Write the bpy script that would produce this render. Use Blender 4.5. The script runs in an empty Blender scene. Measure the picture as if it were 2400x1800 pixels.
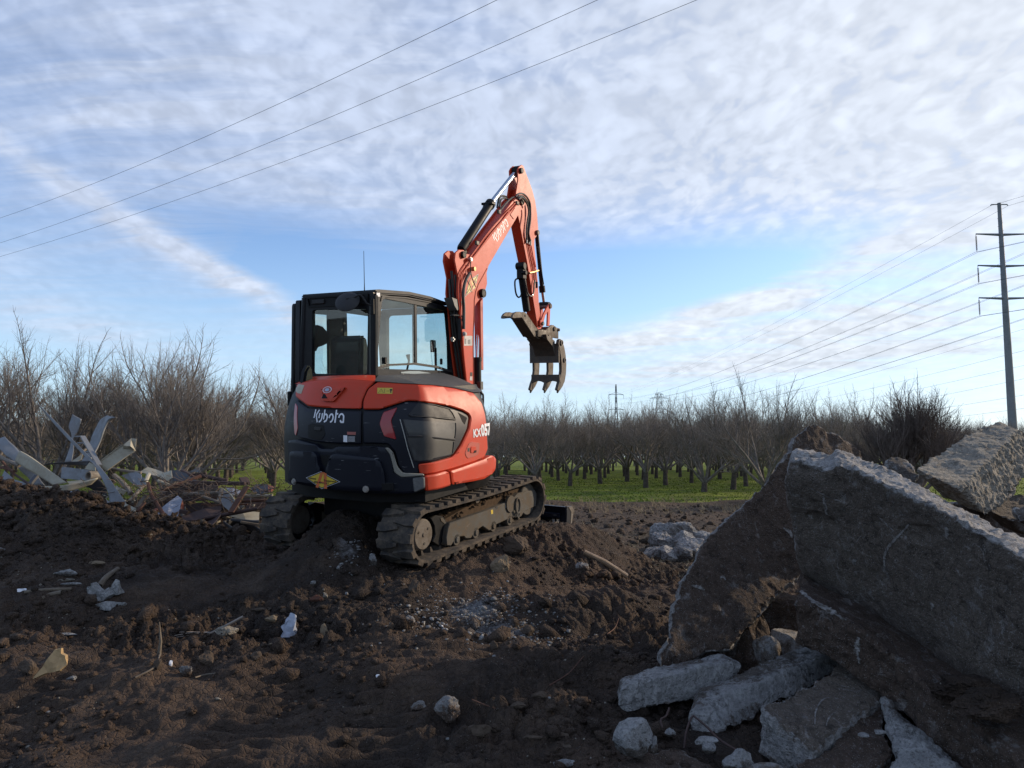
import bpy, bmesh, math, random
import numpy as np
from mathutils import Vector, Matrix

R = math.radians
SC = bpy.context.scene
COL = SC.collection

# ------------------------------------------------------------------ camera
cam_d = bpy.data.cameras.new('camera')
cam = bpy.data.objects.new('camera', cam_d)
COL.objects.link(cam)
SC.camera = cam
cam.location = (0, 0, 1.6)
cam.rotation_euler = (R(90 + 5.39), 0, 0)
cam_d.sensor_width = 36
cam_d.lens = 1802 / 2400 * 36
cam_d.clip_start = .05
cam_d.clip_end = 4000

# ------------------------------------------------------------------ exposure
SC.view_settings.view_transform = 'Standard'
SC.view_settings.look = 'None'
SC.view_settings.exposure = 0.38
SC.view_settings.gamma = 1
SC.view_settings.use_curve_mapping = False

# ------------------------------------------------------------------ sun
SUN_AZ, SUN_EL = 66, 20          # azimuth clockwise from +Y, elevation
sun_d = bpy.data.lights.new('sun', 'SUN')
sun_d.energy = 3.3
sun_d.angle = R(1.5)
sun_d.color = (1.0, .80, .58)
sun = bpy.data.objects.new('sun', sun_d)
COL.objects.link(sun)
_d = Vector((math.sin(R(SUN_AZ)) * math.cos(R(SUN_EL)), math.cos(R(SUN_AZ)) * math.cos(R(SUN_EL)), math.sin(R(SUN_EL))))
sun.rotation_euler = _d.to_track_quat('Z', 'Y').to_euler()

# ------------------------------------------------------------------ sky
world = bpy.data.worlds.new('World')
SC.world = world
world.use_nodes = True
WT = world.node_tree
WT.nodes.clear()


class NG:
    """tiny helper for building node graphs"""
    def __init__(s, tree):
        s.t = tree

    def n(s, kind, **kw):
        nd = s.t.nodes.new(kind)
        for k, v in kw.items():
            setattr(nd, k, v)
        return nd

    def link(s, a, b):
        s.t.links.new(a, b)

    def put(s, sock, v):
        if hasattr(v, 'is_output') or isinstance(v, bpy.types.NodeSocket):
            s.t.links.new(v, sock)
        else:
            sock.default_value = v

    def m(s, op, a, b=0.0, c=None, clamp=False):
        nd = s.n('ShaderNodeMath', operation=op, use_clamp=clamp)
        s.put(nd.inputs[0], a)
        s.put(nd.inputs[1], b)
        if c is not None:
            s.put(nd.inputs[2], c)
        return nd.outputs[0]

    def mix(s, f, a, b, mode='MIX'):
        nd = s.n('ShaderNodeMix', data_type='RGBA', blend_type=mode)
        s.put(nd.inputs[0], f)
        s.put(nd.inputs[6], a if not isinstance(a, tuple) else (*a, 1)[:4])
        s.put(nd.inputs[7], b if not isinstance(b, tuple) else (*b, 1)[:4])
        return nd.outputs[2]

    def noise(s, vec, scale, detail=4, rough=.55, dist=0.0):
        nd = s.n('ShaderNodeTexNoise')
        s.put(nd.inputs['Scale'], scale)
        nd.inputs['Detail'].default_value = detail
        nd.inputs['Roughness'].default_value = rough
        nd.inputs['Distortion'].default_value = dist
        if vec is not None:
            s.link(vec, nd.inputs['Vector'])
        return nd.outputs[0]

    def ramp(s, f, lo, hi, smooth=True):
        nd = s.n('ShaderNodeMapRange', interpolation_type='SMOOTHSTEP' if smooth else 'LINEAR')
        s.put(nd.inputs[0], f)
        nd.inputs[1].default_value = lo
        nd.inputs[2].default_value = hi
        return nd.outputs[0]

    def mapping(s, vec, scale=(1, 1, 1), rot=(0, 0, 0), loc=(0, 0, 0)):
        nd = s.n('ShaderNodeMapping')
        s.link(vec, nd.inputs[0])
        nd.inputs[1].default_value = loc
        nd.inputs[2].default_value = rot
        nd.inputs[3].default_value = scale
        return nd.outputs[0]


g = NG(WT)
sky = g.n('ShaderNodeTexSky', sky_type='NISHITA')
sky.sun_disc = False
sky.sun_elevation = R(SUN_EL)
sky.sun_rotation = R(SUN_AZ)
sky.altitude = 0
sky.air_density = 1.0
sky.dust_density = .6
sky.ozone_density = 1.6
tc = g.n('ShaderNodeTexCoord')
sep = g.n('ShaderNodeSeparateXYZ')
g.link(tc.outputs['Generated'], sep.inputs[0])
dx, dy, dz = sep.outputs
az = g.m('MULTIPLY', g.m('ARCTAN2', dx, dy), 57.2958)
el = g.m('MULTIPLY', g.m('ARCSINE', dz), 57.2958)


def blob(a0, e0, sa, se, rot, amp):
    c, s_ = math.cos(R(rot)), math.sin(R(rot))
    da, de = g.m('SUBTRACT', az, a0), g.m('SUBTRACT', el, e0)
    u = g.m('DIVIDE', g.m('ADD', g.m('MULTIPLY', da, c), g.m('MULTIPLY', de, s_)), sa)
    v = g.m('DIVIDE', g.m('SUBTRACT', g.m('MULTIPLY', de, c), g.m('MULTIPLY', da, s_)), se)
    q = g.m('ADD', g.m('MULTIPLY', u, u), g.m('MULTIPLY', v, v))
    return g.m('MULTIPLY', g.m('EXPONENT', g.m('MULTIPLY', q, -1.0)), amp)


# cloud sheet seen from below: direction projected on a high plane
def sheet_uv(c):
    inv = g.m('DIVIDE', 1.0, g.m('ADD', g.m('MAXIMUM', dz, 0.0), c))
    cmb = g.n('ShaderNodeCombineXYZ')
    g.link(g.m('MULTIPLY', dx, inv), cmb.inputs[0])
    g.link(g.m('MULTIPLY', dy, inv), cmb.inputs[1])
    return cmb.outputs[0]


def warped(P_, sc, amt):
    warp = g.n('ShaderNodeTexNoise')
    warp.inputs['Scale'].default_value = sc
    warp.inputs['Detail'].default_value = 3
    g.link(P_, warp.inputs['Vector'])
    vm = g.n('ShaderNodeVectorMath', operation='MULTIPLY_ADD')
    g.link(warp.outputs['Color'], vm.inputs[0])
    vm.inputs[1].default_value = (amt, amt, amt)
    g.link(P_, vm.inputs[2])
    return vm.outputs[0]


PW = warped(sheet_uv(.07), .9, .55)
PC = warped(sheet_uv(.22), 2.2, .16)
broad = g.noise(g.mapping(PW, (1, 1.6, 1), (0, 0, R(20))), .55, 5, .55)
cells = g.noise(g.mapping(PC, (1.25, 1, 1), (0, 0, R(35))), 20.0, 2, .5, .15)
cells2 = g.noise(g.mapping(PC, (1.2, 1, 1), (0, 0, R(35))), 9.0, 3, .55, .1)
vo = g.n('ShaderNodeTexVoronoi', feature='SMOOTH_F1')
vo.inputs['Scale'].default_value = 17
vo.inputs['Smoothness'].default_value = .8
g.link(g.mapping(PC, (1.3, 1, 1), (0, 0, R(35))), vo.inputs['Vector'])
ripple = g.n('ShaderNodeTexWave', wave_type='BANDS')
wisps = g.noise(g.mapping(PW, (.35, 2.1, 1), (0, 0, R(-12))), 1.6, 7, .62, .4)
wisps2 = g.noise(g.mapping(PW, (.5, 3.0, 1), (0, 0, R(30))), 2.2, 7, .62, .4)
# where the sheets lie (azimuth, elevation in degrees)
alto = blob(26, 31, 30, 12, -4, 1.05)
for b in ((34, 19, 22, 5, -4, .75), (8, 21, 18, 6, 0, .55), (75, 25, 40, 22, 0, .9), (-10, 27, 16, 9, 0, .32), (0, 45, 60, 14, 0, .5)):
    alto = g.m('ADD', alto, blob(*b))
for b in ((-28, 30.5, 7, 2.2, -14, -.35), (-7, 32, 8, 2.6, -28, -.35), (12, 13.2, 20, 2.4, -2, -.85), (-17, 13.5, 11, 4, -14, -.4)):
    alto = g.m('ADD', alto, blob(*b))
veil = blob(-26, 22, 14, 8, 8, .80)
for b in ((-27, 15.6, 12, .7, -24, .85), (-19, 11.6, 9, .9, -22, .75), (-24, 13.2, 14, 2.4, -22, .30), (-28, 8, 14, 1.5, -12, .45), (3, 8.3, 13, .75, 2, 1.3), (15, 10.0, 12, .8, 13, 1.2), (22, 12.6, 12, 1.0, 16, 1.1), (22, 8.5, 14, 1.8, 10, .75), (14, 6.2, 22, .8, 3, .7), (-36, 12, 9, 3, -25, .45),
          (30, 12.5, 10, 4, 18, .60), (30, 5, 30, 5, 0, .35), (-3, 21, 15, 5, 0, .75), (-18, 27, 16, 6, 0, .60), (0, 36, 34, 8, 0, .45), (-8, 8, 14, 2, -8, .30)):
    veil = g.m('ADD', veil, blob(*b))
puff = g.ramp(vo.outputs['Distance'], .62, .12)
cell = g.m('ADD', g.m('MULTIPLY', g.ramp(cells, .34, .66), .42), g.m('ADD', g.m('MULTIPLY', puff, .30), g.m('MULTIPLY', g.ramp(cells2, .36, .66), .28)))
cover = g.m('ADD', g.m('MULTIPLY', alto, g.m('ADD', .56, g.m('MULTIPLY', cell, .50))), g.m('MULTIPLY', alto, g.m('MULTIPLY', g.m('SUBTRACT', broad, .5), .6)))
wisp = g.m('ADD', g.ramp(wisps, .33, .78), g.m('MULTIPLY', g.ramp(wisps2, .40, .8), .5))
cover = g.m('ADD', cover, g.m('MULTIPLY', veil, g.m('ADD', .38, g.m('MULTIPLY', wisp, .75))))
cover = g.m('MULTIPLY', g.m('MINIMUM', g.m('MAXIMUM', cover, 0.0), 1.0), .93)
# cloud brightness: grey in the thick part, whiter towards the sun side
sunside = g.m('ADD', blob(66, 22, 44, 26, 0, .95), g.m('ADD', blob(26, 27, 20, 12, 0, .32), blob(8, 9, 34, 6, 0, .62)))
cshade = g.m('ADD', .82, g.m('MULTIPLY', g.m('SUBTRACT', cell, .5), .26))
c_cool = g.mix(cshade, (0, 0, 0), (4.05, 4.65, 5.9))
c_warm = g.mix(cshade, (0, 0, 0), (5.9, 6.2, 6.6))
ccol = g.mix(g.m('MINIMUM', sunside, 1.0), c_cool, c_warm)
skyc = g.mix(1.0, sky.outputs[0], (.88, .97, 1.17), 'MULTIPLY')
low = g.ramp(el, 17, -1)
skyc = g.mix(g.m('MULTIPLY', low, .66), skyc, (3.5, 4.9, 6.1))
behind = g.m('MULTIPLY', g.ramp(g.m('ABSOLUTE', az), 42, 70), g.m('ADD', .30, g.m('MULTIPLY', g.ramp(broad, .35, .65), .35)))  # cloud veil added out of view to brighten and neutralise the ambient light
cover = g.m('MINIMUM', g.m('ADD', cover, behind), .93)
full = g.mix(cover, skyc, ccol)
bg = g.n('ShaderNodeBackground')
bg.inputs[1].default_value = .14
g.link(full, bg.inputs[0])
wo = g.n('ShaderNodeOutputWorld')
g.link(bg.outputs[0], wo.inputs[0])


# ------------------------------------------------------------------ helpers
def tag(o, label=None, cat=None, group=None, kind=None):
    for k, v in (('label', label), ('category', cat), ('group', group), ('kind', kind)):
        if v:
            o[k] = v
    return o


def link(name, me, mat=None, parent=None):
    o = bpy.data.objects.new(name, me)
    COL.objects.link(o)
    if mat is not None and me is not None and not me.materials:
        for m_ in (mat if isinstance(mat, (list, tuple)) else [mat]):
            me.materials.append(m_)
    if parent is not None:
        o.parent = parent
    return o


def np_mesh(name, co, faces, smooth=False):
    """co (n,3); faces (m,3|4) int array"""
    me = bpy.data.meshes.new(name)
    co = np.asarray(co, np.float32)
    faces = np.asarray(faces, np.int32)
    k = faces.shape[1]
    me.vertices.add(len(co))
    me.vertices.foreach_set('co', co.ravel())
    me.loops.add(faces.size)
    me.loops.foreach_set('vertex_index', faces.ravel())
    me.polygons.add(len(faces))
    me.polygons.foreach_set('loop_start', np.arange(0, faces.size, k, dtype=np.int32))
    me.polygons.foreach_set('loop_total', np.full(len(faces), k, np.int32))
    if smooth:
        me.polygons.foreach_set('use_smooth', np.ones(len(faces), bool))
    me.update(calc_edges=True)
    return me


def fcol(me, name, vals):
    a = me.attributes.new(name, 'FLOAT', 'POINT')
    a.data.foreach_set('value', np.asarray(vals, np.float32))


_rs = np.random.RandomState(7)
_perm = _rs.permutation(256)
_perm = np.r_[_perm, _perm, _perm]
_gr = _rs.normal(size=(256, 3))
_gr /= np.linalg.norm(_gr, axis=1)[:, None]


def perlin(p):
    p = np.asarray(p, float)
    i = np.floor(p).astype(int)
    f = p - i
    u = f * f * f * (f * (f * 6 - 15) + 10)
    i &= 255
    out = np.zeros(len(p))
    for a in (0, 1):
        wa = u[:, 0] if a else 1 - u[:, 0]
        for b in (0, 1):
            wb = u[:, 1] if b else 1 - u[:, 1]
            for c in (0, 1):
                wc = u[:, 2] if c else 1 - u[:, 2]
                h = _perm[_perm[_perm[(i[:, 0] + a) & 255] + ((i[:, 1] + b) & 255)] + ((i[:, 2] + c) & 255)]
                out += wa * wb * wc * ((_gr[h] * (f - (a, b, c))).sum(1))
    return out * 1.5


def fbm(p, octs=4, gain=.5, ridged=False):
    s = np.zeros(len(p))
    a, q = 1.0, np.array(p, float)
    for k in range(octs):
        n = perlin(q + k * 17.3)
        s += a * ((1 - 2 * np.abs(n)) if ridged else n)
        q *= 2.03
        a *= gain
    return s


def sstep(a, b, x):
    t = np.clip((x - a) / (b - a), 0, 1)
    return t * t * (3 - 2 * t)


def mat(name, base=(.5, .5, .5), rough=.6, metal=0.0, spec=.5, coat=0.0):
    m = bpy.data.materials.new(name)
    m.use_nodes = True
    t = m.node_tree
    b = t.nodes['Principled BSDF']
    b.inputs['Base Color'].default_value = (*base, 1)
    b.inputs['Roughness'].default_value = rough
    b.inputs['Metallic'].default_value = metal
    b.inputs['Specular IOR Level'].default_value = spec
    b.inputs['Coat Weight'].default_value = coat
    return m, NG(t), b


def bump(g, b, h, strength=.5, dist=.01):
    bn = g.n('ShaderNodeBump')
    bn.inputs['Strength'].default_value = strength
    bn.inputs['Distance'].default_value = dist
    g.link(h, bn.inputs['Height'])
    g.link(bn.outputs[0], b.inputs['Normal'])


def paint(name, base, rough=.35, dust=(.13, .10, .075), amount=.25, scratch=.0, coat=.3, metal=0.0, fine=6.0, spec=.5):
    """painted / plastic surface with dust, grime and faint scratches"""
    m, g, b = mat(name, base, rough, metal, spec, coat)
    o = g.n('ShaderNodeTexCoord').outputs['Object']
    n1 = g.noise(o, fine, 7, .68)
    n2 = g.noise(o, fine * 7, 4, .6)
    n3 = g.noise(g.mapping(o, (1, 1, .15)), fine * 9, 3, .6)
    d = g.m('MULTIPLY', g.ramp(g.m('ADD', n1, g.m('MULTIPLY', n2, .35)), .50, .95), amount, clamp=True)
    d = g.m('ADD', d, g.m('MULTIPLY', g.ramp(n3, .6, .8), amount * .35))
    c = g.mix(d, base, dust)
    if scratch:
        s1 = g.noise(g.mapping(o, (3, 3, 60), (R(4), R(5), 0)), 2.2, 2, .5)
        s2 = g.noise(o, 5, 3, .6)
        s_ = g.m('MULTIPLY', g.m('GREATER_THAN', s1, .70), g.m('MULTIPLY', g.ramp(s2, .5, .62), scratch))
        c = g.mix(s_, c, (.42, .42, .42))
    g.link(c, b.inputs['Base Color'])
    g.link(g.m('ADD', rough, g.m('MULTIPLY', d, .5)), b.inputs['Roughness'])
    bump(g, b, n2, .08, .004)
    return m

def plan_outline():
    # plan of the upper body: left side, round tail, right side, front right corner
    P = [(-.93, .9), (-.93, -.9)]
    a0, a1 = math.radians(-38.5), math.radians(38.5)
    P += [(-.925, -.96), (-.905, -1.02)]
    for k in range(33):
        a = a0 + (a1 - a0) * k / 32
        P.append((1.42 * math.sin(a), -1.42 * math.cos(a)))
    P += [(.915, -1.05), (.93, -.99), (.935, -.6)]
    P.append((.935, 0))
    for k in range(1, 9):
        a = math.radians(80 * k / 8)
        P.append((.935 - .5 * (1 - math.cos(a)), .5 * math.sin(a)))
    P += [(.25, .6)]
    return np.array(P)


def plan_inset(z):
    return -.16 * (max(0, z - 1.15) / .6) ** 2


# ------------------------------------------------------------------ ground
def rot_m(yaw, pitch, roll):
    cy, sy = math.cos(yaw), math.sin(yaw)
    Rz = np.array([[cy, -sy, 0], [sy, cy, 0], [0, 0, 1]])
    c, s = math.cos(pitch), math.sin(pitch)
    Rx = np.array([[1, 0, 0], [0, c, -s], [0, s, c]])
    c, s = math.cos(roll), math.sin(roll)
    return Rz @ Rx @ np.array([[c, 0, s], [0, 1, 0], [-s, 0, c]])


EX_P = np.array([-1.111, 8.808, .736])          # where the excavator stands
EX_R = rot_m(R(-30.1), R(6.4), R(2.8))          # heading, nose up, leaning


def berm_ridge():
    # crest of the dirt berm on the left (x, y, z)
    return np.array([(-8.302,9.3,1.345),(-7.095,9.2,1.307),(-6.013,9.1,1.276),(-5.646,9,1.225),(-5.574,9,1.265),(-5.338,8.95,1.208),(-5.055,8.9,1.142),(-4.81,8.8,1.162),(-4.676,8.8,1.09),(-4.54,8.8,0.994),(-4.355,8.8,0.956),(-4.184,8.9,0.934),(-4.022,9,0.883),(-3.782,9,0.8),(-3.416,9,0.766),(-3.116,9,0.659),(-2.95,9,0.523)])


_wr = np.random.RandomState(99).rand(64, 64, 3)


def clods(x, y, sc):
    """cellular lumps: rounded tops with sharp creases between them, 0..1"""
    x, y = x * sc, y * sc
    ix, iy = np.floor(x).astype(int), np.floor(y).astype(int)
    f1 = np.full(x.shape, 9.0)
    f2 = np.full(x.shape, 9.0)
    hh_ = np.zeros(x.shape)
    for a in (-1, 0, 1):
        for b in (-1, 0, 1):
            r = _wr[(ix + a) & 63, (iy + b) & 63]
            d = np.hypot(ix + a + r[:, 0] - x, iy + b + r[:, 1] - y)
            n = d < f1
            f2 = np.where(n, f1, np.minimum(f2, d))
            hh_ = np.where(n, r[:, 2], hh_)
            f1 = np.minimum(f1, d)
    return np.sqrt(np.clip((f2 - f1) * 1.6, 0, 1)) * (.25 + .75 * hh_ ** 2)


def height(x, y, fine=True):
    x = np.asarray(x, float).ravel()
    y = np.asarray(y, float).ravel()
    yy = [-20, 0, 2, 4, 5.5, 7, 9, 12, 16, 22, 30, 36, 200]
    zl = np.interp(y, yy, [-.1, -.05, -.05, .0, .22, .38, .44, .35, .05, -.2, -.42, -.5, -.5])
    zr = np.interp(y, yy, [-.1, -.05, -.05, .0, .13, .2, .16, .0, -.15, -.28, -.42, -.5, -.5])
    r = x / np.maximum(y, .5)
    z = zl + (zr - zl) * sstep(-.02, .2, r)
    # excavator mound: follow the plane under the tracks
    d = np.stack([x, y, np.zeros_like(x)], 1) - EX_P
    nrm = EX_R[:, 2]
    zp = EX_P[2] - (nrm[0] * (x - EX_P[0]) + nrm[1] * (y - EX_P[1])) / nrm[2]
    lx = d @ EX_R[:, 0]
    ly = d @ EX_R[:, 1]
    q = np.maximum(np.maximum(np.abs(lx) - 1.0, 0), np.maximum(np.abs(ly + .15) - 1.35, 0) * 1.0)
    w = 1 - sstep(0, 1.5, q)
    zpl = np.clip(zp - .02, -.3, 1.2)
    z = z + (zpl - z) * w
    # belly hollow between the tracks is shallow; ruts where the belts press in
    z -= .05 * np.exp(-((np.abs(lx) - .78) / .2) ** 2) * (np.abs(ly) < 1.6) * w
    z += .26 * np.exp(-(lx / .42) ** 4 - ((ly + .3) / 1.4) ** 4)
    # berm
    B = berm_ridge()
    bx, by, bz = B[:, 0], B[:, 1], B[:, 2]
    yr = np.interp(x, bx, by)
    zr_ = np.interp(x, bx, bz)
    t = y - yr
    prof = np.where(t < 0, np.exp(-(t / 1.5) ** 2), np.exp(-(t / .55) ** 2))
    on = 1 - sstep(-2.75, -2.35, x)
    zb = z + np.maximum(zr_ - z, 0) * prof
    z = np.where(x < -2.3, z + (zb - z) * on, z)
    # scrap pile bed behind the berm
    z += .30 * np.exp(-((x + 4.8) / 2.2) ** 2 - ((y - 11.3) / 1.1) ** 2)
    for (cx, cy, h, sx, sy) in ((.95, 6.9, .22, .42, .35), (1.55, 7.9, .16, .5, .4), (.75, 5.3, .12, .45, .3), (-.2, 5.15, .1, .5, .3), (-1.75, 8.0, .16, .35, .45), (-1.0, 8.6, .12, .4, .5), (-1.45, 7.35, .08, .5, .25),
                                (1.9, 10.5, .14, .6, .5), (-1.15, 5.6, .09, .8, .35), (-3.6, 7.0, .12, .9, .5), (1.25, 5.9, .12, .35, .3), (.35, 6.5, .14, .4, .3),
                                (3.4, 9.5, .25, .8, .7), (5.5, 8, .5, 1.6, 1.4), (3.2, 6.6, .25, .8, .7), (-2.5, 5.0, .08, .6, .3), (.32, 8.35, .1, .3, .3)):
        z += h * np.exp(-((x - cx) / sx) ** 2 - ((y - cy) / sy) ** 2)
    # push rows at the edge of the field
    z += .20 * np.exp(-((y - 33.2 - .04 * x) / .5) ** 2) * (.6 + .5 * np.sin(x * 1.1) * np.sin(x * .37 + 1))
    if not fine:
        return z
    near = np.exp(-np.maximum(y - 9, 0) / 14) * (1 - sstep(30, 36, y)) + .34 * (1 - sstep(33, 36, y))
    under = 1 - .7 * w * (np.abs(np.abs(lx) - .78) < .25) * (np.abs(ly) < 1.35)
    P = np.stack([x, y, z * 0], 1)
    n1 = fbm(P * (.9, 1.2, 1), 3, .5)
    n2 = fbm(P * 3.1 + 9, 3, .55)
    bill = np.abs(perlin(P * 6.5 + 3)) + .5 * np.abs(perlin(P * 14.1 + 5)) + .32 * np.abs(perlin(P * 29.3)) + .2 * np.abs(perlin(P * 61.7))
    rough = .35 + 1.0 * sstep(-.2, .5, perlin(P * .75 + 31)) + .6 * on * prof
    flat = np.exp(-((x + 1.4) / 2.1) ** 2 - ((y - 4.3) / .75) ** 2)
    rough *= 1 - .5 * flat
    # tread marks left by the tracks, foreground and on the slope
    tm = np.zeros_like(z)
    for (px, py, ang, half, length) in ((-1.55, 4.35, 84, .26, 1.0), (-.75, 4.45, 95, .24, .9), (.45, 6.75, 25, .2, .55), (-.45, 6.2, 100, .3, 1.0), (-2.9, 4.6, 80, .25, .8)):
        ca, sa = math.cos(R(ang)), math.sin(R(ang))
        u = (x - px) * ca + (y - py) * sa
        v = -(x - px) * sa + (y - py) * ca
        m = np.exp(-(v / half) ** 6 - (u / length) ** 4)
        tm += m * (.5 + .5 * np.sin(u * 2 * math.pi / .115 + .8 * np.sin(v * 7)))
        z -= .045 * m
        rough = rough * (1 - .85 * m)
    z = z + near * under * (.06 * n1 + .035 * n2 + (.035 * (bill - .45) + .075 * (clods(x + .3 * n1, y, 4.6) - .4) * sstep(.1, .9, rough) + .042 * (clods(x, y + .1 * n2, 11.5) - .3) + .016 * clods(x, y, 27.0)) * rough)
    z += .034 * tm
    return z


def grid_sheet(name, A, Rr, fine):
    """fan of rings round the viewer's spot: fine close by, coarse far away"""
    a, r = np.meshgrid(A, Rr)
    x = np.sin(a) * r
    y = np.cos(a) * r
    z = height(x, y, fine)
    n, m = a.shape
    idx = np.arange(n * m).reshape(n, m)
    f = np.stack([idx[:-1, :-1], idx[:-1, 1:], idx[1:, 1:], idx[1:, :-1]], -1).reshape(-1, 4)[:, ::-1]
    return np_mesh(name, np.stack([x.ravel(), y.ravel(), z], 1), f, True)


# soil
m, g, b = mat('soil', (.03, .02, .015), .95, 0, .25)
o = g.n('ShaderNodeTexCoord').outputs['Object']
geo = g.n('ShaderNodeNewGeometry')
n1 = g.noise(o, .7, 4, .6)
n2 = g.noise(o, 5, 6, .7)
n3 = g.noise(o, 38, 5, .7)
n4 = g.noise(o, 160, 3, .7)
c = g.mix(g.ramp(n1, .38, .66), (.050, .037, .029), (.108, .072, .050))
n0 = g.noise(o, 1.7, 5, .7)
c = g.mix(g.m('MULTIPLY', g.ramp(n0, .5, .66), .65), c, (.150, .108, .078))
c = g.mix(g.m('MULTIPLY', g.ramp(n0, .46, .34), .6), c, (.024, .0185, .0155))
c = g.mix(g.m('MULTIPLY', g.ramp(n2, .45, .75), .55), c, (.135, .092, .064))
c = g.mix(g.m('MULTIPLY', g.ramp(n3, .35, .7), .45), c, (.034, .026, .022))
v = g.n('ShaderNodeTexVoronoi')
v.inputs['Scale'].default_value = 55
g.link(o, v.inputs['Vector'])
peb = g.m('MULTIPLY', g.m('LESS_THAN', v.outputs['Distance'], .16), g.m('GREATER_THAN', g.noise(o, 9, 3, .6), .57))
c = g.mix(g.m('MULTIPLY', peb, .75), c, (.23, .21, .18))
# chalky concrete dust spilt in front of the machine
sp = g.n('ShaderNodeSeparateXYZ')
g.link(o, sp.inputs[0])


def spot(g, sp, cx, cy, rx, ry, nz):
    u = g.m('DIVIDE', g.m('SUBTRACT', sp.outputs[0], cx), rx)
    w_ = g.m('DIVIDE', g.m('SUBTRACT', sp.outputs[1], cy), ry)
    q = g.m('ADD', g.m('MULTIPLY', u, u), g.m('MULTIPLY', w_, w_))
    return g.ramp(g.m('ADD', g.m('EXPONENT', g.m('MULTIPLY', q, -1.0)), g.m('MULTIPLY', g.m('SUBTRACT', nz, .5), 1.1)), .55, 1.0)


nz = g.noise(o, 16, 5, .75)
du = g.m('MAXIMUM', spot(g, sp, -.33, 6.35, .32, .42, nz), g.m('MULTIPLY', spot(g, sp, -.1, 5.95, .36, .2, nz), 1.0))
du = g.m('MAXIMUM', du, g.m('MULTIPLY', spot(g, sp, -1.55, 7.35, .13, .16, nz), .8))
du = g.m('MAXIMUM', du, g.m('MULTIPLY', spot(g, sp, 2.6, 4.25, .5, .5, nz), .5))
c = g.mix(g.m('MULTIPLY', du, .75), c, (.27, .27, .28))
# straw on the flat behind
y_ = sp.outputs[1]
far = g.ramp(y_, 8.5, 12.5)
c = g.mix(g.m('MULTIPLY', far, g.m('MULTIPLY', g.ramp(g.noise(g.mapping(o, (1, .5, 1)), 6, 6, .75), .45, .72), .40)), c, (.15, .115, .07))
g.link(c, b.inputs['Base Color'])
hh = g.m('ADD', g.m('MULTIPLY', n2, .35), g.m('ADD', g.m('MULTIPLY', n3, .6), g.m('MULTIPLY', n4, .30)))
vc = g.n('ShaderNodeTexVoronoi', feature='DISTANCE_TO_EDGE')
vc.inputs['Scale'].default_value = 24
g.link(o, vc.inputs['Vector'])
hh = g.m('ADD', hh, g.m('MULTIPLY', g.ramp(vc.outputs['Distance'], 0, .16), .30))
bump(g, b, hh, 1.0, .06)
SOIL = m

A1 = np.linspace(R(-41), R(41), 980)
R1 = np.r_[np.geomspace(2.2, 13, 560), np.geomspace(13.15, 36.5, 150)]
dirt = link('dirt_ground', grid_sheet('dirt_ground', A1, R1, True), SOIL)
tag(dirt, 'churned dark brown soil around the excavator', kind='structure')

# the wider land outside the detailed patch, out to the horizon
m, g, b = mat('field_grass', (.05, .09, .015), .95, 0, .2)
o = g.n('ShaderNodeTexCoord').outputs['Object']
sp = g.n('ShaderNodeSeparateXYZ')
g.link(o, sp.inputs[0])
n1 = g.noise(o, .35, 5, .6)
n2 = g.noise(g.mapping(o, (1, .4, 1)), 2.2, 6, .7)
n3 = g.noise(o, 14, 5, .75)
c = g.mix(g.ramp(n1, .35, .65), (.105, .145, .010), (.20, .26, .02))
c = g.mix(g.m('MULTIPLY', g.ramp(n2, .42, .66), .75), c, (.070, .066, .030))
c = g.mix(g.m('MULTIPLY', g.ramp(n3, .45, .8), .5), c, (.03, .05, .010))
rag = g.m('ADD', sp.outputs[1], g.m('MULTIPLY', g.noise(o, .5, 5, .7), 4.0))
c = g.mix(g.ramp(rag, 38.2, 35.8), c, (.035, .024, .017))
side = g.m('ADD', g.m('ABSOLUTE', sp.outputs[0]), 0.0)
g.link(c, b.inputs['Base Color'])
bump(g, b, g.m('ADD', n3, g.m('MULTIPLY', n2, .5)), 1.0, .08)
GRASS = m
# grass orchard floor begins behind the push row; a ring-free sheet to the horizon
A2 = np.linspace(-math.pi, math.pi, 361)
R2 = np.r_[np.geomspace(35.4, 140, 60), np.geomspace(160, 3000, 14)]
a, r = np.meshgrid(A2, R2)
x, y = np.sin(a) * r, np.cos(a) * r
z = -.5 + .04 * perlin(np.stack([x.ravel(), y.ravel(), x.ravel() * 0], 1) * .6) * (r.ravel() < 140)
z -= .14 * (r.ravel() < 36.2)
idx = np.arange(x.size).reshape(x.shape)
f = np.stack([idx[:-1, :-1], idx[:-1, 1:], idx[1:, 1:], idx[1:, :-1]], -1).reshape(-1, 4)[:, ::-1]
field = link('grass_field', np_mesh('grass_field', np.stack([x.ravel(), y.ravel(), z], 1), f, True), GRASS)
tag(field, 'green orchard floor reaching to the horizon', kind='structure')
# rougher land beside and behind the camera
A3 = np.linspace(R(41), R(319), 240)
R3 = np.r_[np.geomspace(.6, 13, 60), np.geomspace(13.5, 36.5, 30)]
outer = link('dirt_ground', grid_sheet('dirt_ground_outer', A3, R3, True), SOIL)
tag(outer, 'churned soil beside and behind the camera', kind='structure')
R4 = np.linspace(.0, 2.2, 16)
apron = link('dirt_ground', grid_sheet('dirt_ground_near', np.linspace(R(-41), R(41), 60), R4, True), SOIL)
tag(apron, 'churned soil at the camera position', kind='structure')


def hz(x, y, fine=True):
    return float(height(np.array([x]), np.array([y]), fine)[0])

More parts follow.
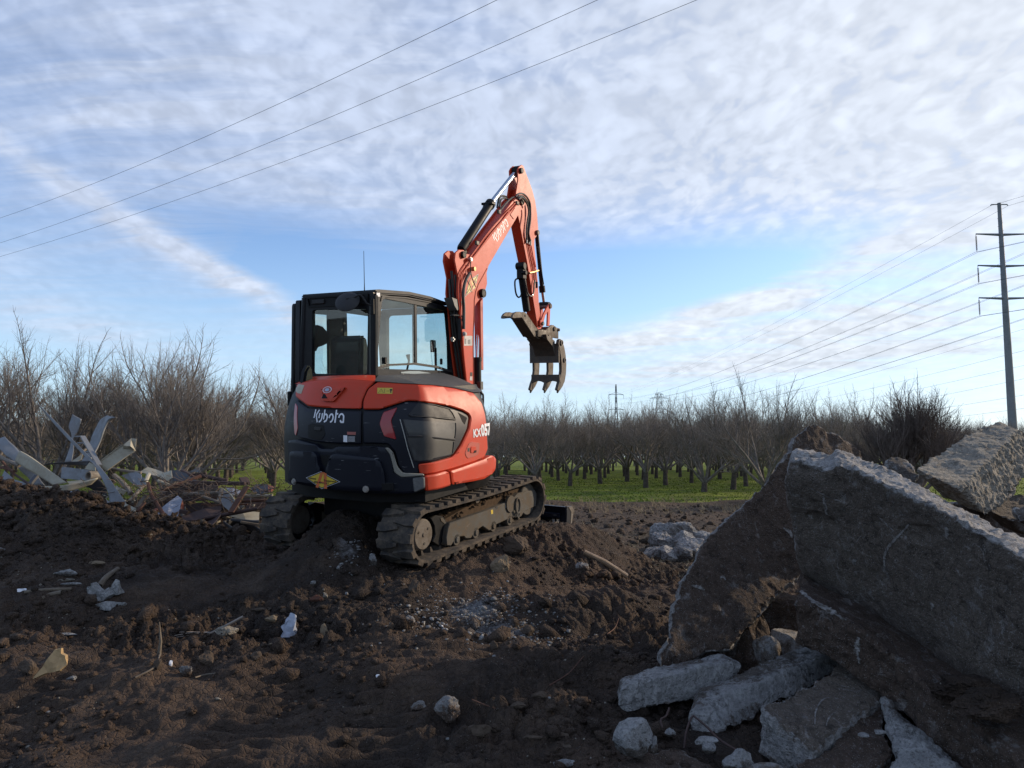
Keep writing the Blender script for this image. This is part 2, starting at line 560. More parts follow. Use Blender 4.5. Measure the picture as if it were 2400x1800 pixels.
# ------------------------------------------------------------------ broken concrete
def concrete_mat(name, light, dirtc, amt, scr=.5):
    m, g, b = mat(name, light, .92, 0, .25)
    o = g.n('ShaderNodeTexCoord').outputs['Object']
    at = g.n('ShaderNodeAttribute')
    at.attribute_name = 'dirt'
    D = at.outputs['Fac']
    n1 = g.noise(o, 3.2, 7, .68)
    n2 = g.noise(o, 26, 6, .72)
    n3 = g.noise(o, 120, 3, .7)
    v = g.n('ShaderNodeTexVoronoi')
    v.inputs['Scale'].default_value = 46
    g.link(o, v.inputs['Vector'])
    lt = g.mix(g.ramp(n2, .35, .68), tuple(k * .62 for k in light), tuple(min(1, k * 1.18) for k in light))
    lt = g.mix(g.m('MULTIPLY', g.m('LESS_THAN', v.outputs['Distance'], .22), .5), lt, tuple(k * .45 for k in light))
    dk = g.mix(g.ramp(g.m('ADD', n2, g.m('MULTIPLY', n3, .3)), .45, .9), dirtc, tuple(k * 1.75 for k in dirtc))
    f = g.m('ADD', g.m('MULTIPLY', D, amt), g.m('MULTIPLY', g.m('SUBTRACT', n1, .5), 2.3))
    f = g.m('ADD', f, g.m('MULTIPLY', g.m('SUBTRACT', n2, .5), .9))
    f = g.ramp(f, .20, .50)
    c = g.mix(f, lt, dk)
    n5 = g.noise(o, 9, 6, .8, .3)
    c = g.mix(g.m('MULTIPLY', g.ramp(n5, .54, .66), .75), c, tuple(k * .32 for k in dirtc))
    c = g.mix(g.m('MULTIPLY', g.ramp(n5, .44, .36), .55), c, lt)
    gv = g.n('ShaderNodeTexVoronoi')
    gv.inputs['Scale'].default_value = 85
    g.link(o, gv.inputs['Vector'])
    c = g.mix(g.m('MULTIPLY', g.m('LESS_THAN', gv.outputs['Distance'], .17), .6), c, tuple(k * 1.25 for k in light))
    # chalky rub marks and smears over the dirty faces
    s1 = g.noise(g.mapping(o, (2.2, 2.2, .8), (.3, .5, .2)), 2.4, 5, .7, .8)
    s2 = g.noise(g.mapping(o, (9, 3, 1.2), (.9, .3, .5)), 1.9, 3, .55, .6)
    rub = g.m('MULTIPLY', g.ramp(s1, .60, .74), .5 * scr)
    rub = g.m('ADD', rub, g.m('MULTIPLY', g.ramp(g.m('ABSOLUTE', g.m('SUBTRACT', s2, .56)), .012, .0), g.m('MULTIPLY', g.ramp(s1, .48, .6), .55 * scr)))
    c = g.mix(g.m('MINIMUM', rub, .8), c, tuple(k * .8 for k in light))
    ck = g.n('ShaderNodeTexVoronoi', feature='DISTANCE_TO_EDGE')
    ck.inputs['Scale'].default_value = 1.5
    wv = g.n('ShaderNodeVectorMath', operation='MULTIPLY_ADD')
    wn = g.n('ShaderNodeTexNoise')
    wn.inputs['Scale'].default_value = 3.5
    wn.inputs['Detail'].default_value = 5
    g.link(o, wn.inputs['Vector'])
    g.link(wn.outputs['Color'], wv.inputs[0])
    wv.inputs[1].default_value = (.5, .5, .5)
    g.link(o, wv.inputs[2])
    g.link(wv.outputs[0], ck.inputs['Vector'])
    crk = g.ramp(ck.outputs['Distance'], .010, .002)
    c = g.mix(g.m('MULTIPLY', crk, .38), c, tuple(k * .25 for k in dirtc))
    g.link(c, b.inputs['Base Color'])
    h = g.m('ADD', g.m('MULTIPLY', n2, .8), g.m('MULTIPLY', n3, .35))
    h = g.m('ADD', h, g.m('MULTIPLY', g.ramp(v.outputs['Distance'], .05, .4), .25))
    bump(g, b, g.m('ADD', h, g.m('MULTIPLY', n5, .9)), 1.0, .035)
    return m


CONC = concrete_mat('concrete_light', (.35, .35, .345), (.075, .064, .055), .62, .3)
CONC_D = concrete_mat('concrete_dirty', (.37, .36, .35), (.100, .083, .068), .80, 1.15)
CONC_S = concrete_mat('concrete_soil', (.30, .29, .28), (.066, .047, .036), 1.0, 1.0)
CONC_W = concrete_mat('concrete_warm', (.33, .30, .25), (.09, .07, .05), .35, .2)


def remeshed(co, faces, voxel):
    me = bpy.data.meshes.new('tmp')
    me.from_pydata([tuple(c) for c in co], [], faces)
    bm = bmesh.new()
    bm.from_mesh(me)
    bmesh.ops.recalc_face_normals(bm, faces=bm.faces)
    bmesh.ops.triangulate(bm, faces=bm.faces)
    bm.to_mesh(me)
    bm.free()
    o = bpy.data.objects.new('tmp', me)
    COL.objects.link(o)
    md = o.modifiers.new('r', 'REMESH')
    md.mode = 'VOXEL'
    md.voxel_size = voxel
    dg = bpy.context.evaluated_depsgraph_get()
    ev = bpy.data.meshes.new_from_object(o.evaluated_get(dg))
    bpy.data.objects.remove(o)
    bpy.data.meshes.remove(me)
    return ev


_seed = [0]


def slab(name, poly, thick, material, label, cat='concrete slab', voxel=.020, amp=.018, face_dirt=1.0, edge_dirt=.3, group=None, chip=.06):
    """a broken piece of slab: outline polygon (world), thickness vector, ragged edges"""
    _seed[0] += 1
    sd = _seed[0] * 13.7
    cr_ = np.random.RandomState(_seed[0])
    P = np.array(poly, float)
    T = np.array(thick, float)
    c0 = P.mean(0)
    # break the outline up so that the edges are ragged
    Q = []
    n = len(P)
    for i in range(n):
        a, b_ = P[i], P[(i + 1) % n]
        L = np.linalg.norm(b_ - a)
        k = max(1, int(L / .16))
        for j in range(k):
            t = j / k
            q = a + (b_ - a) * t
            if j:
                d = q - c0
                q = q - d / np.linalg.norm(d) * chip * cr_.rand() ** 2 * 1.3
            Q.append(q)
    P = np.array(Q)
    n = len(P)
    ps = np.zeros(3)
    for i in range(n):
        ps += np.cross(P[i] - c0, P[(i + 1) % n] - c0)
    nrm = ps / np.linalg.norm(ps)
    back = P + T + (c0 - P) * .05
    co = np.r_[P, back]
    fs = [list(range(n)), list(range(2 * n - 1, n - 1, -1))]
    for i in range(n):
        j = (i + 1) % n
        fs.append([i, j, n + j, n + i][::-1])
    me = remeshed(co, fs, voxel)
    m = len(me.vertices)
    v = np.zeros(m * 3, np.float32)
    me.vertices.foreach_get('co', v)
    v = v.reshape(-1, 3).astype(float)
    nn = np.zeros(m * 3, np.float32)
    me.vertices.foreach_get('normal', nn)
    nn = nn.reshape(-1, 3)
    al = sstep(.55, .9, np.abs(nn @ nrm))
    q = v + sd
    d = (1 - al) * amp * (1.2 * fbm(q * 5, 3, .55) + .6 * fbm(q * 16, 3, .6, True) - .3)
    d += al * amp * (.8 * fbm(q * 3, 3, .5) + .30 * fbm(q * 15, 3, .6) - .9 * sstep(.35, .55, perlin(q * 6 + 9)))
    # hollows where the edge has spalled away
    sp = sstep(.30, .62, perlin(q * 3.1 + 40)) * (1 - al * .75)
    d -= sp * amp * 1.6
    v2 = v + nn * d[:, None]
    dirt = al * face_dirt + (1 - al) * edge_dirt - sp * .4
    o_ = c0
    me.vertices.foreach_set('co', (v2 - o_).astype(np.float32).ravel())
    fcol(me, 'dirt', dirt)
    me.update()
    ob = link(name, me, material)
    ob.location = o_
    return tag(ob, label, cat, group)


W_ = 'broken concrete pile on the right'
slab('concrete_slab', [(2.424,6.2,1.879),(2.574,6.25,1.816),(2.838,6.3,1.661),(2.831,6.1,1.18),(2.13,5.85,0.697),(1.855,5.6,0.606),(1.695,5.45,0.484),(1.451,5.3,0.293),(1.329,5.28,0.305),(1.248,5.25,0.285),(1.134,5.2,0.204),(0.981,5.15,0.203),(0.947,5.15,0.303),(1.008,5.2,0.36),(1.104,5.4,0.575),(1.189,5.5,0.721),(1.3,5.6,0.874),(1.435,5.75,1.013),(1.71,5.9,1.194),(1.983,6,1.439),(2.159,6.05,1.633),(2.233,6.1,1.745)],
     (.10, .30, -.06), CONC_S, 'tall soil stained slab leaning up to the right, its peak behind the biggest slab', group=W_, edge_dirt=.05, chip=.05, voxel=.026)
slab('concrete_slab', [(1.811,5,1.583),(1.968,4.75,1.512),(1.979,4.72,1.563),(2.123,4.45,1.462),(2.234,4.2,1.346),(2.335,3.98,1.238),(2.423,3.7,1.12),(2.564,3.4,0.992),(2.699,3.65,0.206),(2.558,3.98,0.306),(2.476,4.3,0.381),(2.403,4.6,0.456),(2.321,4.95,0.543),(2.157,5.2,0.67),(2.02,5.45,0.786),(1.946,5.36,0.92),(1.853,5.2,1.185),(1.782,5.06,1.436)],
     (.13, .34, .12), CONC_D, 'biggest slab, grey brown flat face with a pale curved scrape and light broken top edge', group=W_, edge_dirt=.0, chip=.035, voxel=.026)
slab('concrete_slab', [(2.054,5.55,0.804),(1.698,4.7,0.753),(1.837,4.62,0.717),(1.911,4.5,0.667),(2.023,4.35,0.58),(2.135,3.98,0.406),(2.269,3.55,0.244),(2.333,3.2,0.162),(2.926,3.9,0.254),(2.837,4.4,0.327),(2.7,5.15,0.497)],
     (-.02, .07, -.27), CONC_S, 'long sloping slab under the biggest one, brown front edge with a pale dusty corner', group=W_, face_dirt=.75, edge_dirt=.75, voxel=.026, amp=.02)
slab('concrete_slab', [(0.988,4.5,0.119),(1.02,4.46,0.059),(1.131,4.44,0.042),(1.21,4.46,0.087),(1.369,4.56,0.081),(1.44,4.62,0.134),(1.876,4.9,0.182),(2.082,5.02,0.284),(2.013,5.02,0.362),(1.405,4.68,0.261),(1.016,4.5,0.171)],
     (.10, .28, .04), CONC, 'long grey block lying behind the scratched slab, rough pale side up', group=W_, face_dirt=.35, edge_dirt=.6, amp=.013, chip=.02)
slab('concrete_slab', [(1.322,4.25,0.282),(1.513,4.4,0.268),(1.754,4.58,0.309),(1.968,4.75,0.365),(2.08,4.6,0.33),(2.091,4.45,0.277),(1.901,4.3,0.239),(1.671,4.12,0.189),(1.496,3.98,0.143)],
     (-.01, .03, -.25), CONC_D, 'tilted slab with curved white scratches on its dark smooth top', group=W_, face_dirt=.95, edge_dirt=.25)
slab('concrete_slab', [(1.391,3.95,0.092),(1.738,4.2,0.184),(2.049,4.4,0.233),(1.92,4.02,0.118),(1.705,3.86,0.086),(1.397,3.8,0.06)],
     (0, .02, -.09), CONC_S, 'flat soil covered slab under crumbs of concrete at the bottom edge', group=W_, voxel=.02)
slab('concrete_slab', [(2.013,4.3,0.304),(1.984,4.15,0.25),(2.016,4,0.22),(2.051,3.85,0.18),(2.075,3.75,0.119),(2.074,3.65,0.063),(1.689,3.7,0.033),(1.88,3.95,0.133),(1.951,4.15,0.201)],
     (.12, .20, -.04), CONC, 'pale jagged piece standing beneath the long sloping slab', group=W_, face_dirt=.05, edge_dirt=.3, amp=.024)
slab('concrete_slab', [(0.616,4.62,0.146),(0.636,4.62,0.248),(0.76,4.67,0.289),(1.172,4.88,0.316),(1.373,4.98,0.321),(1.443,5,0.284),(1.366,4.95,0.17),(1.082,4.8,0.134),(0.67,4.6,0.127)],
     (.03, .28, -.02), CONC, 'pale wedge shaped block lying at the foot of the leaning slab', group=W_, face_dirt=.0, edge_dirt=.4, amp=.013, chip=.02)
slab('concrete_slab', [(2.895,5.55,1.513),(3.048,5.7,1.556),(3.23,5.85,1.615),(3.454,6,1.717),(3.8,6.25,1.841),(4.017,6.35,1.895),(4.011,6.1,1.821),(3.633,5.75,1.647),(3.02,5.25,1.388),(2.918,5.3,1.446)],
     (.26, .12, -.22), CONC_W, 'grey slab sticking up on the right with a sunlit golden edge, in front of the steel pole', group=W_, face_dirt=.05, edge_dirt=.1, amp=.02, chip=.03)
slab('concrete_slab', [(3.115,6.4,1.572),(3.223,6.45,1.593),(3.278,6.4,1.563),(3.265,6.2,1.433),(3.076,6.1,1.282),(3.042,6.3,1.431)], (.05, .2, -.05), CONC, 'small grey block peeping over the top edge of the biggest slab', group=W_)
slab('concrete_slab', [(2.55, 6.5, .0), (4.9, 7.0, .0), (4.8, 7.15, 1.15), (3.6, 6.85, 1.2), (2.75, 6.7, 1.05)], (.05, .4, -.05), CONC_S, 'added unseen slab behind the biggest one, blocking the sun', group=W_, voxel=.05)  # added out of view to keep the sun off the leaning slab
slab('concrete_slab', [(4.171,7,1.412),(4.454,7.1,1.469),(4.486,7,1.402),(4.309,6.8,1.227),(3.992,6.6,1.164),(3.926,6.7,1.251)], (.3, .35, -.1), CONC_D, 'dark slab lying behind the sunlit edged slab', group=W_)
slab('concrete_slab', [(3.649,6,1.254),(3.866,6.1,1.282),(4.092,6.1,1.316),(3.927,5.8,1.137),(3.635,5.7,1.145),(3.54,5.8,1.201)], (.3, .3, -.15), CONC_D, 'low dark block at the right edge, above the biggest slab', group=W_)
slab('concrete_slab', [(3.349,5.2,1.242),(3.438,5.2,1.264),(3.583,5.2,1.242),(3.438,5,1.145),(3.324,5.1,1.185)], (.25, .3, -.1), CONC, 'small pale block lying at the right edge on top of the biggest slab', group=W_)
slab('concrete_slab', [(0.495,3.9,0.078),(0.636,4.08,0.091),(0.762,4.1,0.099),(0.874,4.1,0.103),(0.955,4.02,0.095),(1.008,3.85,0.08),(0.903,3.65,0.054),(0.486,3.65,0.054)],
     (.0, .05, -.14), CONC_S, 'earth coloured slab poking into the frame at the bottom, left of the pile', group=W_, face_dirt=.9)


# rounded lumps and shards
def rock(name, px, py, depth, r, material, label, cat='rock', group=None, squash=(1, 1, .8), rz=0.0, seed=None, sub=4, sink=.25, dirt=.3, jag=.22, tilt=0.0):
    _seed[0] += 1
    sd = (seed if seed is not None else _seed[0]) * 7.31
    bm = bmesh.new()
    bmesh.ops.create_icosphere(bm, subdivisions=sub, radius=1)
    v = np.array([x.co[:] for x in bm.verts])
    rs = np.random.RandomState(int(sd * 10) % 99991)
    # flatten by a few random cuts: broken, not round
    for k in range(11):
        n = rs.normal(size=3)
        n /= np.linalg.norm(n)
        c = rs.uniform(.50, .86)
        dd = v @ n - c
        v -= np.outer(np.maximum(dd, 0) * .96, n)
    nr = v / np.linalg.norm(v, axis=1)[:, None]
    dsp = jag * .42 * fbm(v * 1.7 + sd, 3, .55) + jag * .18 * fbm(v * 7 + sd, 2, .6, True)
    v += nr * dsp[:, None]
    v *= np.array(squash) * r
    for x, c in zip(bm.verts, v):
        x.co = c
    me = bpy.data.meshes.new(name)
    bm.to_mesh(me)
    bm.free()
    fcol(me, 'dirt', np.full(len(v), dirt) + .5 * (v[:, 2] < -.1 * r))
    ob = link(name, me, material)
    y = depth
    x = (px - 1200) / 1802 * (depth * math.cos(R(5.39)) + 0 * py)
    z = hz(x, y) + r * squash[2] * (1 - 2 * sink) * .8
    ob.location = (x, y, z)
    ob.rotation_euler = (tilt, tilt * .6, rz)
    return tag(ob, label, cat, group)


def rock_free(name, p, r, material, label, cat='rock', **k):
    o = rock(name, 1200, 900, 5, r, material, label, cat, **k)
    o.location = p
    return o


rock_free('concrete_chunk', [(0.622,4.02,0.179)][0], .112, CONC, 'round pale concrete lump lying alone left of the slabs', 'concrete chunk', squash=(1, .9, .95), dirt=.1)
rock_free('concrete_chunk', [(0.71,3.98,0.159)][0], .04, CONC_D, 'small shard leaning against the round pale lump', 'concrete chunk', squash=(.6, .6, 1.3), dirt=.4)
rock_free('concrete_chunk', [(1.083,3.85,0.138)][0], .075, CONC, 'grey chunk at the bottom edge in front of the scratched slab', 'concrete chunk', squash=(1.1, 1, .8), dirt=.2)
rock_free('concrete_chunk', [(1.176,3.75,0.137)][0], .07, CONC_D, 'flat stone cut by the bottom edge beside the grey chunk', 'concrete chunk', squash=(1.4, 1, .5), dirt=.6)
rock_free('concrete_chunk', [(0.988,4.1,0.147)][0], .058, CONC, 'flat pale flake on the soil before the long grey block', 'concrete chunk', squash=(1.3, .8, .35), dirt=.0)
rock_free('concrete_chunk', [(1.002,4.05,0.13)][0], .045, CONC, 'little pale chunk beside the flat flake', 'concrete chunk', squash=(1.1, .8, .6), dirt=.1)
rock_free('concrete_chunk', [(0.834,4.2,0.151)][0], .03, CONC, 'pebble sized pale bit near the thin rebar hoops', 'concrete chunk', dirt=.2)
rock_free('concrete_chunk', [(2.006,5.6,0.235)][0], .24, CONC_D, 'rounded boulder in the dark hollow between the slabs', 'concrete chunk', dirt=.45, squash=(1, .9, .85), jag=.16)
rock_free('concrete_chunk', [(1.769,5.45,0.198)][0], .15, CONC_D, 'upright stone left of the rounded boulder in the hollow', 'concrete chunk', squash=(.8, .8, 1.3), dirt=.5)
rock_free('concrete_chunk', [(1.689,5.6,0.235)][0], .24, CONC_S, 'tall dark block in the hollow behind the pale wedge block', 'concrete chunk', squash=(.75, .8, 1.6), dirt=.9)
rock_free('concrete_chunk', [(2.1,6.1,0.343)][0], .26, CONC_S, 'deepest dark block at the back of the hollow', 'concrete chunk', squash=(.9, .8, 1.2), dirt=.9)
rock_free('concrete_chunk', [(2.091,5.4,0.291)][0], .07, CONC_S, 'small stone wedged under the long sloping slab', 'concrete chunk', dirt=.5)
rock_free('concrete_chunk', [(1.771,4.03,0.199)][0], .032, CONC, 'pale chip on the flat soil covered slab', 'concrete chunk', squash=(1, .8, .4), dirt=0)
rock_free('concrete_chunk', [(1.868,4.06,0.204)][0], .032, CONC, 'second pale chip on the flat slab, closer to the jagged piece', 'concrete chunk', squash=(1, .7, .5), dirt=0)
rock_free('concrete_chunk', [(2.198,3.98,0.464)][0], .04, CONC_W, 'pale curved flake on the dirt ledge of the long sloping slab', 'concrete chunk', squash=(1.2, .7, .35), dirt=0)
rock_free('soil_clod', [(2.261,3.95,0.436)][0], .14, SOIL, 'big crumbly clod on the ledge beneath the biggest slab', 'clod', squash=(1.5, .9, .5), jag=.5, sub=5)
rock_free('soil_clod', [(2.257,3.75,0.435)][0], .12, SOIL, 'crumbly clod right of the big one on the slab ledge', 'clod', squash=(1.5, .9, .5), jag=.5, sub=5)

# lumps out on the flat right of the excavator
for k, (p, r_, sq, mt, lb) in enumerate(zip([(2.407,11.6,0.416),(2.165,11.2,0.333),(2.435,11,0.356),(1.961,10.7,0.242),(2.135,10.6,0.255),(2.298,10.6,0.255),(2.51,10.8,0.319),(1.859,10.8,0.23),(2.724,11.5,0.395),(2.555,11.9,0.468)],
    (.30, .24, .22, .20, .17, .17, .22, .12, .20, .17), ((1.1, .9, .9), (.9, .9, .9), (1, .9, .8), (1.2, .9, .7), (1, .9, .8), (.9, .8, .8), (1.2, .9, .7), (1.2, .9, .6), (1.3, .9, .6), (1, .8, .8)),
    (CONC, CONC_D, CONC, CONC_S, CONC_D, CONC, CONC_D, CONC_S, CONC, CONC),
    ('largest lump of the rubble heap behind the leaning slab', 'dull lump left of the largest one in the small rubble heap', 'pale lump right of the largest one in the small rubble heap',
     'dark lump at the left foot of the small rubble heap', 'middle front lump of the small rubble heap', 'pale front lump of the small rubble heap, right of the middle',
     'ragged lump of the heap touching the leaning slab', 'small stray lump at the left end of the heap', 'back lump of the heap beside the edge of the leaning slab', 'pale lump topping the small rubble heap'))):
    rock_free('concrete_chunk', p, r_, mt, lb, 'concrete chunk', squash=sq, dirt=.2, jag=.35, sub=5, rz=k * 1.1, tilt=.3 * math.sin(k * 2.3), group='small rubble heap on the flat')

# ------------------------------------------------------------------ excavator
ORANGE = paint('orange_paint', (.56, .046, .014), .42, (.24, .11, .07), .22, .25, .05, fine=4, spec=.28)
ORANGE_D = paint('orange_paint_dusty', (.46, .055, .030), .5, (.16, .10, .07), .5, .0, .1, fine=4)
NAVY = paint('navy_plastic', (.0035, .0052, .012), .46, (.03, .03, .035), .12, .6, .0, fine=3, spec=.30)
BLACK = paint('black_plastic', (.006, .0065, .008), .45, (.04, .036, .03), .25, .1, .0, spec=.18)
CABBLK = paint('cab_black', (.008, .009, .012), .32, (.05, .048, .045), .15, .0, .0, spec=.22)
DGREY = paint('dark_grey_plastic', (.020, .021, .023), .55, (.07, .06, .05), .3, .0, 0, spec=.35)
GREYSTEEL = paint('worn_steel', (.13, .115, .10), .55, (.10, .075, .05), .8, .3, 0, .3, fine=9)
MUDSTEEL = paint('muddy_frame', (.055, .055, .05), .7, (.12, .088, .055), .95, .3, 0, 0, fine=7)
RUBBER = paint('track_rubber', (.034, .033, .033), .85, (.15, .12, .09), 1.0, 0, 0, fine=6, spec=.2)
CHROME, g, b = mat('chrome_rod', (.62, .64, .66), .22, 1.0)
HOSE = paint('rubber_hose', (.014, .014, .015), .5, (.07, .06, .05), .35)
SILVER = paint('silver_fitting', (.45, .44, .42), .35, (.2, .17, .13), .4, metal=.8)
GOLD = paint('gold_fitting', (.42, .30, .12), .4, (.2, .15, .1), .4, metal=.8)
WHITE, g, b = mat('white_print', (.72, .73, .76), .5)
YELLOW = paint('yellow_print', (.62, .44, .03), .45, (.3, .22, .08), .25)
YELLOW2 = paint('yellow_print_faded', (.70, .52, .12), .45, (.4, .3, .12), .2)
ORPRINT, g, b = mat('orange_print', (.55, .13, .035), .5)
BLKPRINT, g, b = mat('black_print', (.012, .012, .012), .5)
REDREF, g, b = mat('red_reflector', (.30, .008, .012), .3)
REDREF.node_tree.nodes['Principled BSDF'].inputs['Coat Weight'].default_value = .6
LABELW = paint('label_paper', (.55, .54, .52), .6, (.25, .2, .15), .5)
VOID, g, b = mat('hole_shade', (.002, .002, .002), .9)  # near-black plates, the shade inside holes put into the colour

GLASS = bpy.data.materials.new('cab_glass')
GLASS.use_nodes = True
t_ = GLASS.node_tree
t_.nodes.clear()
g = NG(t_)
tr = g.n('ShaderNodeBsdfTransparent')
tr.inputs[0].default_value = (.89, .945, .93, 1)
gl = g.n('ShaderNodeBsdfGlossy')
gl.inputs['Roughness'].default_value = .02
gl.inputs[0].default_value = (.92, .97, .93, 1)
dif = g.n('ShaderNodeBsdfDiffuse')
dif.inputs[0].default_value = (.36, .35, .28, 1)
fr = g.n('ShaderNodeFresnel')
fr.inputs[0].default_value = 1.55
o = g.n('ShaderNodeTexCoord').outputs['Object']
dust = g.m('MULTIPLY', g.ramp(g.noise(o, 3, 6, .7), .35, .8), .05)
mx = g.n('ShaderNodeMixShader')
bf = g.n('ShaderNodeNewGeometry').outputs['Backfacing']
g.link(g.m('MULTIPLY', g.m('MINIMUM', g.m('MULTIPLY', fr.outputs[0], 1.8), .9), g.m('SUBTRACT', 1.0, bf)), mx.inputs[0])
g.link(tr.outputs[0], mx.inputs[1])
g.link(gl.outputs[0], mx.inputs[2])
m2 = g.n('ShaderNodeMixShader')
g.link(dust, m2.inputs[0])
g.link(mx.outputs[0], m2.inputs[1])
g.link(dif.outputs[0], m2.inputs[2])
out = g.n('ShaderNodeOutputMaterial')
g.link(m2.outputs[0], out.inputs[0])

EXC = link('excavator', None)
EXC.matrix_world = Matrix([[*EX_R[0], EX_P[0]], [*EX_R[1], EX_P[1]], [*EX_R[2], EX_P[2]], [0, 0, 0, 1]])
tag(EXC, 'orange and black compact excavator parked on a dirt mound, boom raised', 'excavator')


class BM:
    """collects solid shapes in one bmesh"""
    def __init__(s):
        s.b = bmesh.new()

    def solid(s, co, faces):
        v = [s.b.verts.new(c) for c in co]
        for f in faces:
            try:
                s.b.faces.new([v[i] for i in f])
            except ValueError:
                pass
        return s

    def prism(s, ax, poly, a, b_):
        """polygon in the two other axes, extruded along axis ax from a to b"""
        n = len(poly)
        co = []
        for w in (a, b_):
            for p in poly:
                q = [p[0], p[1]]
                q.insert(ax, w)
                co.append(q)
        fs = [list(range(n)), list(range(2 * n - 1, n - 1, -1))]
        for i in range(n):
            j = (i + 1) % n
            fs.append([j, i, n + i, n + j])
        return s.solid(co, fs)

    def ring(s, ax, outer, inner, a, b_):
        """frame: two polygons with the same corner count, extruded along ax"""
        n = len(outer)
        co = []
        for w in (a, b_):
            for P in (outer, inner):
                for p in P:
                    q = [p[0], p[1]]
                    q.insert(ax, w)
                    co.append(q)
        fs = []
        for i in range(n):
            j = (i + 1) % n
            fs += [[i, j, n + j, n + i], [2 * n + j, 2 * n + i, 3 * n + i, 3 * n + j],
                   [j, i, 2 * n + i, 2 * n + j], [n + i, n + j, 3 * n + j, 3 * n + i]]
        return s.solid(co, fs)

    def box(s, c, sz, rot=None):
        x, y, z = (k / 2 for k in sz)
        co = [Vector(p) for p in ((-x, -y, -z), (x, -y, -z), (x, y, -z), (-x, y, -z), (-x, -y, z), (x, -y, z), (x, y, z), (-x, y, z))]
        if rot is not None:
            co = [rot @ p for p in co]
        co = [p + Vector(c) for p in co]
        return s.solid(co, [(0, 3, 2, 1), (4, 5, 6, 7), (0, 1, 5, 4), (1, 2, 6, 5), (2, 3, 7, 6), (3, 0, 4, 7)])

    def tube(s, path, r, n=8, cap=True):
        P = [Vector(p) for p in path]
        rr = r if isinstance(r, (list, tuple)) else [r] * len(P)
        rings = []
        up = None
        for i, p in enumerate(P):
            d = (P[min(i + 1, len(P) - 1)] - P[max(i - 1, 0)]).normalized()
            if up is None:
                up = d.orthogonal().normalized()
            up = (up - d * up.dot(d))
            up = up.normalized() if up.length > 1e-6 else d.orthogonal().normalized()
            sd_ = d.cross(up)
            rings.append([s.b.verts.new(p + (up * math.cos(2 * math.pi * k / n) + sd_ * math.sin(2 * math.pi * k / n)) * rr[i]) for k in range(n)])
        for a, b_ in zip(rings[:-1], rings[1:]):
            for k in range(n):
                s.b.faces.new((a[k], a[(k + 1) % n], b_[(k + 1) % n], b_[k]))
        if cap:
            s.b.faces.new(rings[0][::-1])
            s.b.faces.new(rings[-1])
        return s

    def cyl(s, a, b_, r, n=20):
        return s.tube([a, b_], r, n)

    def washer(s, c, ax, r0, r1, w, n=20):
        """hollow ring (boss with a hole)"""
        def P(r):
            return [(r * math.cos(2 * math.pi * k / n), r * math.sin(2 * math.pi * k / n)) for k in range(n)]
        i, j = [k for k in (0, 1, 2) if k != ax]
        o_ = [(c[i] + p[0], c[j] + p[1]) for p in P(r1)]
        q_ = [(c[i] + p[0], c[j] + p[1]) for p in P(r0)]
        return s.ring(ax, o_, q_, c[ax] - w / 2, c[ax] + w / 2)

    def bevel(s, w, seg=2, ang=30):
        bmesh.ops.recalc_face_normals(s.b, faces=s.b.faces)
        es = [e for e in s.b.edges if len(e.link_faces) == 2 and e.calc_face_angle(0) > R(ang)]
        bmesh.ops.bevel(s.b, geom=es, offset=w, segments=seg, affect='EDGES', clamp_overlap=True)
        return s

    def out(s, name, material, parent=None, upper=True, smooth=True, top=None):
        bmesh.ops.recalc_face_normals(s.b, faces=s.b.faces)
        me = bpy.data.meshes.new(name)
        s.b.to_mesh(me)
        s.b.free()
        if smooth:
            me.polygons.foreach_set('use_smooth', np.ones(len(me.polygons), bool))
            me.set_sharp_from_angle(angle=R(34))
        o = link(name, me, material)
        if top is not None:
            o.parent = top
        elif parent is not None:
            o.parent = parent
        else:
            o.parent = EXC
            if upper:
                o.rotation_euler = (0, 0, R(3))
        return o


def rounded(P, r, k=4):
    """round the corners of a polygon; same count for any input with equal corners"""
    out_ = []
    n = len(P)
    for i in range(n):
        p = Vector(P[i])
        a = Vector(P[i - 1]) - p
        b_ = Vector(P[(i + 1) % n]) - p
        rr = min(r, a.length * .45, b_.length * .45)
        A, B = p + a.normalized() * rr, p + b_.normalized() * rr
        for j in range(k + 1):
            t = j / k
            out_.append(tuple(A * (1 - t) ** 2 + p * 2 * t * (1 - t) + B * t ** 2))
    return out_


def arc_path(P, n=6):
    """Catmull-Rom through 3D points"""
    P = [Vector(p) for p in P]
    P = [P[0] * 2 - P[1]] + P + [P[-1] * 2 - P[-2]]
    o_ = []
    for i in range(1, len(P) - 2):
        for j in range(n):
            t = j / n
            a, b_, c, d = P[i - 1:i + 3]
            o_.append(.5 * ((2 * b_) + (c - a) * t + (2 * a - 5 * b_ + 4 * c - d) * t * t + (3 * b_ - a - 3 * c + d) * t ** 3))
    o_.append(P[-2])
    return o_


def stepped(L, x, dx=0):
    return [(x + dx * i, *p) for i, p in enumerate(L)]


# ---- house surface ------------------------------------------------
PLN = plan_outline()
_L = np.r_[0, np.cumsum(np.hypot(*(PLN[1:] - PLN[:-1]).T))]


def _nrm(s):
    e = .03
    a = np.array([np.interp(s - e, _L, PLN[:, 0]), np.interp(s - e, _L, PLN[:, 1])])
    b_ = np.array([np.interp(s + e, _L, PLN[:, 0]), np.interp(s + e, _L, PLN[:, 1])])
    d = b_ - a
    d /= max(1e-9, np.hypot(*d))
    return np.array([d[1], -d[0]])


def surf(s, z, off):
    n = _nrm(s)
    k = plan_inset(z) + off
    return (float(np.interp(s, _L, PLN[:, 0]) + n[0] * k), float(np.interp(s, _L, PLN[:, 1]) + n[1] * k), z)


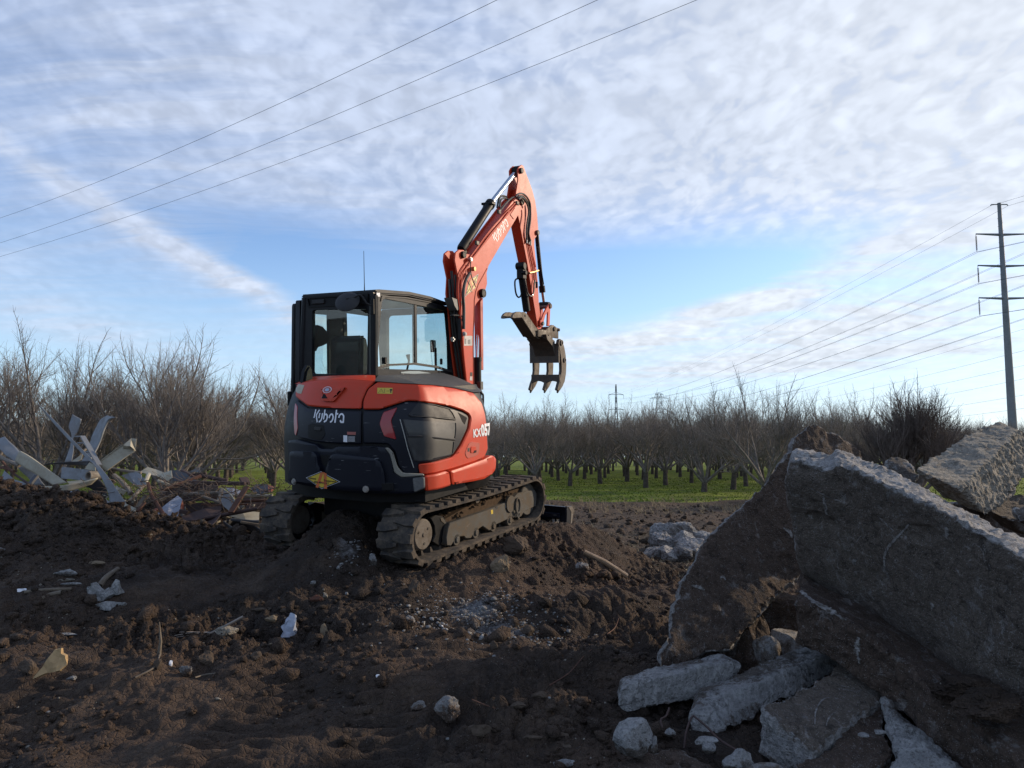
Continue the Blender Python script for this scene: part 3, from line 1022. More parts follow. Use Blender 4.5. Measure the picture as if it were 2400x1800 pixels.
def flat_panel(poly, step=.05):
    b_ = bmesh.new()
    b_.faces.new([b_.verts.new((p[0], p[1], 0)) for p in poly])
    s0, s1 = min(p[0] for p in poly), max(p[0] for p in poly)
    z0, z1 = min(p[1] for p in poly), max(p[1] for p in poly)
    k = math.ceil(s0 / step) * step
    while k < s1:
        bmesh.ops.bisect_plane(b_, geom=b_.verts[:] + b_.edges[:] + b_.faces[:], plane_co=(k, 0, 0), plane_no=(1, 0, 0), dist=1e-5)
        k += step
    k = math.ceil(z0 / .06) * .06
    while k < z1:
        bmesh.ops.bisect_plane(b_, geom=b_.verts[:] + b_.edges[:] + b_.faces[:], plane_co=(0, k, 0), plane_no=(0, 1, 0), dist=1e-5)
        k += .06
    return b_


def panel(name, poly, o0, o1, material, parent=None, lip=.012, bulge=None):
    """thin shell that follows the curved body; poly in (arclength, height)"""
    if lip:
        poly = rounded(poly, .018, 2)
    b_ = flat_panel(poly)
    if lip:
        bmesh.ops.inset_region(b_, faces=b_.faces[:], thickness=lip, use_even_offset=True, use_boundary=True)
    bd = set(v for e in b_.edges if e.is_boundary for v in e.verts)
    be = [e for e in b_.edges if e.is_boundary]
    ex = bmesh.ops.extrude_edge_only(b_, edges=be)
    low = set(v for v in ex['geom'] if isinstance(v, bmesh.types.BMVert))
    for v in b_.verts:
        s, z = v.co.x, v.co.y
        if v in low:
            off = o0
        elif v in bd and lip:
            off = o1 - .010
        else:
            off = o1
        if bulge:
            off += bulge(s, z)
        v.co = surf(s, z, off)
    w = BM()
    w.b.free()
    w.b = b_
    return w.out(name, material, parent)


def print_flat(name, shapes, place, material, parent, cut=.025):
    """flat print: list of 2-D polygons mapped by place(u, v) -> 3-D"""
    b_ = bmesh.new()
    for P in shapes:
        try:
            b_.faces.new([b_.verts.new((p[0], p[1], 0)) for p in P])
        except ValueError:
            pass
    xs = [v.co.x for v in b_.verts]
    if cut and max(xs) - min(xs) > cut:
        k = math.ceil(min(xs) / cut) * cut
        while k < max(xs):
            bmesh.ops.bisect_plane(b_, geom=b_.verts[:] + b_.edges[:] + b_.faces[:], plane_co=(k, 0, 0), plane_no=(1, 0, 0), dist=1e-6)
            k += cut
    for v in b_.verts:
        v.co = place(v.co.x, v.co.y)
    me = bpy.data.meshes.new(name)
    b_.to_mesh(me)
    b_.free()
    return link(name, me, material, parent)


def strokes(lines, w):
    """stroke polylines into quads"""
    q = []
    for L in lines:
        P = [Vector(p) for p in L]
        for a, b_ in zip(P[:-1], P[1:]):
            d = (b_ - a).normalized()
            n = Vector((-d.y, d.x)) * w / 2
            a_, b2 = a - d * w * .08, b_ + d * w * .08
            q.append([tuple(a_ - n), tuple(b2 - n), tuple(b2 + n), tuple(a_ + n)])
    return q


WORD = [[(0.02, .33), (.06, 1.0)], [(.50, .98), (.24, .56), (.46, .0)], [(.60, .33), (.62, .72)],
        [(.92, .72), (.93, .36), (.86, .14), (.74, .05), (.64, .04)], [(1.14, .24), (1.14, 1.0)],
        [(1.20, .60), (1.34, .66), (1.48, .56), (1.51, .36), (1.44, .14), (1.22, .04)],
        [(1.72, .36), (1.74, .54), (1.86, .67), (2.02, .64), (2.11, .48), (2.10, .26), (2.0, .09), (1.86, .04)],
        [(2.35, .0), (2.35, 1.0)], [(2.35, .70), (2.56, .70)],
        [(2.68, .40), (2.72, .58), (2.84, .69), (3.0, .68), (3.12, .54), (3.14, .36), (3.14, .0)], [(3.14, .05), (2.90, .05), (2.86, .2)]]


def font_polys(text, size=1.0, bold=0.0, shear=0.0):
    """triangles of a text in 2-D, plus its width"""
    cu = bpy.data.curves.new('txt', 'FONT')
    cu.body = text
    cu.size = size
    cu.offset = bold
    cu.shear = shear
    cu.resolution_u = 2
    o = bpy.data.objects.new('txt', cu)
    COL.objects.link(o)
    me = bpy.data.meshes.new_from_object(o.evaluated_get(bpy.context.evaluated_depsgraph_get()))
    T = [[tuple(me.vertices[i].co[:2]) for i in p.vertices] for p in me.polygons]
    w = max((v.co.x for v in me.vertices), default=1)
    bpy.data.objects.remove(o)
    bpy.data.meshes.remove(me)
    return T, w


# base shell under the panels
b_ = bmesh.new()
ss = np.linspace(.8, _L[-1], 90)
zs = [.70, .9, 1.1, 1.2, 1.3, 1.4, 1.5, 1.6, 1.68]
rows = [[b_.verts.new(surf(s, z, -.022)) for s in ss] for z in zs]
for r0, r1 in zip(rows[:-1], rows[1:]):
    for i in range(len(ss) - 1):
        b_.faces.new((r0[i], r0[i + 1], r1[i + 1], r1[i]))
b_.faces.new(rows[0][::-1])
b_.faces.new(rows[-1])
w = BM()
w.b.free()
w.b = b_
HOUSE = w.out('house_body', BLACK)

# rear hood (orange), rear door (navy), side cover, grille surround, counterweight, skirts
hood = panel('rear_hood', [(2.184,1.721),(2.423,1.75),(2.696,1.766),(3.175,1.771),(3.441,1.752),(3.355,1.677),(3.316,1.563),(3.321,1.492),(3.141,1.495),(2.849,1.503),(2.633,1.512),(2.504,1.55),(2.302,1.598)], -.03, .012, ORANGE, lip=.014)
door = panel('rear_door', [(2.337,1.564),(2.521,1.519),(2.644,1.487),(2.857,1.481),(3.145,1.475),(3.323,1.472),(3.334,1.158),(3.26,1.16),(3.055,1.162),(2.819,1.169),(2.542,1.197),(2.474,1.225)], -.03, .006, NAVY, lip=.014)
side = panel('side_cover', [(3.344,1.488),(3.338,1.577),(3.372,1.677),(3.466,1.744),(3.732,1.725),(4.23,1.701),(4.602,1.659),(4.953,1.597),(5.061,1.487),(5.083,1.362),(5.074,1.177),(5.097,0.989),(5.01,0.905),(4.793,0.885),(4.35,0.867),(3.934,0.866),(3.89,0.87),(3.877,0.964),(4.353,0.981),(4.428,1.008),(4.535,1.077),(4.705,1.238),(4.766,1.345),(4.74,1.388),(4.634,1.432),(4.409,1.488),(4.168,1.526),(3.888,1.56),(3.787,1.565),(3.709,1.546),(3.511,1.488)], -.03, .016, ORANGE, lip=.012)
gril = panel('grille_panel', [(3.345,1.476),(3.512,1.476),(3.716,1.536),(3.787,1.555),(3.888,1.55),(4.162,1.516),(4.403,1.476),(4.629,1.419),(4.727,1.381),(4.741,1.347),(4.684,1.24),(4.514,1.083),(4.415,1.017),(4.34,0.991),(3.881,0.973),(3.887,0.875),(3.757,0.868),(3.737,0.881),(3.688,0.953),(3.656,1.089),(3.6,1.161),(3.462,1.167),(3.355,1.166)], -.03, .002, NAVY, lip=.012)
cw = panel('counterweight', [(2.386,1.158),(2.556,1.181),(2.842,1.146),(2.913,1.107),(3.058,1.109),(3.098,1.136),(3.474,1.143),(3.587,1.131),(3.629,1.081),(3.669,0.918),(3.72,0.871),(3.916,0.861),(3.926,0.827),(3.927,0.732),(3.828,0.696),(3.328,0.702),(2.849,0.733),(2.417,0.746)], -.06, .045, NAVY, lip=.022)
skA = panel('side_skirt', [(3.925,0.857),(4.2,0.867),(4.262,0.84),(4.284,0.716),(4.156,0.712),(3.933,0.712)], -.03, .045, ORANGE, lip=.016)
skB = panel('side_skirt', [(4.261,0.859),(4.456,0.867),(4.688,0.88),(4.933,0.894),(5.097,0.92),(5.282,0.864),(5.216,0.739),(4.927,0.69),(4.683,0.699),(4.285,0.724)], -.03, .062, ORANGE, lip=.022)

# counterweight relief: raised blocks, dark notch, bolts, edge trim coloured pale as if sunlit
panel('counterweight_block', [(2.515,1.059),(2.581,1.075),(2.868,1.084),(2.908,1.053),(2.919,0.973),(2.945,0.926),(2.94,0.766),(2.49,0.77)], .03, .100, NAVY, cw, lip=.022)
panel('counterweight_block', [(3.064,1.059),(3.119,1.077),(3.475,1.042),(3.534,1.015),(3.571,0.92),(3.588,0.731),(3.065,0.739),(3.004,0.908)], .03, .100, NAVY, cw, lip=.022)
panel('lifting_notch', [(2.912,1.053),(3.053,1.059),(3.034,0.992),(3.001,0.946),(2.954,0.944),(2.928,0.987)], .03, .047, VOID, cw, lip=0)
panel('edge_trim', [(3.575,1.134),(3.609,1.133),(3.649,1.088),(3.687,0.953),(3.735,0.893),(3.916,0.879),(3.921,0.86),(3.721,0.853),(3.659,0.898),(3.624,1.066)], .03, .060, paint('sunlit_trim', (.20, .19, .16), .5, (.30, .28, .22), .5, .3), cw, lip=.006)
panel('corner_cap', [(3.821,0.841),(3.924,0.854),(3.925,0.741),(3.835,0.705)], .03, .058, paint('scuffed_corner', (.055, .058, .06), .5, (.2, .2, .19), .8, .9), cw, lip=.01)
panel('tie_down_hole', [(3.551,0.805),(3.648,0.804),(3.654,0.743),(3.556,0.742)], .05, .102, VOID, cw, lip=0)
panel('tie_down_hole', [(2.533,0.81),(2.62,0.811),(2.631,0.762),(2.545,0.761)], .05, .102, VOID, cw, lip=0)
for c in [(3.412,0.752),(2.603,0.777)]:
    p = Vector(surf(c[0], c[1], .098))
    n = _nrm(c[0])
    q = p + Vector((n[0], n[1], 0)) * .022
    BM().cyl(p, q, .022, 6).tube([p, p + Vector((n[0], n[1], 0)) * .010], .031, 14).out('bolt', SILVER, cw)

# rear door: latch recess, logo, stickers
panel('latch_recess', [(2.693,1.332),(2.741,1.347),(2.917,1.339),(2.948,1.243),(2.903,1.188),(2.866,1.184),(2.729,1.198),(2.706,1.215)], .0, .010, BLACK, door, lip=.006)
panel('latch_handle', [(2.794,1.318),(2.889,1.314),(2.893,1.276),(2.798,1.28)], .0, .022, DGREY, door, lip=.006)
panel('red_reflector', [(2.364,1.536),(2.442,1.502),(2.528,1.285),(2.502,1.212),(2.474,1.225)], .0, .012, REDREF, door, lip=.003)
panel('red_reflector', [(3.547,1.461),(3.69,1.506),(3.627,1.38),(3.679,1.2),(3.56,1.233),(3.514,1.354)], .0, .012, REDREF, gril, lip=.005)


def on_house(o, w, h, off, flip=1):
    """maps u in 0..1 (rear seen left to right) and v in 0..1 to the body at (arclength, height) o, size w x h"""
    def f(u, v):
        s, z = o[0] + u * w * flip, o[1] + v * h
        return surf(s, z, off)
    return f


lg = [(2.77,1.373),(3.154,1.368),(3.138,1.461)]
lw = (lg[1][0] - lg[0][0])
uq = lw / 3.22
WS = strokes(WORD, .135)
print_flat('lettering', [[(p[0] * uq, p[1] * uq) for p in q] for q in WS], lambda u, v: surf(lg[0][0] + u, lg[0][1] - .012 + v, .0085), WHITE, door)
kx = [(4.768,1.142),(4.892,1.135),(4.97,1.144)]


def house_text(text, s, z, size, off, material, parent, bold=0.0, sx=1.0, slope=0.0):
    T, w_ = font_polys(text, size, bold)
    return print_flat('lettering', [[(p[0] * sx, p[1]) for p in t] for t in T], lambda u, v: surf(s + u, z + v + slope * u, off), material, parent)


house_text('KX', kx[0][0], kx[0][1], .118, .020, WHITE, side, .0035, 1.0)
house_text('057', kx[0][0] + .17, kx[0][1], .168, .020, WHITE, side, .008, .86)

# stickers on the door and hood
def sticker(name, px, off, material, parent):
    return print_flat(name, [px], lambda s, z: surf(s, z, off), material, parent)


sticker('warning_label', [(3.154,1.243),(3.196,1.242),(3.197,1.178),(3.155,1.181)], .0085, WHITE, door)
lab = [(3.199,1.24),(3.284,1.237),(3.285,1.18),(3.2,1.18)]
sticker('warning_label', lab, .0085, BLKPRINT, door)
lines = []
for k in range(5):
    z = lab[3][1] + (lab[0][1] - lab[3][1]) * (.12 + k * .17)
    lines.append([(lab[0][0] + .006, z), (lab[1][0] - .008, z), (lab[1][0] - .008, z + .003), (lab[0][0] + .006, z + .003)])
print_flat('label_lines', lines, lambda s, z: surf(s, z, .0095), WHITE, door)
sticker('warning_label', [(3.193,1.277),(3.286,1.276),(3.284,1.249),(3.194,1.25)], .0085, paint('faded_red_print', (.35, .10, .08), .5), door)
yl = [(3.478,1.635),(3.633,1.631),(3.633,1.687),(3.473,1.69)]
sticker('warning_label', yl, .0185, YELLOW, side)


def yl_map(u, v):
    s = yl[0][0] + (yl[1][0] - yl[0][0]) * u
    z = yl[0][1] + (yl[2][1] - yl[0][1]) * v
    return surf(s, z, .0195)


tri = [(.06, .12), (.24, .86), (.42, .12)]
print_flat('warning_symbol', strokes([tri + [tri[0]], [(.19, .3), (.29, .45), (.22, .5)], [(.48, .1), (.48, .9)]], .022), yl_map, BLKPRINT, side)
print_flat('warning_symbol', [[(.62, .4), (.68, .4), (.68, .5), (.62, .5)], [(.72, .4), (.78, .4), (.78, .5), (.72, .5)],
                              [(.86, .1), (.93, .1), (.93, .5), (.98, .55), (.98, .8), (.82, .8), (.82, .55), (.86, .5)]], yl_map, BLKPRINT, side)
sticker('rating_plate', [(2.236,1.678),(2.262,1.722),(2.438,1.713),(2.444,1.627),(2.359,1.63),(2.27,1.649)], .0145, paint('faded_plate', (.42, .36, .22), .5, (.2, .18, .15), .7), hood)
# emblem pod on the hood: raised wedge with an oval badge and a dark keyhole
panel('emblem_pod', [(2.799,1.682),(3.126,1.697),(3.014,1.562),(2.859,1.566)], .0, .045, ORANGE, hood, lip=.03)
em = [(2.906,1.673),(2.847,1.664),(2.966,1.683),(2.9,1.688)]
ov = []
for k in range(24):
    a = 2 * math.pi * k / 24
    ov.append((.5 * math.cos(a), .5 * math.sin(a)))
ew, eh = abs(em[2][0] - em[1][0]), .062
for (sc_, of_, mt_) in ((1, .0475, WHITE), (.86, .0485, ORANGE_D), (.5, .0495, paint('badge_blue', (.35, .40, .5), .3))):
    print_flat('badge', [[(p[0] * sc_ * ew, p[1] * sc_ * eh) for p in ov]], lambda u, v: surf(em[0][0] + u, em[0][1] + v, of_), mt_, hood, cut=.02)
panel('keyhole', [(2.862,1.591),(2.869,1.633),(2.892,1.633),(2.94,1.592)], .03, .0475, VOID, hood, lip=0)
# diamond dealer decal on the counterweight
dc = [(2.779,0.83),(2.967,0.903),(3.17,0.814),(2.97,0.737)]


def diamond(dc, place, par, layer, text_scale=1.0):
    c = Vector((sum(p[0] for p in dc) / 4, sum(p[1] for p in dc) / 4))
    for sc_, of_, mt_ in ((1.0, 0, WHITE), (.96, .001, BLKPRINT), (.86, .002, YELLOW if text_scale == 1 else YELLOW2)):
        print_flat('dealer_decal', [[tuple(c + (Vector(p) - c) * sc_) for p in dc]], lambda u, v, of_=of_: place(u, v, layer + of_), mt_, par)
    ax = Vector(dc[2]) - Vector(dc[0])
    ay = Vector(dc[1]) - Vector(dc[3])
    A = strokes([[(-.14, -.46), (.02, .42)], [(.02, .42), (.10, .42)], [(.11, .42), (.11, -.46)], [(-.06, -.12), (.11, -.12)]], .085)

    def loc(p, w_=1):
        return tuple(c + ax * p[0] * 1.0 + ay * p[1] * w_)
    print_flat('dealer_decal', [[loc(p) for p in q] for q in A], lambda u, v: place(u, v, layer + .003), ORPRINT, par)
    for text, u0, v0, ww, sz in (('Diamond', -.40, -.02, .24, .17), ('Equipment', .07, -.05, .33, .17), ('800-484-2163', -.22, -.21, .42, .17)):
        T, tw = font_polys(text, 1.0, .02)
        print_flat('lettering', [[loc((u0 + p[0] / tw * ww, v0 + p[1] * sz)) for p in t] for t in T], lambda u, v: place(u, v, layer + .004), BLKPRINT, par)


diamond(dc, lambda s, z, of: surf(s, z, of), cw, .1015)

# grille: frame bars and a see-through dark mesh behind them
panel('mesh_screen', [(3.741,1.391),(4.458,1.32),(4.419,1.161),(4.395,1.019),(4.314,1.007),(3.847,0.997),(3.783,1.195)], -.01, .006, paint('mesh_screen', (.020, .021, .022), .5, (.08, .075, .065), .5), gril, lip=0)
panel('mesh_screen', [(3.887,1.542),(4.395,1.46),(4.458,1.363),(3.963,1.419),(3.8,1.44)], -.01, .006, DGREY, gril, lip=0)
panel('air_slot', [(4.545,1.417),(4.704,1.35),(4.639,1.288),(4.6,1.32)], .0, .004, VOID, gril, lip=0)


def rib(name, px, r, off, material, parent):
    return BM().tube([surf(s, z, off) for s, z in px], r, 6).out(name, material, parent)


rib('grille_rib', [(3.796,1.437),(3.821,1.42),(3.962,1.411),(4.109,1.396),(4.293,1.371),(4.467,1.35)], .009, .008, DGREY, gril)
rib('grille_rib', [(3.784,1.232),(3.899,1.229),(4.065,1.204),(4.254,1.175),(4.419,1.15)], .009, .008, DGREY, gril)
rib('grille_rib', [(3.739,1.391),(3.764,1.303),(3.784,1.256),(3.794,1.239)], .006, .008, DGREY, gril)
rib('grille_rib', [(3.78,1.195),(3.809,1.099),(3.841,1.006),(3.874,1),(4.057,1.008),(4.314,1.01),(4.374,1.022),(4.398,1.134)], .006, .008, DGREY, gril)
rib('grille_rib', [(4.457,1.316),(4.446,1.245),(4.419,1.168)], .006, .008, DGREY, gril)
rib('grille_rib', [(3.888,1.55),(4.161,1.512),(4.388,1.461),(4.431,1.419),(4.463,1.359)], .006, .008, DGREY, gril)
rib('scratch_edge', [(3.712,1.392),(3.744,1.277),(3.782,1.114),(3.834,0.935)], .0045, .004, paint('scraped_edge', (.4, .4, .36), .5), gril)
# side cover latch
panel('latch_recess', [(4.673,1.096),(4.74,1.105),(4.891,1.079),(4.905,1.047),(4.879,0.951),(4.795,0.937),(4.646,0.932),(4.604,0.967),(4.59,1.005)], .01, .0205, ORANGE_D, side, lip=.006)
panel('latch_handle', [(4.701,1.053),(4.813,1.048),(4.814,0.984),(4.699,0.982)], .01, .028, ORANGE, side, lip=.005)
panel('latch_slot', [(4.759,1.005),(4.812,1.007),(4.811,0.982),(4.759,0.983)], .02, .0295, VOID, side, lip=0)
panel('lock', [(4.647,1.043),(4.682,1.043),(4.681,1.006),(4.645,1.006)], .01, .0225, BLKPRINT, side, lip=0)

# tops: orange rear deck and dark engine cover on the right
rim = [(s, z) for s, z in [(2.184,1.721),(2.423,1.75),(2.696,1.766),(3.175,1.771),(3.441,1.752)]]
b_ = bmesh.new()
cols = []
for s in np.linspace(rim[0][0] - .3, rim[-1][0], 30):
    z = float(np.interp(s, [p[0] for p in rim], [p[1] for p in rim]))
    p = Vector(surf(s, z, .004))
    e = Vector((max(-.90, min(.09, p.x * .8)), -.78, 1.80))
    cols.append([b_.verts.new(p.lerp(e, t) + Vector((0, 0, .02 * math.sin(t * math.pi)))) for t in np.linspace(0, 1, 7)])
for a, c in zip(cols[:-1], cols[1:]):
    for i in range(6):
        b_.faces.new((a[i], a[i + 1], c[i + 1], c[i]))
w = BM(); w.b.free(); w.b = b_
w.out('rear_deck', ORANGE)
rim = [(s, z) for s, z in [(3.456,1.752),(3.732,1.73),(4.234,1.706),(4.606,1.665),(4.967,1.602)]]
b_ = bmesh.new()
cols = []
for s in np.linspace(rim[0][0] - .02, _L[-1] - .02, 50):
    z = float(np.interp(s, [p[0] for p in rim], [p[1] for p in rim]))
    p = Vector(surf(s, z - .01, .010))
    e = Vector((.13, min(.55, max(-.76, p.y * .9)), 1.80))
    col = []
    for t in np.linspace(0, 1, 9):
        q = p.lerp(e, t)
        q.z = z + (1.805 - z) * math.sin(t * math.pi / 2) ** .8
        col.append(b_.verts.new(q))
    cols.append(col)
for a, c in zip(cols[:-1], cols[1:]):
    for i in range(8):
        b_.faces.new((a[i], a[i + 1], c[i + 1], c[i]))
w = BM(); w.b.free(); w.b = b_
w.out('engine_cover', paint('soft_grey_plastic', (.040, .041, .043), .6, (.09, .085, .075), .35, .0, 0))
# antenna foot fin on the rear deck
BM().prism(0, [(-1.16, 1.72), (-1.00, 1.72), (-1.02, 1.88), (-1.06, 1.93), (-1.12, 1.86)], -.60, -.52).bevel(.02, 2).out('fuel_filler_fin', BLACK)

# ---- cab -----------------------------------------------------------
cab = BM()
XR = .12
out_r = [(-.80, 2.64), (.62, 2.59), (.74, 1.50), (-.84, 1.50)]
win_r = [(-0.675,2.6),(0.607,2.535),(0.696,1.826),(-0.788,1.869)]
cab.ring(0, rounded(out_r, .03, 5), rounded([win_r[0], win_r[1], win_r[2], win_r[3]], .07, 5), XR - .05, XR)
cab.box((XR - .025, -.05, 1.62), (.05, 1.56, .36))
out_b = [(-.80, 2.66), (.118, 2.66), (.10, 1.60), (-.90, 1.60)]
win_b = [(-0.688,2.503),(0.045,2.48),(0.017,1.811),(-0.715,1.823)]
cab.ring(1, rounded(out_b, .02, 5), rounded(win_b, .035, 5), -.82, -.77)
cab.ring(0, rounded([(-.82, 2.62), (.70, 2.58), (.78, 1.0), (-.88, 1.0)], .03, 3), rounded([(-.76, 2.55), (.62, 2.50), (.72, 1.1), (-.80, 1.1)], .04, 3), -.92, -.86)
cab.box((-.89, -.56, 1.36), (.05, .46, .52))
cab.ring(1, rounded([(-.90, 2.60), (.118, 2.60), (.12, 1.0), (-.92, 1.0)], .03, 3), rounded([(-.82, 2.52), (.05, 2.52), (.06, 1.25), (-.84, 1.25)], .05, 3), .68, .74)
cab.box((-.4, -.05, 1.15), (1.0, 1.5, .10))
for a, b2, r_ in (((.10, -.79, 2.62), (.085, -.80, 1.60), .045), ((-.80, -.79, 2.64), (-.885, -.80, 1.60), .045)):
    cab.tube([a, b2], r_, 10)
cab.bevel(.008, 1, 40)
CAB = cab.out('cab_frame', CABBLK)
roofp = [(-0.804,2.642),(-0.798,2.677),(-0.728,2.685),(-0.185,2.703),(0.24,2.681),(0.623,2.632),(0.636,2.6),(0.238,2.633),(-0.186,2.656),(-0.73,2.635)]
rf = BM().prism(0, roofp, -.86, .135).bevel(.014, 2, 25)
rf.box((-.36, -.1, 2.60), (.92, 1.2, .03))
rf.out('roof', CABBLK, CAB)
BM().ring(1, rounded([(-.76, 2.64), (.06, 2.64), (.05, 2.53), (-.74, 2.53)], .01, 2), rounded([(-.74, 2.625), (.02, 2.625), (.02, 2.545), (-.72, 2.545)], .01, 2), -.835, -.815).box((-.36, -.818, 2.585), (.74, .006, .08)).out('lamp_recess', BLACK, CAB)
for x in (-.60, -.22):
    BM().box((x, -.828, 2.585), (.17, .02, .05)).bevel(.008, 1).out('rear_lamp', DGREY, CAB)
# glazing
gy = lambda a, b2: [(XR - .022, *a), (XR - .022, *b2)]


def pane(name, ax, poly, at, par=None):
    return BM().prism(ax, poly, at, at + .005).out(name, GLASS, par or CAB, smooth=False)


g_r = [(-0.683,2.609),(-0.04,2.632),(-0.053,1.919),(-0.776,1.854)]
pane('side_pane', 0, g_r, .10)
g_r2 = [(-0.018,2.641),(0.677,2.547),(0.771,1.811),(-0.025,1.913)]
pane('side_pane', 0, g_r2, .085)
dv = [(-0.069,2.627),(-0.025,2.628),(-0.038,1.918),(-0.079,1.923)]
BM().prism(0, dv, .078, .112).out('pane_divider', CABBLK, CAB)
dv = [(-0.678,2.624),(-0.246,2.639),(0.223,2.623),(0.598,2.548),(0.593,2.534),(0.222,2.608),(-0.246,2.624),(-0.632,2.611),(-0.674,2.593),(-0.69,2.565),(-0.705,2.564),(-0.696,2.601)]
BM().prism(0, dv, .118, .128).out('window_seal', CABBLK, CAB)
lo = [(-0.802,1.879),(-0.577,1.916),(-0.082,1.926),(0.341,1.889),(0.707,1.822),(0.713,1.797),(0.34,1.865),(-0.083,1.903),(-0.578,1.895),(-0.793,1.857)]
BM().prism(0, lo, .10, .130).out('window_sill', DGREY, CAB)
for c in [(-0.636,1.952),(0.453,1.937)]:
    BM().box((.118, c[0], c[1]), (.02, .035, .07)).bevel(.004, 1).out('window_latch', BLACK, CAB)
pane('rear_pane', 1, [(win_b[0][0] - .02, win_b[0][1] + .02), (win_b[1][0] + .02, win_b[1][1] + .02), (win_b[2][0] + .02, win_b[2][1] - .02), (win_b[3][0] - .02, win_b[3][1] - .02)], -.80)
pane('windscreen', 1, [(-.84, 2.54), (.07, 2.54), (.08, 1.22), (-.86, 1.22)], .71)
# small window strip below the side glass
lw_ = [(-0.369,1.829),(-0.214,1.836),(-0.029,1.833),(0.211,1.806),(0.501,1.752),(0.54,1.72),(0.397,1.744),(-0.03,1.801),(-0.37,1.815)]
BM().prism(0, lw_, .1215, .1265).out('lower_window', paint('pale_glass', (.30, .36, .36), .15), CAB)
# interior
seat = BM().prism(0, [(-.60, 1.45), (-.48, 1.45), (-.44, 1.9), (-.50, 2.2), (-.56, 2.25), (-.62, 2.2), (-.64, 1.8)], -.64, -.20).bevel(.06, 3)
seat.box((-.42, -.28, 1.47), (.46, .46, .12))
SEAT = seat.out('seat', paint('seat_fabric', (.022, .024, .026), .9))
BM().box((-.72, -.10, 1.72), (.14, .5, .18)).bevel(.04, 2).out('armrest', BLACK, SEAT)
BM().box((-.12, -.10, 1.72), (.14, .5, .18)).bevel(.04, 2).out('armrest', BLACK, SEAT)
for x in (-.72, -.12):
    BM().tube([(x, .08, 1.8), (x, .14, 1.95), (x, .12, 2.02)], [.012, .012, .025], 8).out('joystick', BLACK, SEAT)
BM().box((-.02, .50, 2.12), (.04, .20, .14), Matrix.Rotation(R(25), 3, 'Z')).tube([(-.02, .55, 1.3), (-.02, .55, 2.1)], .015, 6).out('display', BLACK, CAB)
BM().prism(0, [(-.34, 2.56), (-.10, 2.56), (-.10, 1.2), (-.36, 1.2)], -.905, -.872).out('door_pillar', CABBLK, CAB)
BM().prism(0, [(-0.612,2.358),(-0.522,2.341),(-0.441,2.282),(-0.412,2.227),(-0.445,2.158),(-0.528,2.129),(-0.599,2.114),(-0.641,2.06),(-0.646,2.222)], -.86, -.80).bevel(.01, 1).out('folded_seat_side', BLACK, CAB)
BM().tube([(-.3, .60, 1.2), (-.3, .48, 1.5), (-.3, .46, 1.6)], .012, 6).tube([(-.5, .60, 1.2), (-.5, .48, 1.5), (-.5, .46, 1.6)], .012, 6).out('travel_lever', BLACK, CAB)
BM().box((-.4, .15, 1.30), (.9, 1.0, .2)).out('cab_floor', BLACK, CAB)
# open door standing off the left side
dr = BM().ring(0, rounded([(-.70, 2.60), (.20, 2.60), (.22, 1.12), (-.77, 1.12)], .04, 4), rounded([(-.60, 2.50), (.12, 2.50), (.14, 1.55), (-.66, 1.55)], .06, 4), -1.09, -1.045)
dr.box((-1.067, -.26, 1.33), (.040, .86, .40))
dr.bevel(.008, 1, 40)
DOOR = dr.out('cab_door', CABBLK)
BM().prism(0, [(-.64, 2.54), (.16, 2.54), (.18, 1.50), (-.70, 1.50)], -1.07, -1.065).out('door_pane', GLASS, DOOR, smooth=False)
for c_, s_ in (((-1.10, -.72, 1.55), (.05, .09, .16)), ((-1.0, -.66, 2.2), (.2, .03, .04)), ((-1.0, -.70, 1.3), (.2, .03, .04))):
    BM().box(c_, s_).bevel(.01, 1).out('door_latch', BLACK, DOOR)

# round rear mirror on its arm, right mirror, work lamp, antenna
mc = [(-0.133,-0.92,2.556),(-0.276,-0.92,2.622),(0.001,-0.92,2.505)]
mir = BM()
n_ = Vector((.28, -.75, .60)).normalized()
c_ = Vector(mc[0])
for a, r_ in ((0, .130), (.012, .132), (.03, .10), (.045, .03)):
    pass
mir.tube([c_ - n_ * .005, c_ + n_ * .006, c_ + n_ * .028, c_ + n_ * .045], [.124, .128, .10, .03], 28)
mir.tube(arc_path([c_ + n_ * .05, Vector([(-0.069,-0.9,2.6)][0]), Vector([(0.002,-0.88,2.621)][0]), Vector([(0.055,-0.85,2.541)][0]), Vector([(0.098,-0.83,2.515)][0])], 3), .009, 8)
mir.out('rear_mirror', DGREY, CAB)
BM().box([(0.115,-0.825,2.502)][0], (.03, .03, .16)).bevel(.005, 1).out('mirror_bracket', BLACK, CAB)
ma = [(-0.163,-0.6,2.657),(-0.153,-0.6,3.062)]
BM().tube([ma[0], Vector(ma[0]) + Vector((0, 0, .12)), Vector(ma[0]) + Vector((.0, 0, .46))], [.007, .004, .0025], 6).out('antenna', BLACK, CAB)
mb = [(0.3,0.571,2.311),(0.3,0.589,2.433),(0.3,0.391,2.467),(0.3,0.63,2.469),(0.3,0.68,2.311)]
rm = BM().box(mb[0], (.035, .115, .27), Matrix.Rotation(R(35), 3, 'Z')).bevel(.015, 2)
rm.tube(arc_path([(.12, .72, mb[2][2]), mb[2], mb[3], Vector(mb[3]) + Vector((0, 0, -.06))], 4), .009, 6)
rm.out('side_mirror', DGREY, CAB)
wl = [(0.3,0.403,2.672),(0.3,0.622,2.642),(0.3,0.613,2.583),(0.3,0.518,2.529),(0.3,0.459,2.577)]
BM().prism(0, [(p[1], p[2]) for p in wl], .20, .31).out('work_lamp_bracket', paint('grey_bracket', (.10, .10, .095), .5), CAB)
BM().box((.16, .66, 2.56), (.1, .12, .14)).bevel(.01, 1).out('work_lamp', BLACK, CAB)
pp = [(-0.79,2.646),(-0.734,2.648),(-0.735,2.608),(-0.791,2.606)]
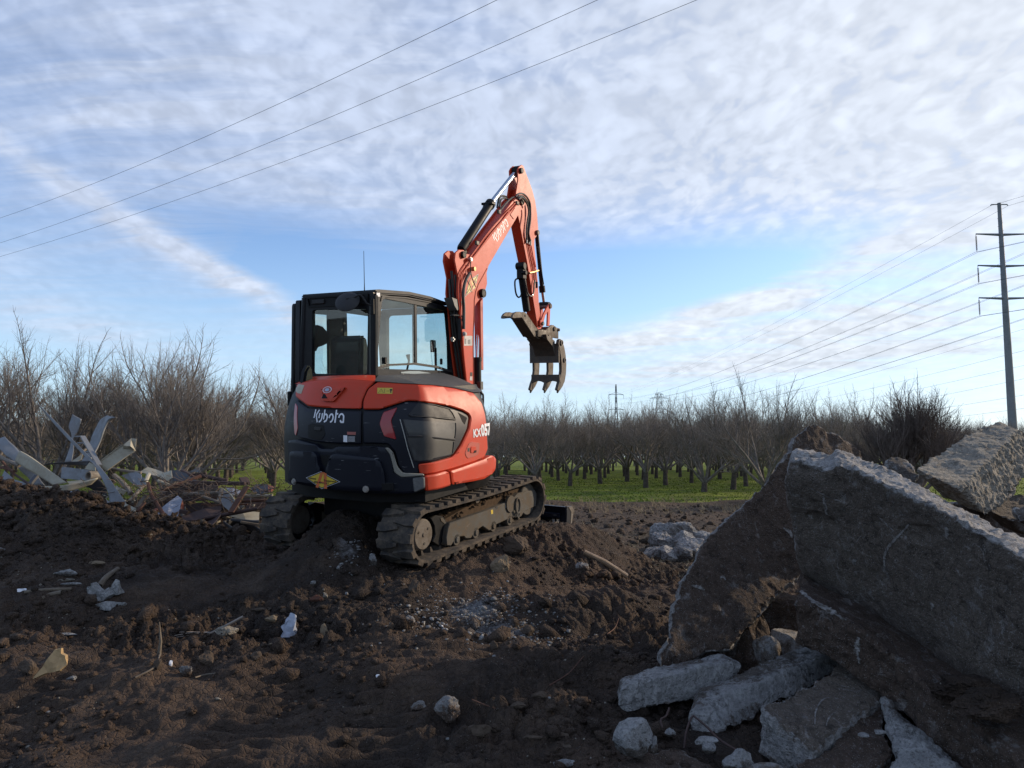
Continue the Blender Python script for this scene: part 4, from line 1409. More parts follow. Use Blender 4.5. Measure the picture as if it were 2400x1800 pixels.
BM().prism(0, pp, .136, .138).out('warning_label', WHITE, CAB, smooth=False)
for c in [(0.641,2.435),(0.649,2.259),(0.67,2.513)]:
    BM().box((.14, c[0], c[1]), (.03, .03, .09)).out('cab_hinge', BLACK, CAB)

# under the house: turntable, frame; enlarged in black to stand for the shade there
BM().tube([(0, 0, .46), (0, 0, .56), (0, 0, .57), (0, 0, .70)], [.42, .42, .86, .90], 32).out('slew_ring', BLACK, upper=False)
BM().prism(2, [(-.84, -1.02), (-.4, -1.22), (.4, -1.22), (.84, -1.02), (.84, .2), (.5, .6), (-.84, .85)], .585, .705).out('base_plate', BLACK)
BM().prism(2, [(-.60, -.80), (.60, -.80), (.60, .80), (-.60, .80)], .30, .58).box((0, .52, .32), (1.3, .22, .14)).box((0, -.48, .32), (1.3, .22, .14)).bevel(.02, 1).out('centre_frame', BLACK, upper=False)
BM().box((.22, .78, .92), (.26, .42, .46)).cyl((.22, 1.02, .6), (.22, 1.02, 1.3), .11, 16).bevel(.02, 1).out('swing_bracket', ORANGE_D)

# ---- boom ----------------------------------------------------------
BL, BR = .13, .30
bp_ = [(0.751,1.538),(0.637,2.087),(0.582,2.52),(0.54,2.732),(0.565,2.917),(0.494,3.108),(0.515,3.199),(0.594,3.243),(0.702,3.252),(0.771,3.215),(0.914,3.222),(2.038,4.093),(2.155,4.16),(2.326,4.186),(2.418,4.145),(2.375,4.067),(2.226,3.955),(1.308,3.125),(1.261,3.035),(1.268,2.903),(1.187,2.764),(1.11,2.722),(0.991,2.641),(0.926,2.58),(0.884,1.533)]
foot = [(bp_[-1][0] + .02, .80), (bp_[-1][0] - .02, .62), (bp_[0][0] + .10, .62), (bp_[0][0] + .03, .80)]
plate = bp_ + foot
inner = [(0.802,1.536),(0.737,2.088),(0.709,2.502),(0.676,2.727),(0.712,2.931),(0.769,3.139),(0.934,3.209),(2.037,4.07),(2.167,4.122),(2.298,4.134),(2.296,4.065),(2.188,3.965),(1.286,3.133),(1.239,3.033),(1.116,2.916),(0.983,2.749),(0.926,2.58),(0.884,1.533)] + foot
bo = BM().prism(0, plate, BR - .022, BR).prism(0, plate, BL, BL + .022)
bo.bevel(.004, 1, 40)
bo.prism(0, inner, BL + .015, BR - .015)
BOOM = bo.out('boom', ORANGE)
# darker inside of the channel between the lugs
pins = [(0.668,3.191),(2.265,4.098),(1.111,2.772),(0.301,3.108)]


def boss(y, z, x0, x1, r, par, mt=None, face=1):
    q = BM().cyl((x0, y, z), (x1, y, z), r, 24)
    q.cyl((x1, y, z), (x1 + .012 * face, y, z), r * .62, 16)
    q.washer((x1 + .006 * face, y, z), 0, r * .72, r * .95, .014, 24)
    q.out('pivot_pin', mt or BLACK, par)


boss(*pins[0], BR, BR + .020, .042, BOOM)
boss(*pins[1], BR, BR + .012, .045, BOOM, GREYSTEEL)
boss(*pins[2], BR, BR + .030, .055, BOOM)
# weld seam line that follows the front of the plate
sm = [(0.302,1.267,3.094),(0.302,1.163,2.992),(0.302,1.049,2.885),(0.302,0.971,2.783),(0.302,0.935,2.675),(0.302,0.924,2.493),(0.302,0.903,2.313),(0.302,0.891,2.089),(0.302,0.889,1.866),(0.302,0.885,1.586)]
BM().tube(sm, .006, 6).out('weld_seam', ORANGE_D, BOOM)
# end reinforcement patch
BM().prism(0, [(2.063,3.986),(2.18,3.942),(2.019,3.822),(1.918,3.869)], BR, BR + .008).bevel(.003, 1).out('reinforcing_plate', ORANGE, BOOM)
# steel oil lines along the side
for k, px in enumerate((([(0.315,2.048,4.04),(0.315,1.626,3.775),(0.315,1.291,3.547),(0.315,0.93,3.264),(0.315,0.716,3.093),(0.315,0.592,2.977),(0.315,0.538,2.83),(0.315,0.533,2.667),(0.315,0.555,2.56),(0.315,0.6,2.303),(0.315,0.643,1.977),(0.315,0.708,1.615)]),
                        ([(0.315,2.086,4.024),(0.315,1.674,3.754),(0.315,1.336,3.521),(0.315,0.972,3.237),(0.315,0.778,3.079),(0.315,0.652,2.973),(0.315,0.603,2.836),(0.315,0.594,2.733),(0.315,0.584,2.627),(0.315,0.586,2.411),(0.315,0.618,2.195)]),
                        ([(0.315,1.877,3.907),(0.315,1.478,3.607),(0.315,1.106,3.339),(0.315,0.842,3.148)]))):
    BM().tube(arc_path(px, 4), .0085, 6).out('oil_line', ORANGE, BOOM)
for k, px in enumerate((([(0.235,0.523,2.993),(0.235,0.557,2.737),(0.235,0.568,2.413),(0.235,0.643,2.088),(0.235,0.729,1.757),(0.235,0.769,1.623)]), ([(0.26,0.574,2.953),(0.26,0.588,2.717),(0.26,0.589,2.413),(0.26,0.636,2.197),(0.26,0.729,1.923),(0.26,0.782,1.645)]),
                        ([(0.2,0.536,2.9),(0.2,0.549,2.652),(0.2,0.582,2.35),(0.2,0.637,2.089),(0.2,0.713,1.758),(0.2,0.752,1.624)]))):
    BM().tube(arc_path(px, 4), .016, 8).out('hydraulic_hose', HOSE, BOOM)
# black sheathed hose with its fittings and the dangling lead
hs = [(0.335,0.77,2.984),(0.335,0.68,2.894),(0.335,0.627,2.791),(0.335,0.611,2.682),(0.335,0.621,2.563),(0.335,0.616,2.411),(0.335,0.613,2.314)]
BM().tube(arc_path(hs, 5), .020, 10).out('sheathed_hose', HOSE, BOOM)
for c, r_, mt_ in zip([(0.33,0.785,3.147),(0.33,0.862,3.043),(0.33,0.626,2.258),(0.33,0.363,2.189)], (.022, .026, .018, .012), (SILVER, GOLD, LABELW, SILVER)):
    c = Vector(c)
    BM().cyl(c - Vector((.02, 0, 0)), c + Vector((.03, 0, 0)), r_, 10).box(c, (.03, .02, .05)).out('fitting', mt_, BOOM)
BM().tube(arc_path([(0.34,0.811,3.169),(0.34,0.786,3.068),(0.34,0.804,2.959),(0.34,0.847,2.897),(0.34,0.897,2.835)], 4), .006, 6).out('lead', HOSE, BOOM)
for c in [(0.32,0.989,3.371),(0.32,1.571,3.843),(0.32,2.103,4.05)]:
    BM().box(c, (.03, .07, .05)).bevel(.006, 1).out('line_clamp', GREYSTEEL, BOOM)
# print on the boom
T0, T1 = [(1.501,3.429),(1.876,3.719)]
ux = Vector((T1[0] - T0[0], T1[1] - T0[1]))
ul = ux.length
ux.normalize()
uy = Vector((-ux.y, ux.x))
k = ul / 3.22
print_flat('lettering', [[(p[0] * k, p[1] * k * 1.05) for p in q] for q in WS], lambda u, v: (BR + .0015, T0[0] + ux.x * u + uy.x * v, T0[1] + ux.y * u + uy.y * v), WHITE, BOOM)
dm = [(0.712,2.702),(0.828,2.915),(1.05,3.006),(0.96,2.82)]
diamond([dm[0], dm[1], dm[2], dm[3]], lambda u, v, of: (BR + .0015 + (of) * 1, u, v), BOOM, 0.0, .9)
BM().prism(0, [(0.68,2.24),(0.871,2.243),(0.868,2.125),(0.67,2.122)], BR + .001, BR + .002).out('warning_label', LABELW, BOOM, smooth=False)
li = [(0.69,2.202),(0.723,2.208),(0.721,2.142),(0.689,2.142),(0.762,2.193),(0.822,2.2),(0.82,2.144),(0.76,2.141)]
print_flat('label_lines', [li[:4], li[4:]], lambda u, v: (BR + .0035, u, v), paint('label_grey', (.18, .17, .17), .6), BOOM)
BM().prism(0, [(0.801,1.756),(0.859,1.752),(0.855,1.704),(0.795,1.709)], BR + .001, BR + .002).out('warning_label', LABELW, BOOM, smooth=False)
BM().prism(0, [(0.809,1.805),(0.862,1.802),(0.859,1.757),(0.803,1.759)], BR + .001, BR + .002).out('warning_label', DGREY, BOOM, smooth=False)

# arm cylinder on the back of the boom
ac = [(0.215,0.812,3.215),(0.215,0.779,3.274),(0.215,1.533,3.948),(0.215,1.581,3.984),(0.215,2.22,4.471),(0.215,2.37,4.557)]
cy = BM().tube([ac[1], Vector(ac[1]).lerp(Vector(ac[2]), .03), Vector(ac[2])], [.05, .058, .058], 20)
cy.cyl((.175, ac[0][1], ac[0][2]), (.255, ac[0][1], ac[0][2]), .06, 16)
d_ = (Vector(ac[2]) - Vector(ac[1])).normalized()
cy.tube([Vector(ac[2]) - d_ * .04, Vector(ac[2]) + d_ * .02], .068, 20)
cy.tube(arc_path([(0.18,1.433,3.912),(0.18,1.338,3.785),(0.18,1.269,3.73)], 3), .012, 6)
ACY = cy.out('arm_cylinder', BLACK)
BM().tube([ac[2], ac[4]], .033, 16).out('piston_rod', CHROME, ACY)
BM().cyl((.16, ac[5][1], ac[5][2]), (.27, ac[5][1], ac[5][2]), .062, 18).box(Vector(ac[4]).lerp(Vector(ac[5]), .5), (.09, .08, .12)).out('rod_eye', BLACK, ACY)
BM().box([(0.215,1.486,3.942)][0], (.16, .10, .03)).bevel(.005, 1).out('hose_clamp', BLACK, ACY)
for px in ([(0.25,1.73,3.934),(0.25,1.757,4.029),(0.25,1.858,4.082),(0.25,1.984,4.082),(0.25,2.087,4.089)], [(0.27,1.69,3.88),(0.27,1.867,4.013),(0.27,2.022,4.104),(0.27,2.154,4.146)], [(0.22,1.714,3.934),(0.22,1.766,4.057),(0.22,1.867,4.115),(0.22,1.992,4.121)]):
    BM().tube(arc_path(px, 4), .014, 8).out('hydraulic_hose', HOSE, BOOM)
# hoses sweeping over the elbow to the arm
for px in ([(0.335,2.028,4.121),(0.335,2.103,4.17),(0.335,2.237,4.201),(0.335,2.373,4.179),(0.335,2.468,4.113),(0.335,2.484,4.008),(0.335,2.475,3.886),(0.335,2.444,3.785),(0.335,2.419,3.685),(0.335,2.466,3.596)],
           [(0.35,2.084,4.095),(0.35,2.165,4.139),(0.35,2.272,4.124),(0.35,2.365,4.057),(0.35,2.39,3.966),(0.35,2.345,3.84),(0.35,2.314,3.716),(0.35,2.324,3.587)],
           [(0.32,2.105,4.12),(0.32,2.213,4.169),(0.32,2.307,4.169),(0.32,2.443,4.11),(0.32,2.482,3.997),(0.32,2.443,3.834),(0.32,2.423,3.711),(0.32,2.455,3.577)]):
    BM().tube(arc_path(px, 5), .013, 8).out('hydraulic_hose', HOSE, BOOM)
# boom cylinder in front of the boom with its guard
bc = [(0.215,1.261,2.791),(0.215,1.128,1.967),(0.215,1.129,1.542)]
BCY = BM().tube([Vector(bc[1]), Vector(bc[2]), Vector(bc[2]) + Vector((0, -.02, -.4))], .052, 18).tube([Vector(bc[1]) + Vector((0, 0, .02)), Vector(bc[1]) - Vector((0, 0, .03))], .060, 18).out('boom_cylinder', BLACK)
BM().tube([bc[0], bc[1]], .026, 14).out('piston_rod', CHROME, BCY)
gp = [(1.153,2.678),(1.225,2.728),(1.213,1.826),(1.151,1.827)]
BM().prism(0, gp, .17, .262).bevel(.005, 1).out('cylinder_guard', ORANGE_D, BCY)
BM().box([(0.28,1.086,1.635)][0], (.05, .06, .10)).tube(arc_path([(0.28,1.061,1.591),(0.28,1.118,1.543),(0.28,1.153,1.518),(0.28,1.156,1.449),(0.28,1.148,1.357)], 4), .014, 6).out('fitting', HOSE, BCY)

# ---- arm -----------------------------------------------------------
AL, AR = .145, .285
arm = [(2.201,4.523),(2.242,4.567),(2.324,4.615),(2.384,4.614),(2.486,4.507),(2.65,4.346),(2.747,4.205),(2.809,4.018),(2.839,3.824),(2.831,3.773),(2.776,3.703),(2.711,3.657),(2.699,3.557),(2.75,3.329),(2.809,3.024),(2.828,2.777),(2.842,2.727),(2.884,2.545),(2.939,2.436),(2.887,2.392),(2.792,2.383),(2.756,2.402),(2.748,2.502),(2.607,2.885),(2.45,3.32),(2.347,3.548),(2.208,3.872),(2.132,4),(2.095,4.063),(2.152,4.226),(2.21,4.39)]
ain = [(2.288,4.287),(2.48,4.325),(2.646,4.187),(2.756,4.009),(2.765,3.813),(2.699,3.557),(2.809,3.024),(2.828,2.777),(2.842,2.727),(2.884,2.545),(2.899,2.434),(2.792,2.394),(2.748,2.502),(2.607,2.885),(2.45,3.32),(2.347,3.548),(2.208,3.872),(2.186,4.009)]
ab = BM().prism(0, arm, AR - .018, AR).prism(0, arm, AL, AL + .018)
ab.bevel(.004, 1, 40)
ab.prism(0, ain, AL + .012, AR - .012)
ARM = ab.out('arm', ORANGE)
ap = [(2.281,4.523),(2.778,3.756),(2.376,3.15),(2.832,2.413)]
boss(*ap[0], AR, AR + .02, .040, ARM)
boss(*ap[1], AR, AR + .02, .036, ARM, GREYSTEEL)
boss(*ap[2], AR - .04, AR + .015, .030, ARM)
for px in ([(0.297,2.439,3.589),(0.297,2.512,3.411),(0.297,2.619,3.191),(0.297,2.644,3.071)], [(0.297,2.503,3.586),(0.297,2.569,3.418),(0.297,2.692,3.223),(0.297,2.731,3.042)], [(0.297,2.559,3.563),(0.297,2.625,3.4),(0.297,2.708,3.262)]):
    BM().tube(px, .008, 6).out('oil_line', ORANGE, ARM)
for c in [(0.305,2.411,3.591),(0.305,2.478,3.588),(0.305,2.534,3.577)]:
    BM().tube([Vector(c) + Vector((0, 0, .045)), Vector(c) - Vector((0, 0, .035))], .014, 8).out('fitting', SILVER, ARM)
BM().tube([(0.31,2.477,3.155),(0.31,2.606,3.179),(0.31,2.767,3.218)], .014, 6).out('fitting', GOLD, ARM)
BM().tube(arc_path([(0.31,2.308,3.064),(0.31,2.347,2.984),(0.31,2.413,2.869),(0.31,2.51,2.834),(0.31,2.597,2.883),(0.31,2.62,2.983),(0.31,2.646,3.071)], 4), .011, 6).out('hydraulic_hose', HOSE, ARM)
BM().tube(arc_path([(0.15,2.47,3.089),(0.15,2.36,3.061),(0.15,2.337,2.992),(0.15,2.368,2.874),(0.15,2.435,2.825),(0.15,2.518,2.849),(0.15,2.548,2.912)], 4), .012, 6).out('hydraulic_hose', HOSE, ARM)
BM().tube([(0.31,2.709,3.052),(0.31,2.706,2.965)], .016, 8).out('fitting', BLACK, ARM)
# bucket cylinder
kc = [(0.215,2.933,3.757),(0.215,3.092,3.001),(0.215,3.109,2.939),(0.215,3.153,2.806),(0.215,3.185,2.756),(0.215,3.36,2.752)]
KCY = BM().tube([kc[0], kc[1]], .030, 14).tube([Vector(kc[1]) + Vector((0, -.005, .03)), kc[2]], .046, 14).tube([(0.24,2.899,3.587),(0.24,3.023,3.236),(0.24,3.094,3.051)], .012, 6).out('bucket_cylinder', BLACK)
BM().tube([kc[2], kc[3]], .022, 12).out('piston_rod', CHROME, KCY)
lk = [(2.803,2.513),(2.847,2.528),(2.905,2.6),(3.008,2.689),(3.09,2.745),(3.148,2.772),(3.198,2.752),(3.188,2.709),(3.075,2.656),(2.971,2.585),(2.924,2.509),(2.916,2.448),(2.866,2.418),(2.801,2.43)]
lm = BM().prism(0, lk, .295, .318).prism(0, lk, .112, .135).bevel(.003, 1, 40)
lk2 = [(3.156,2.708),(3.23,2.722),(3.194,2.445),(3.12,2.442)]
lm.prism(0, lk2, .262, .285).prism(0, lk2, .145, .168)
LK = lm.out('bucket_link', ORANGE)
c = [(3.147,2.735),(2.863,2.469)]
BM().cyl((.10, *c[0]), (.335, *c[0]), .035, 16).cyl((.09, *c[1]), (.34, *c[1]), .028, 14).out('pivot_pin', GREYSTEEL, LK)
BM().box((.215, kc[4][1], kc[4][2]), (.16, .14, .09)).bevel(.02, 1).out('rod_clevis', BLACK, KCY)
# thumb cylinder on the machine side of the arm
tcy = [(0.215,2.398,3.247),(0.215,2.435,3.082),(0.215,2.525,2.828),(0.215,2.571,2.632),(0.215,2.621,2.59)]
t1 = Vector(tcy[0]); t2 = Vector(tcy[2]); t3 = Vector(tcy[3])
q = BM().tube([Vector(tcy[1]), t3], .052, 14).cyl((.15, t1.y, t1.z), (.28, t1.y, t1.z), .055, 14).box(t1.lerp(Vector(tcy[1]), .6), (.10, .12, .16)).bevel(.01, 1)
q.out('thumb_cylinder', BLACK)

# ---- coupler, grapple bucket and thumb -------------------------------
BUCKM = paint('bucket_steel', (.060, .050, .042), .55, (.16, .125, .09), .85, .5, 0, .25, fine=8)
ear = [(2.708,2.37),(2.865,2.384),(2.977,2.378),(3.069,2.421),(3.186,2.463),(3.268,2.461),(3.303,2.446),(3.362,2.431),(3.446,2.424),(3.469,2.391),(3.432,2.376),(3.429,2.265),(3.286,2.271),(3.227,2.284),(3.19,2.217),(3.165,2.169),(3.085,2.187),(2.995,2.213),(2.984,2.241),(2.873,2.266),(2.698,2.278)]
bk = BM().prism(0, ear, .30, .325).prism(0, ear, .105, .13).bevel(.004, 1, 40)
tine = [(3.176,2.237),(3.224,2.255),(3.283,2.23),(3.36,2.141),(3.411,2.026),(3.438,1.882),(3.417,1.738),(3.362,1.624),(3.275,1.55),(3.189,1.501),(3.118,1.497),(3.088,1.515),(3.12,1.556),(3.157,1.611),(3.194,1.648),(3.227,1.713),(3.253,1.788),(3.251,1.902),(3.222,2.025),(3.179,2.119),(3.146,2.185)]
for x in (.445, .215, -.015):
    bk.prism(0, tine, x - .045 if x > .4 else x - .018, x if x > .4 else x + .018)
BK = bk.bevel(.006, 1, 40).out('grapple_bucket', BUCKM)
# cross plates between the tines: lower one scalloped, upper one closed
yl0, zt = [(3.189,1.731)][0]
zb = [(3.169,1.625)][0][1]
pl = [(-.015, zt), (.445, zt)]
for a in range(0, 19):
    t = a / 18
    x = .445 - t * .46
    ph = (t * 2) % 1.0 if t < 1 else 1
    pl.append((x, zb - .045 + .055 * math.sin(math.pi * ph) ** .6))
BM().prism(1, pl, yl0 - .02, yl0 + .02).bevel(.004, 1, 40).out('cross_plate', BUCKM, BK)
yu, zu1 = [(3.189,1.903)][0]
zu0 = [(3.139,2.185)][0][1]
BM().prism(1, [(-.03, zu1), (.44, zu1), (.44, zu0 - .02), (.42, zu0), (-.03, zu0)], yu - .03, yu + .005).out('back_plate', BUCKM, BK)
tp = [(3.139,2.194)][0]
BM().prism(0, [(tp[0] + .02, tp[1] + .03), (tp[0] + .03, tp[1] - .12), (yu, zu1 + .05), (yu - .12, zu1 + .25), (tp[0] - .25, tp[1] + .05), (tp[0] - .28, tp[1] + .12)], .06, .38).out('bucket_box', BUCKM, BK)
for c, r0, r1 in zip([(3.246,2.196),(3.352,1.942)], (.026, .022), (.042, .036)):
    BM().washer((.448, *c), 0, r0, r1, .03, 20).out('lifting_eye', GREYSTEEL, BK)
    BM().cyl((.452, *c), (.456, *c), r0 * 1.02, 20).out('eye_hole', VOID, BK)
for c, r_ in zip([(3.058,2.272),(3.267,2.408),(3.422,2.396)], (.042, .035, .022)):
    BM().cyl((.09, *c), (.345, *c), r_, 18).out('pivot_pin', GREYSTEEL, BK)
tt = [(3.179,1.549)][0]
for x in (.4225, .215, -.015):
    BM().tube([(x, tt[0] + .03, tt[1] + .06), (x, tt[0] - .01, tt[1] - .03), (x, tt[0] - .045, tt[1] - .085)], [.034, .030, .012], 8).out('tooth', GREYSTEEL, BK)
tx = (.298, .132)
tpl = [(1.957,2.509),(1.969,2.541),(2.012,2.573),(2.09,2.598),(2.178,2.604),(2.267,2.599),(2.317,2.608),(2.363,2.602),(2.408,2.585),(2.612,2.46),(2.747,2.386),(2.739,2.28),(2.632,2.276),(2.524,2.348),(2.403,2.429),(2.284,2.508),(2.234,2.525),(2.106,2.516),(2.01,2.506)]
th = BM().prism(0, tpl, tx[0] - .03, tx[0]).prism(0, tpl, tx[1] - .012, tx[1] + .018).bevel(.004, 1, 40)
TH = th.out('thumb', paint('thumb_steel', (.11, .095, .08), .55, (.15, .12, .09), .8, .4, 0, .3, fine=9))
web = [(2.284,2.504),(2.403,2.425),(2.607,2.292),(2.799,2.247),(2.823,2.302),(2.694,2.354),(2.528,2.456),(2.346,2.555)]
BM().prism(0, web, tx[1], tx[0] - .005).out('web_plate', BUCKM, TH)
c = [(2.34,2.555),(2.668,2.351)]
for q, r_ in zip(c, (.021, .016)):
    BM().cyl((tx[0] - .01, *q), (tx[0] + .002, *q), r_, 18).out('eye_hole', VOID, TH)
c = [(2.315,2.531)][0]
BM().cyl((tx[1], *c), (tx[0] - .005, *c), .04, 16).out('thumb_pin', GREYSTEEL, TH)

# ---- undercarriage ---------------------------------------------------
def belt_path(n_arc=14, n_run=16, r=.25, ya=-1.06, yb=1.09, zc=.28):
    P = []
    for k in range(n_arc + 1):
        a = R(-90 + 180 * k / n_arc)
        P.append((yb + r * math.cos(a), zc + r * math.sin(a)))
    for k in range(1, n_run):
        t = k / n_run
        P.append((yb + (ya - yb) * t, zc + r - .018 * math.sin(math.pi * t)))
    for k in range(n_arc + 1):
        a = R(90 + 180 * k / n_arc)
        P.append((ya + r * math.cos(a), zc + r * math.sin(a)))
    for k in range(1, n_run):
        t = k / n_run
        P.append((ya + (yb - ya) * t, zc - r))
    return np.array(P)


_BP = belt_path()
_BC = np.r_[_BP, _BP[:1]]
_BL = np.r_[0, np.cumsum(np.hypot(*(_BC[1:] - _BC[:-1]).T))]


def on_belt(s):
    s = s % _BL[-1]
    e = .01
    p = np.array([np.interp(s, _BL, _BC[:, 0]), np.interp(s, _BL, _BC[:, 1])])
    a = np.array([np.interp((s - e) % _BL[-1], _BL, _BC[:, 0]), np.interp((s - e) % _BL[-1], _BL, _BC[:, 1])])
    b_ = np.array([np.interp((s + e) % _BL[-1], _BL, _BC[:, 0]), np.interp((s + e) % _BL[-1], _BL, _BC[:, 1])])
    d = b_ - a
    d /= np.hypot(*d)
    return p, d, np.array([d[1], -d[0]])


def make_belt():
    q = BM()
    ns = 120
    prof = [(-.20, .0), (-.20, -.026), (.20, -.026), (.20, .0), (.12, .006), (-.12, .006)]
    rings = []
    for k in range(ns):
        p, d, n = on_belt(_BL[-1] * k / ns)
        rings.append([q.b.verts.new((x, p[0] + n[0] * h, p[1] + n[1] * h)) for x, h in prof])
    m_ = len(prof)
    for k in range(ns):
        a, b2 = rings[k], rings[(k + 1) % ns]
        for i in range(m_):
            q.b.faces.new((a[i], a[(i + 1) % m_], b2[(i + 1) % m_], b2[i]))
    N = 40
    pitch = _BL[-1] / N

    def lug(s0, xs, hs):
        """block: xs list of (x, s offset front, s offset back), height hs"""
        lo_, hi_ = [], []
        for x, s1, s2 in xs:
            for s_, sh in ((s1, 1), (s2, -1)):
                p, d, n = on_belt(s0 + s_)
                lo_.append(q.b.verts.new((x, p[0], p[1])))
                p, d, n = on_belt(s0 + s_ + sh * .008)
                hi_.append(q.b.verts.new((x * .985, p[0] + n[0] * hs, p[1] + n[1] * hs)))
        nx = len(xs)
        for i in range(nx - 1):
            a0, a1, b0, b1 = 2 * i, 2 * i + 1, 2 * i + 2, 2 * i + 3
            q.b.faces.new((hi_[a0], hi_[b0], hi_[b1], hi_[a1]))
            q.b.faces.new((lo_[a0], lo_[b0], hi_[b0], hi_[a0]))
            q.b.faces.new((lo_[a1], hi_[a1], hi_[b1], lo_[b1]))
        q.b.faces.new((lo_[0], hi_[0], hi_[1], lo_[1]))
        q.b.faces.new((lo_[-2], lo_[-1], hi_[-1], hi_[-2]))
    for k in range(N):
        s0 = k * pitch
        lug(s0, [(-.205, -.044, .044), (-.12, -.050, .044), (-.03, -.036, .024), (.035, -.026, .010)], .034)
        lug(s0 + pitch * .5, [(-.035, -.008, .026), (.03, -.022, .036), (.12, -.044, .050), (.205, -.044, .044)], .034)
        p, d, n = on_belt(s0 + .02)
        # inner drive cogs
        lo_ = [(x, p[0] - n[0] * .026 + d[0] * e, p[1] - n[1] * .026 + d[1] * e) for x in (-.05, .05) for e in (-.022, .022)]
        hi_ = [(x * .7, p[0] - n[0] * .075 + d[0] * e * .4, p[1] - n[1] * .075 + d[1] * e * .4) for x in (-.05, .05) for e in (-.022, .022)]
        q.solid(lo_ + hi_, [(0, 1, 5, 4), (1, 3, 7, 5), (3, 2, 6, 7), (2, 0, 4, 6), (4, 5, 7, 6)])
    return q


bt = make_belt().out('track_belt', RUBBER, upper=False)
bt.location = (.78, 0, 0)
bt2 = bt.copy()
COL.objects.link(bt2)
bt2.location = (-.78, 0, 0)

fr_p = [(-0.638,0.092),(-0.647,0.174),(-0.613,0.268),(-0.575,0.309),(0.136,0.312),(0.385,0.325),(0.688,0.34),(0.816,0.394),(1.226,0.375),(1.278,0.325),(1.26,0.173),(0.961,0.156),(0.884,0.108),(0.621,0.14),(0.519,0.132),(0.321,0.123),(0.247,0.074),(0.158,0.088),(0.04,0.157),(-0.109,0.132),(-0.191,0.076),(-0.289,0.09),(-0.33,0.124),(-0.43,0.138),(-0.51,0.111),(-0.562,0.074)]
for sx in (1, -1):
    f_ = BM()
    x0, x1 = (.80, .90) if sx > 0 else (-.90, -.80)
    f_.prism(0, fr_p, x0, x1).bevel(.008, 1, 30)
    ytop = [(-.66, .36), (1.18, .44)]
    f_.prism(0, [(-.66, .30), (1.2, .36), (1.2, .16), (-.66, .12)], *((.62, .80) if sx > 0 else (-.80, -.62)))
    f_.prism(0, [(-.62, .31), (-.1, .39), (.5, .40), (.9, .42), (1.2, .37), (1.2, .30), (-.62, .28)], *((.64, .80) if sx > 0 else (-.80, -.64)))
    FR = f_.out('track_frame', MUDSTEEL, upper=False)
    # sprocket with cover, idler, rollers
    w = BM()
    n_t = 17
    for k in range(n_t * 2):
        pass
    pts = []
    for k in range(n_t * 4):
        a = 2 * math.pi * k / (n_t * 4)
        rr = .215 if (k % 4) in (0, 1) else .185
        pts.append((-1.05 + rr * math.cos(a), .28 + rr * math.sin(a)))
    w.prism(0, pts, sx * .72, sx * .78)
    w.out('sprocket', BLACK, FR, smooth=False)
    BM().cyl((sx * .70, -1.045, .285), (sx * .905, -1.045, .285), .150, 32).tube([(sx * .905, -1.045, .285), (sx * .918, -1.045, .285)], [.148, .135], 32).tube([(sx * .918, -1.045, .285), (sx * .926, -1.045, .285)], .022, 12).bevel(.004, 1, 60).out('final_drive_cover', GREYSTEEL, FR)
    for k in range(3):
        a = k * 2.1 + .6
        BM().cyl((sx * .917, -1.045 + .085 * math.cos(a), .285 + .085 * math.sin(a)), (sx * .924, -1.045 + .085 * math.cos(a), .285 + .085 * math.sin(a)), .012, 8).out('bolt', MUDSTEEL, FR)
    br_p = [(-0.836,0.398),(-0.744,0.413),(-0.621,0.378),(-0.551,0.314),(-0.563,0.284),(-0.609,0.247),(-0.619,0.139),(-0.691,0.09),(-0.812,0.161),(-0.765,0.223),(-0.778,0.316)]
    BM().prism(0, br_p, *((.76, .85) if sx > 0 else (-.85, -.76))).bevel(.008, 1).out('drive_bracket', BLACK, FR)
    sl = [(-0.679,0.373),(-0.643,0.371),(-0.589,0.325),(-0.583,0.302),(-0.613,0.306),(-0.664,0.341)]
    BM().prism(0, sl, *((.851, .856) if sx > 0 else (-.856, -.851))).out('bracket_slot', MUDSTEEL, FR)
    BM().cyl((sx * .66, 1.09, .28), (sx * .88, 1.09, .28), .19, 32).cyl((sx * .74, 1.09, .28), (sx * .80, 1.09, .28), .222, 32).bevel(.01, 1, 60).out('idler', MUDSTEEL, FR)
    for yy in (-.46, -.10, .26, .62):
        BM().cyl((sx * .68, yy, .115), (sx * .90, yy, .115), .062, 18).cyl((sx * .895, yy, .115), (sx * .915, yy, .115), .030, 12).bevel(.006, 1, 60).out('track_roller', MUDSTEEL, FR)
    c = [(-0.055,0.481)][0]
    BM().cyl((sx * .70, c[0], .47), (sx * .90, c[0], .47), .045, 16).out('carrier_roller', GREYSTEEL, FR)
    # tie-down ring
    c = [(0.761,0.271),(0.758,0.156),(0.636,0.303)]
    rg = BM()
    P = [(sx * .925, c[0][0] + .050 * math.cos(2 * math.pi * k / 16), c[0][1] - .01 + .088 * math.sin(2 * math.pi * k / 16)) for k in range(17)]
    rg.tube(P, .012, 6, cap=False)
    rg.box((sx * .905, c[0][0], c[0][1]), (.03, .05, .10)).cyl((sx * .88, c[2][0] - .01, c[2][1]), (sx * .915, c[2][0] - .01, c[2][1]), .095, 20)
    P = [(sx * .93, c[1][0] + .028 * math.cos(2 * math.pi * k / 10), c[1][1] + .03 * math.sin(2 * math.pi * k / 10)) for k in range(11)]
    rg.tube(P, .009, 6, cap=False)
    rg.out('tie_down_ring', MUDSTEEL, FR)
    if sx > 0:
        lb = [(0.204,0.304),(0.248,0.302),(0.251,0.256),(0.212,0.258),(0.31,0.326),(0.353,0.324),(0.352,0.294),(0.31,0.296),(0.524,0.308),(0.559,0.307),(0.557,0.269),(0.527,0.271)]
        for i, mt_ in ((0, YELLOW), (4, BLKPRINT), (8, LABELW)):
            print_flat('frame_label', [lb[i:i + 4]], lambda u, v: (.902, u, v), mt_, FR)
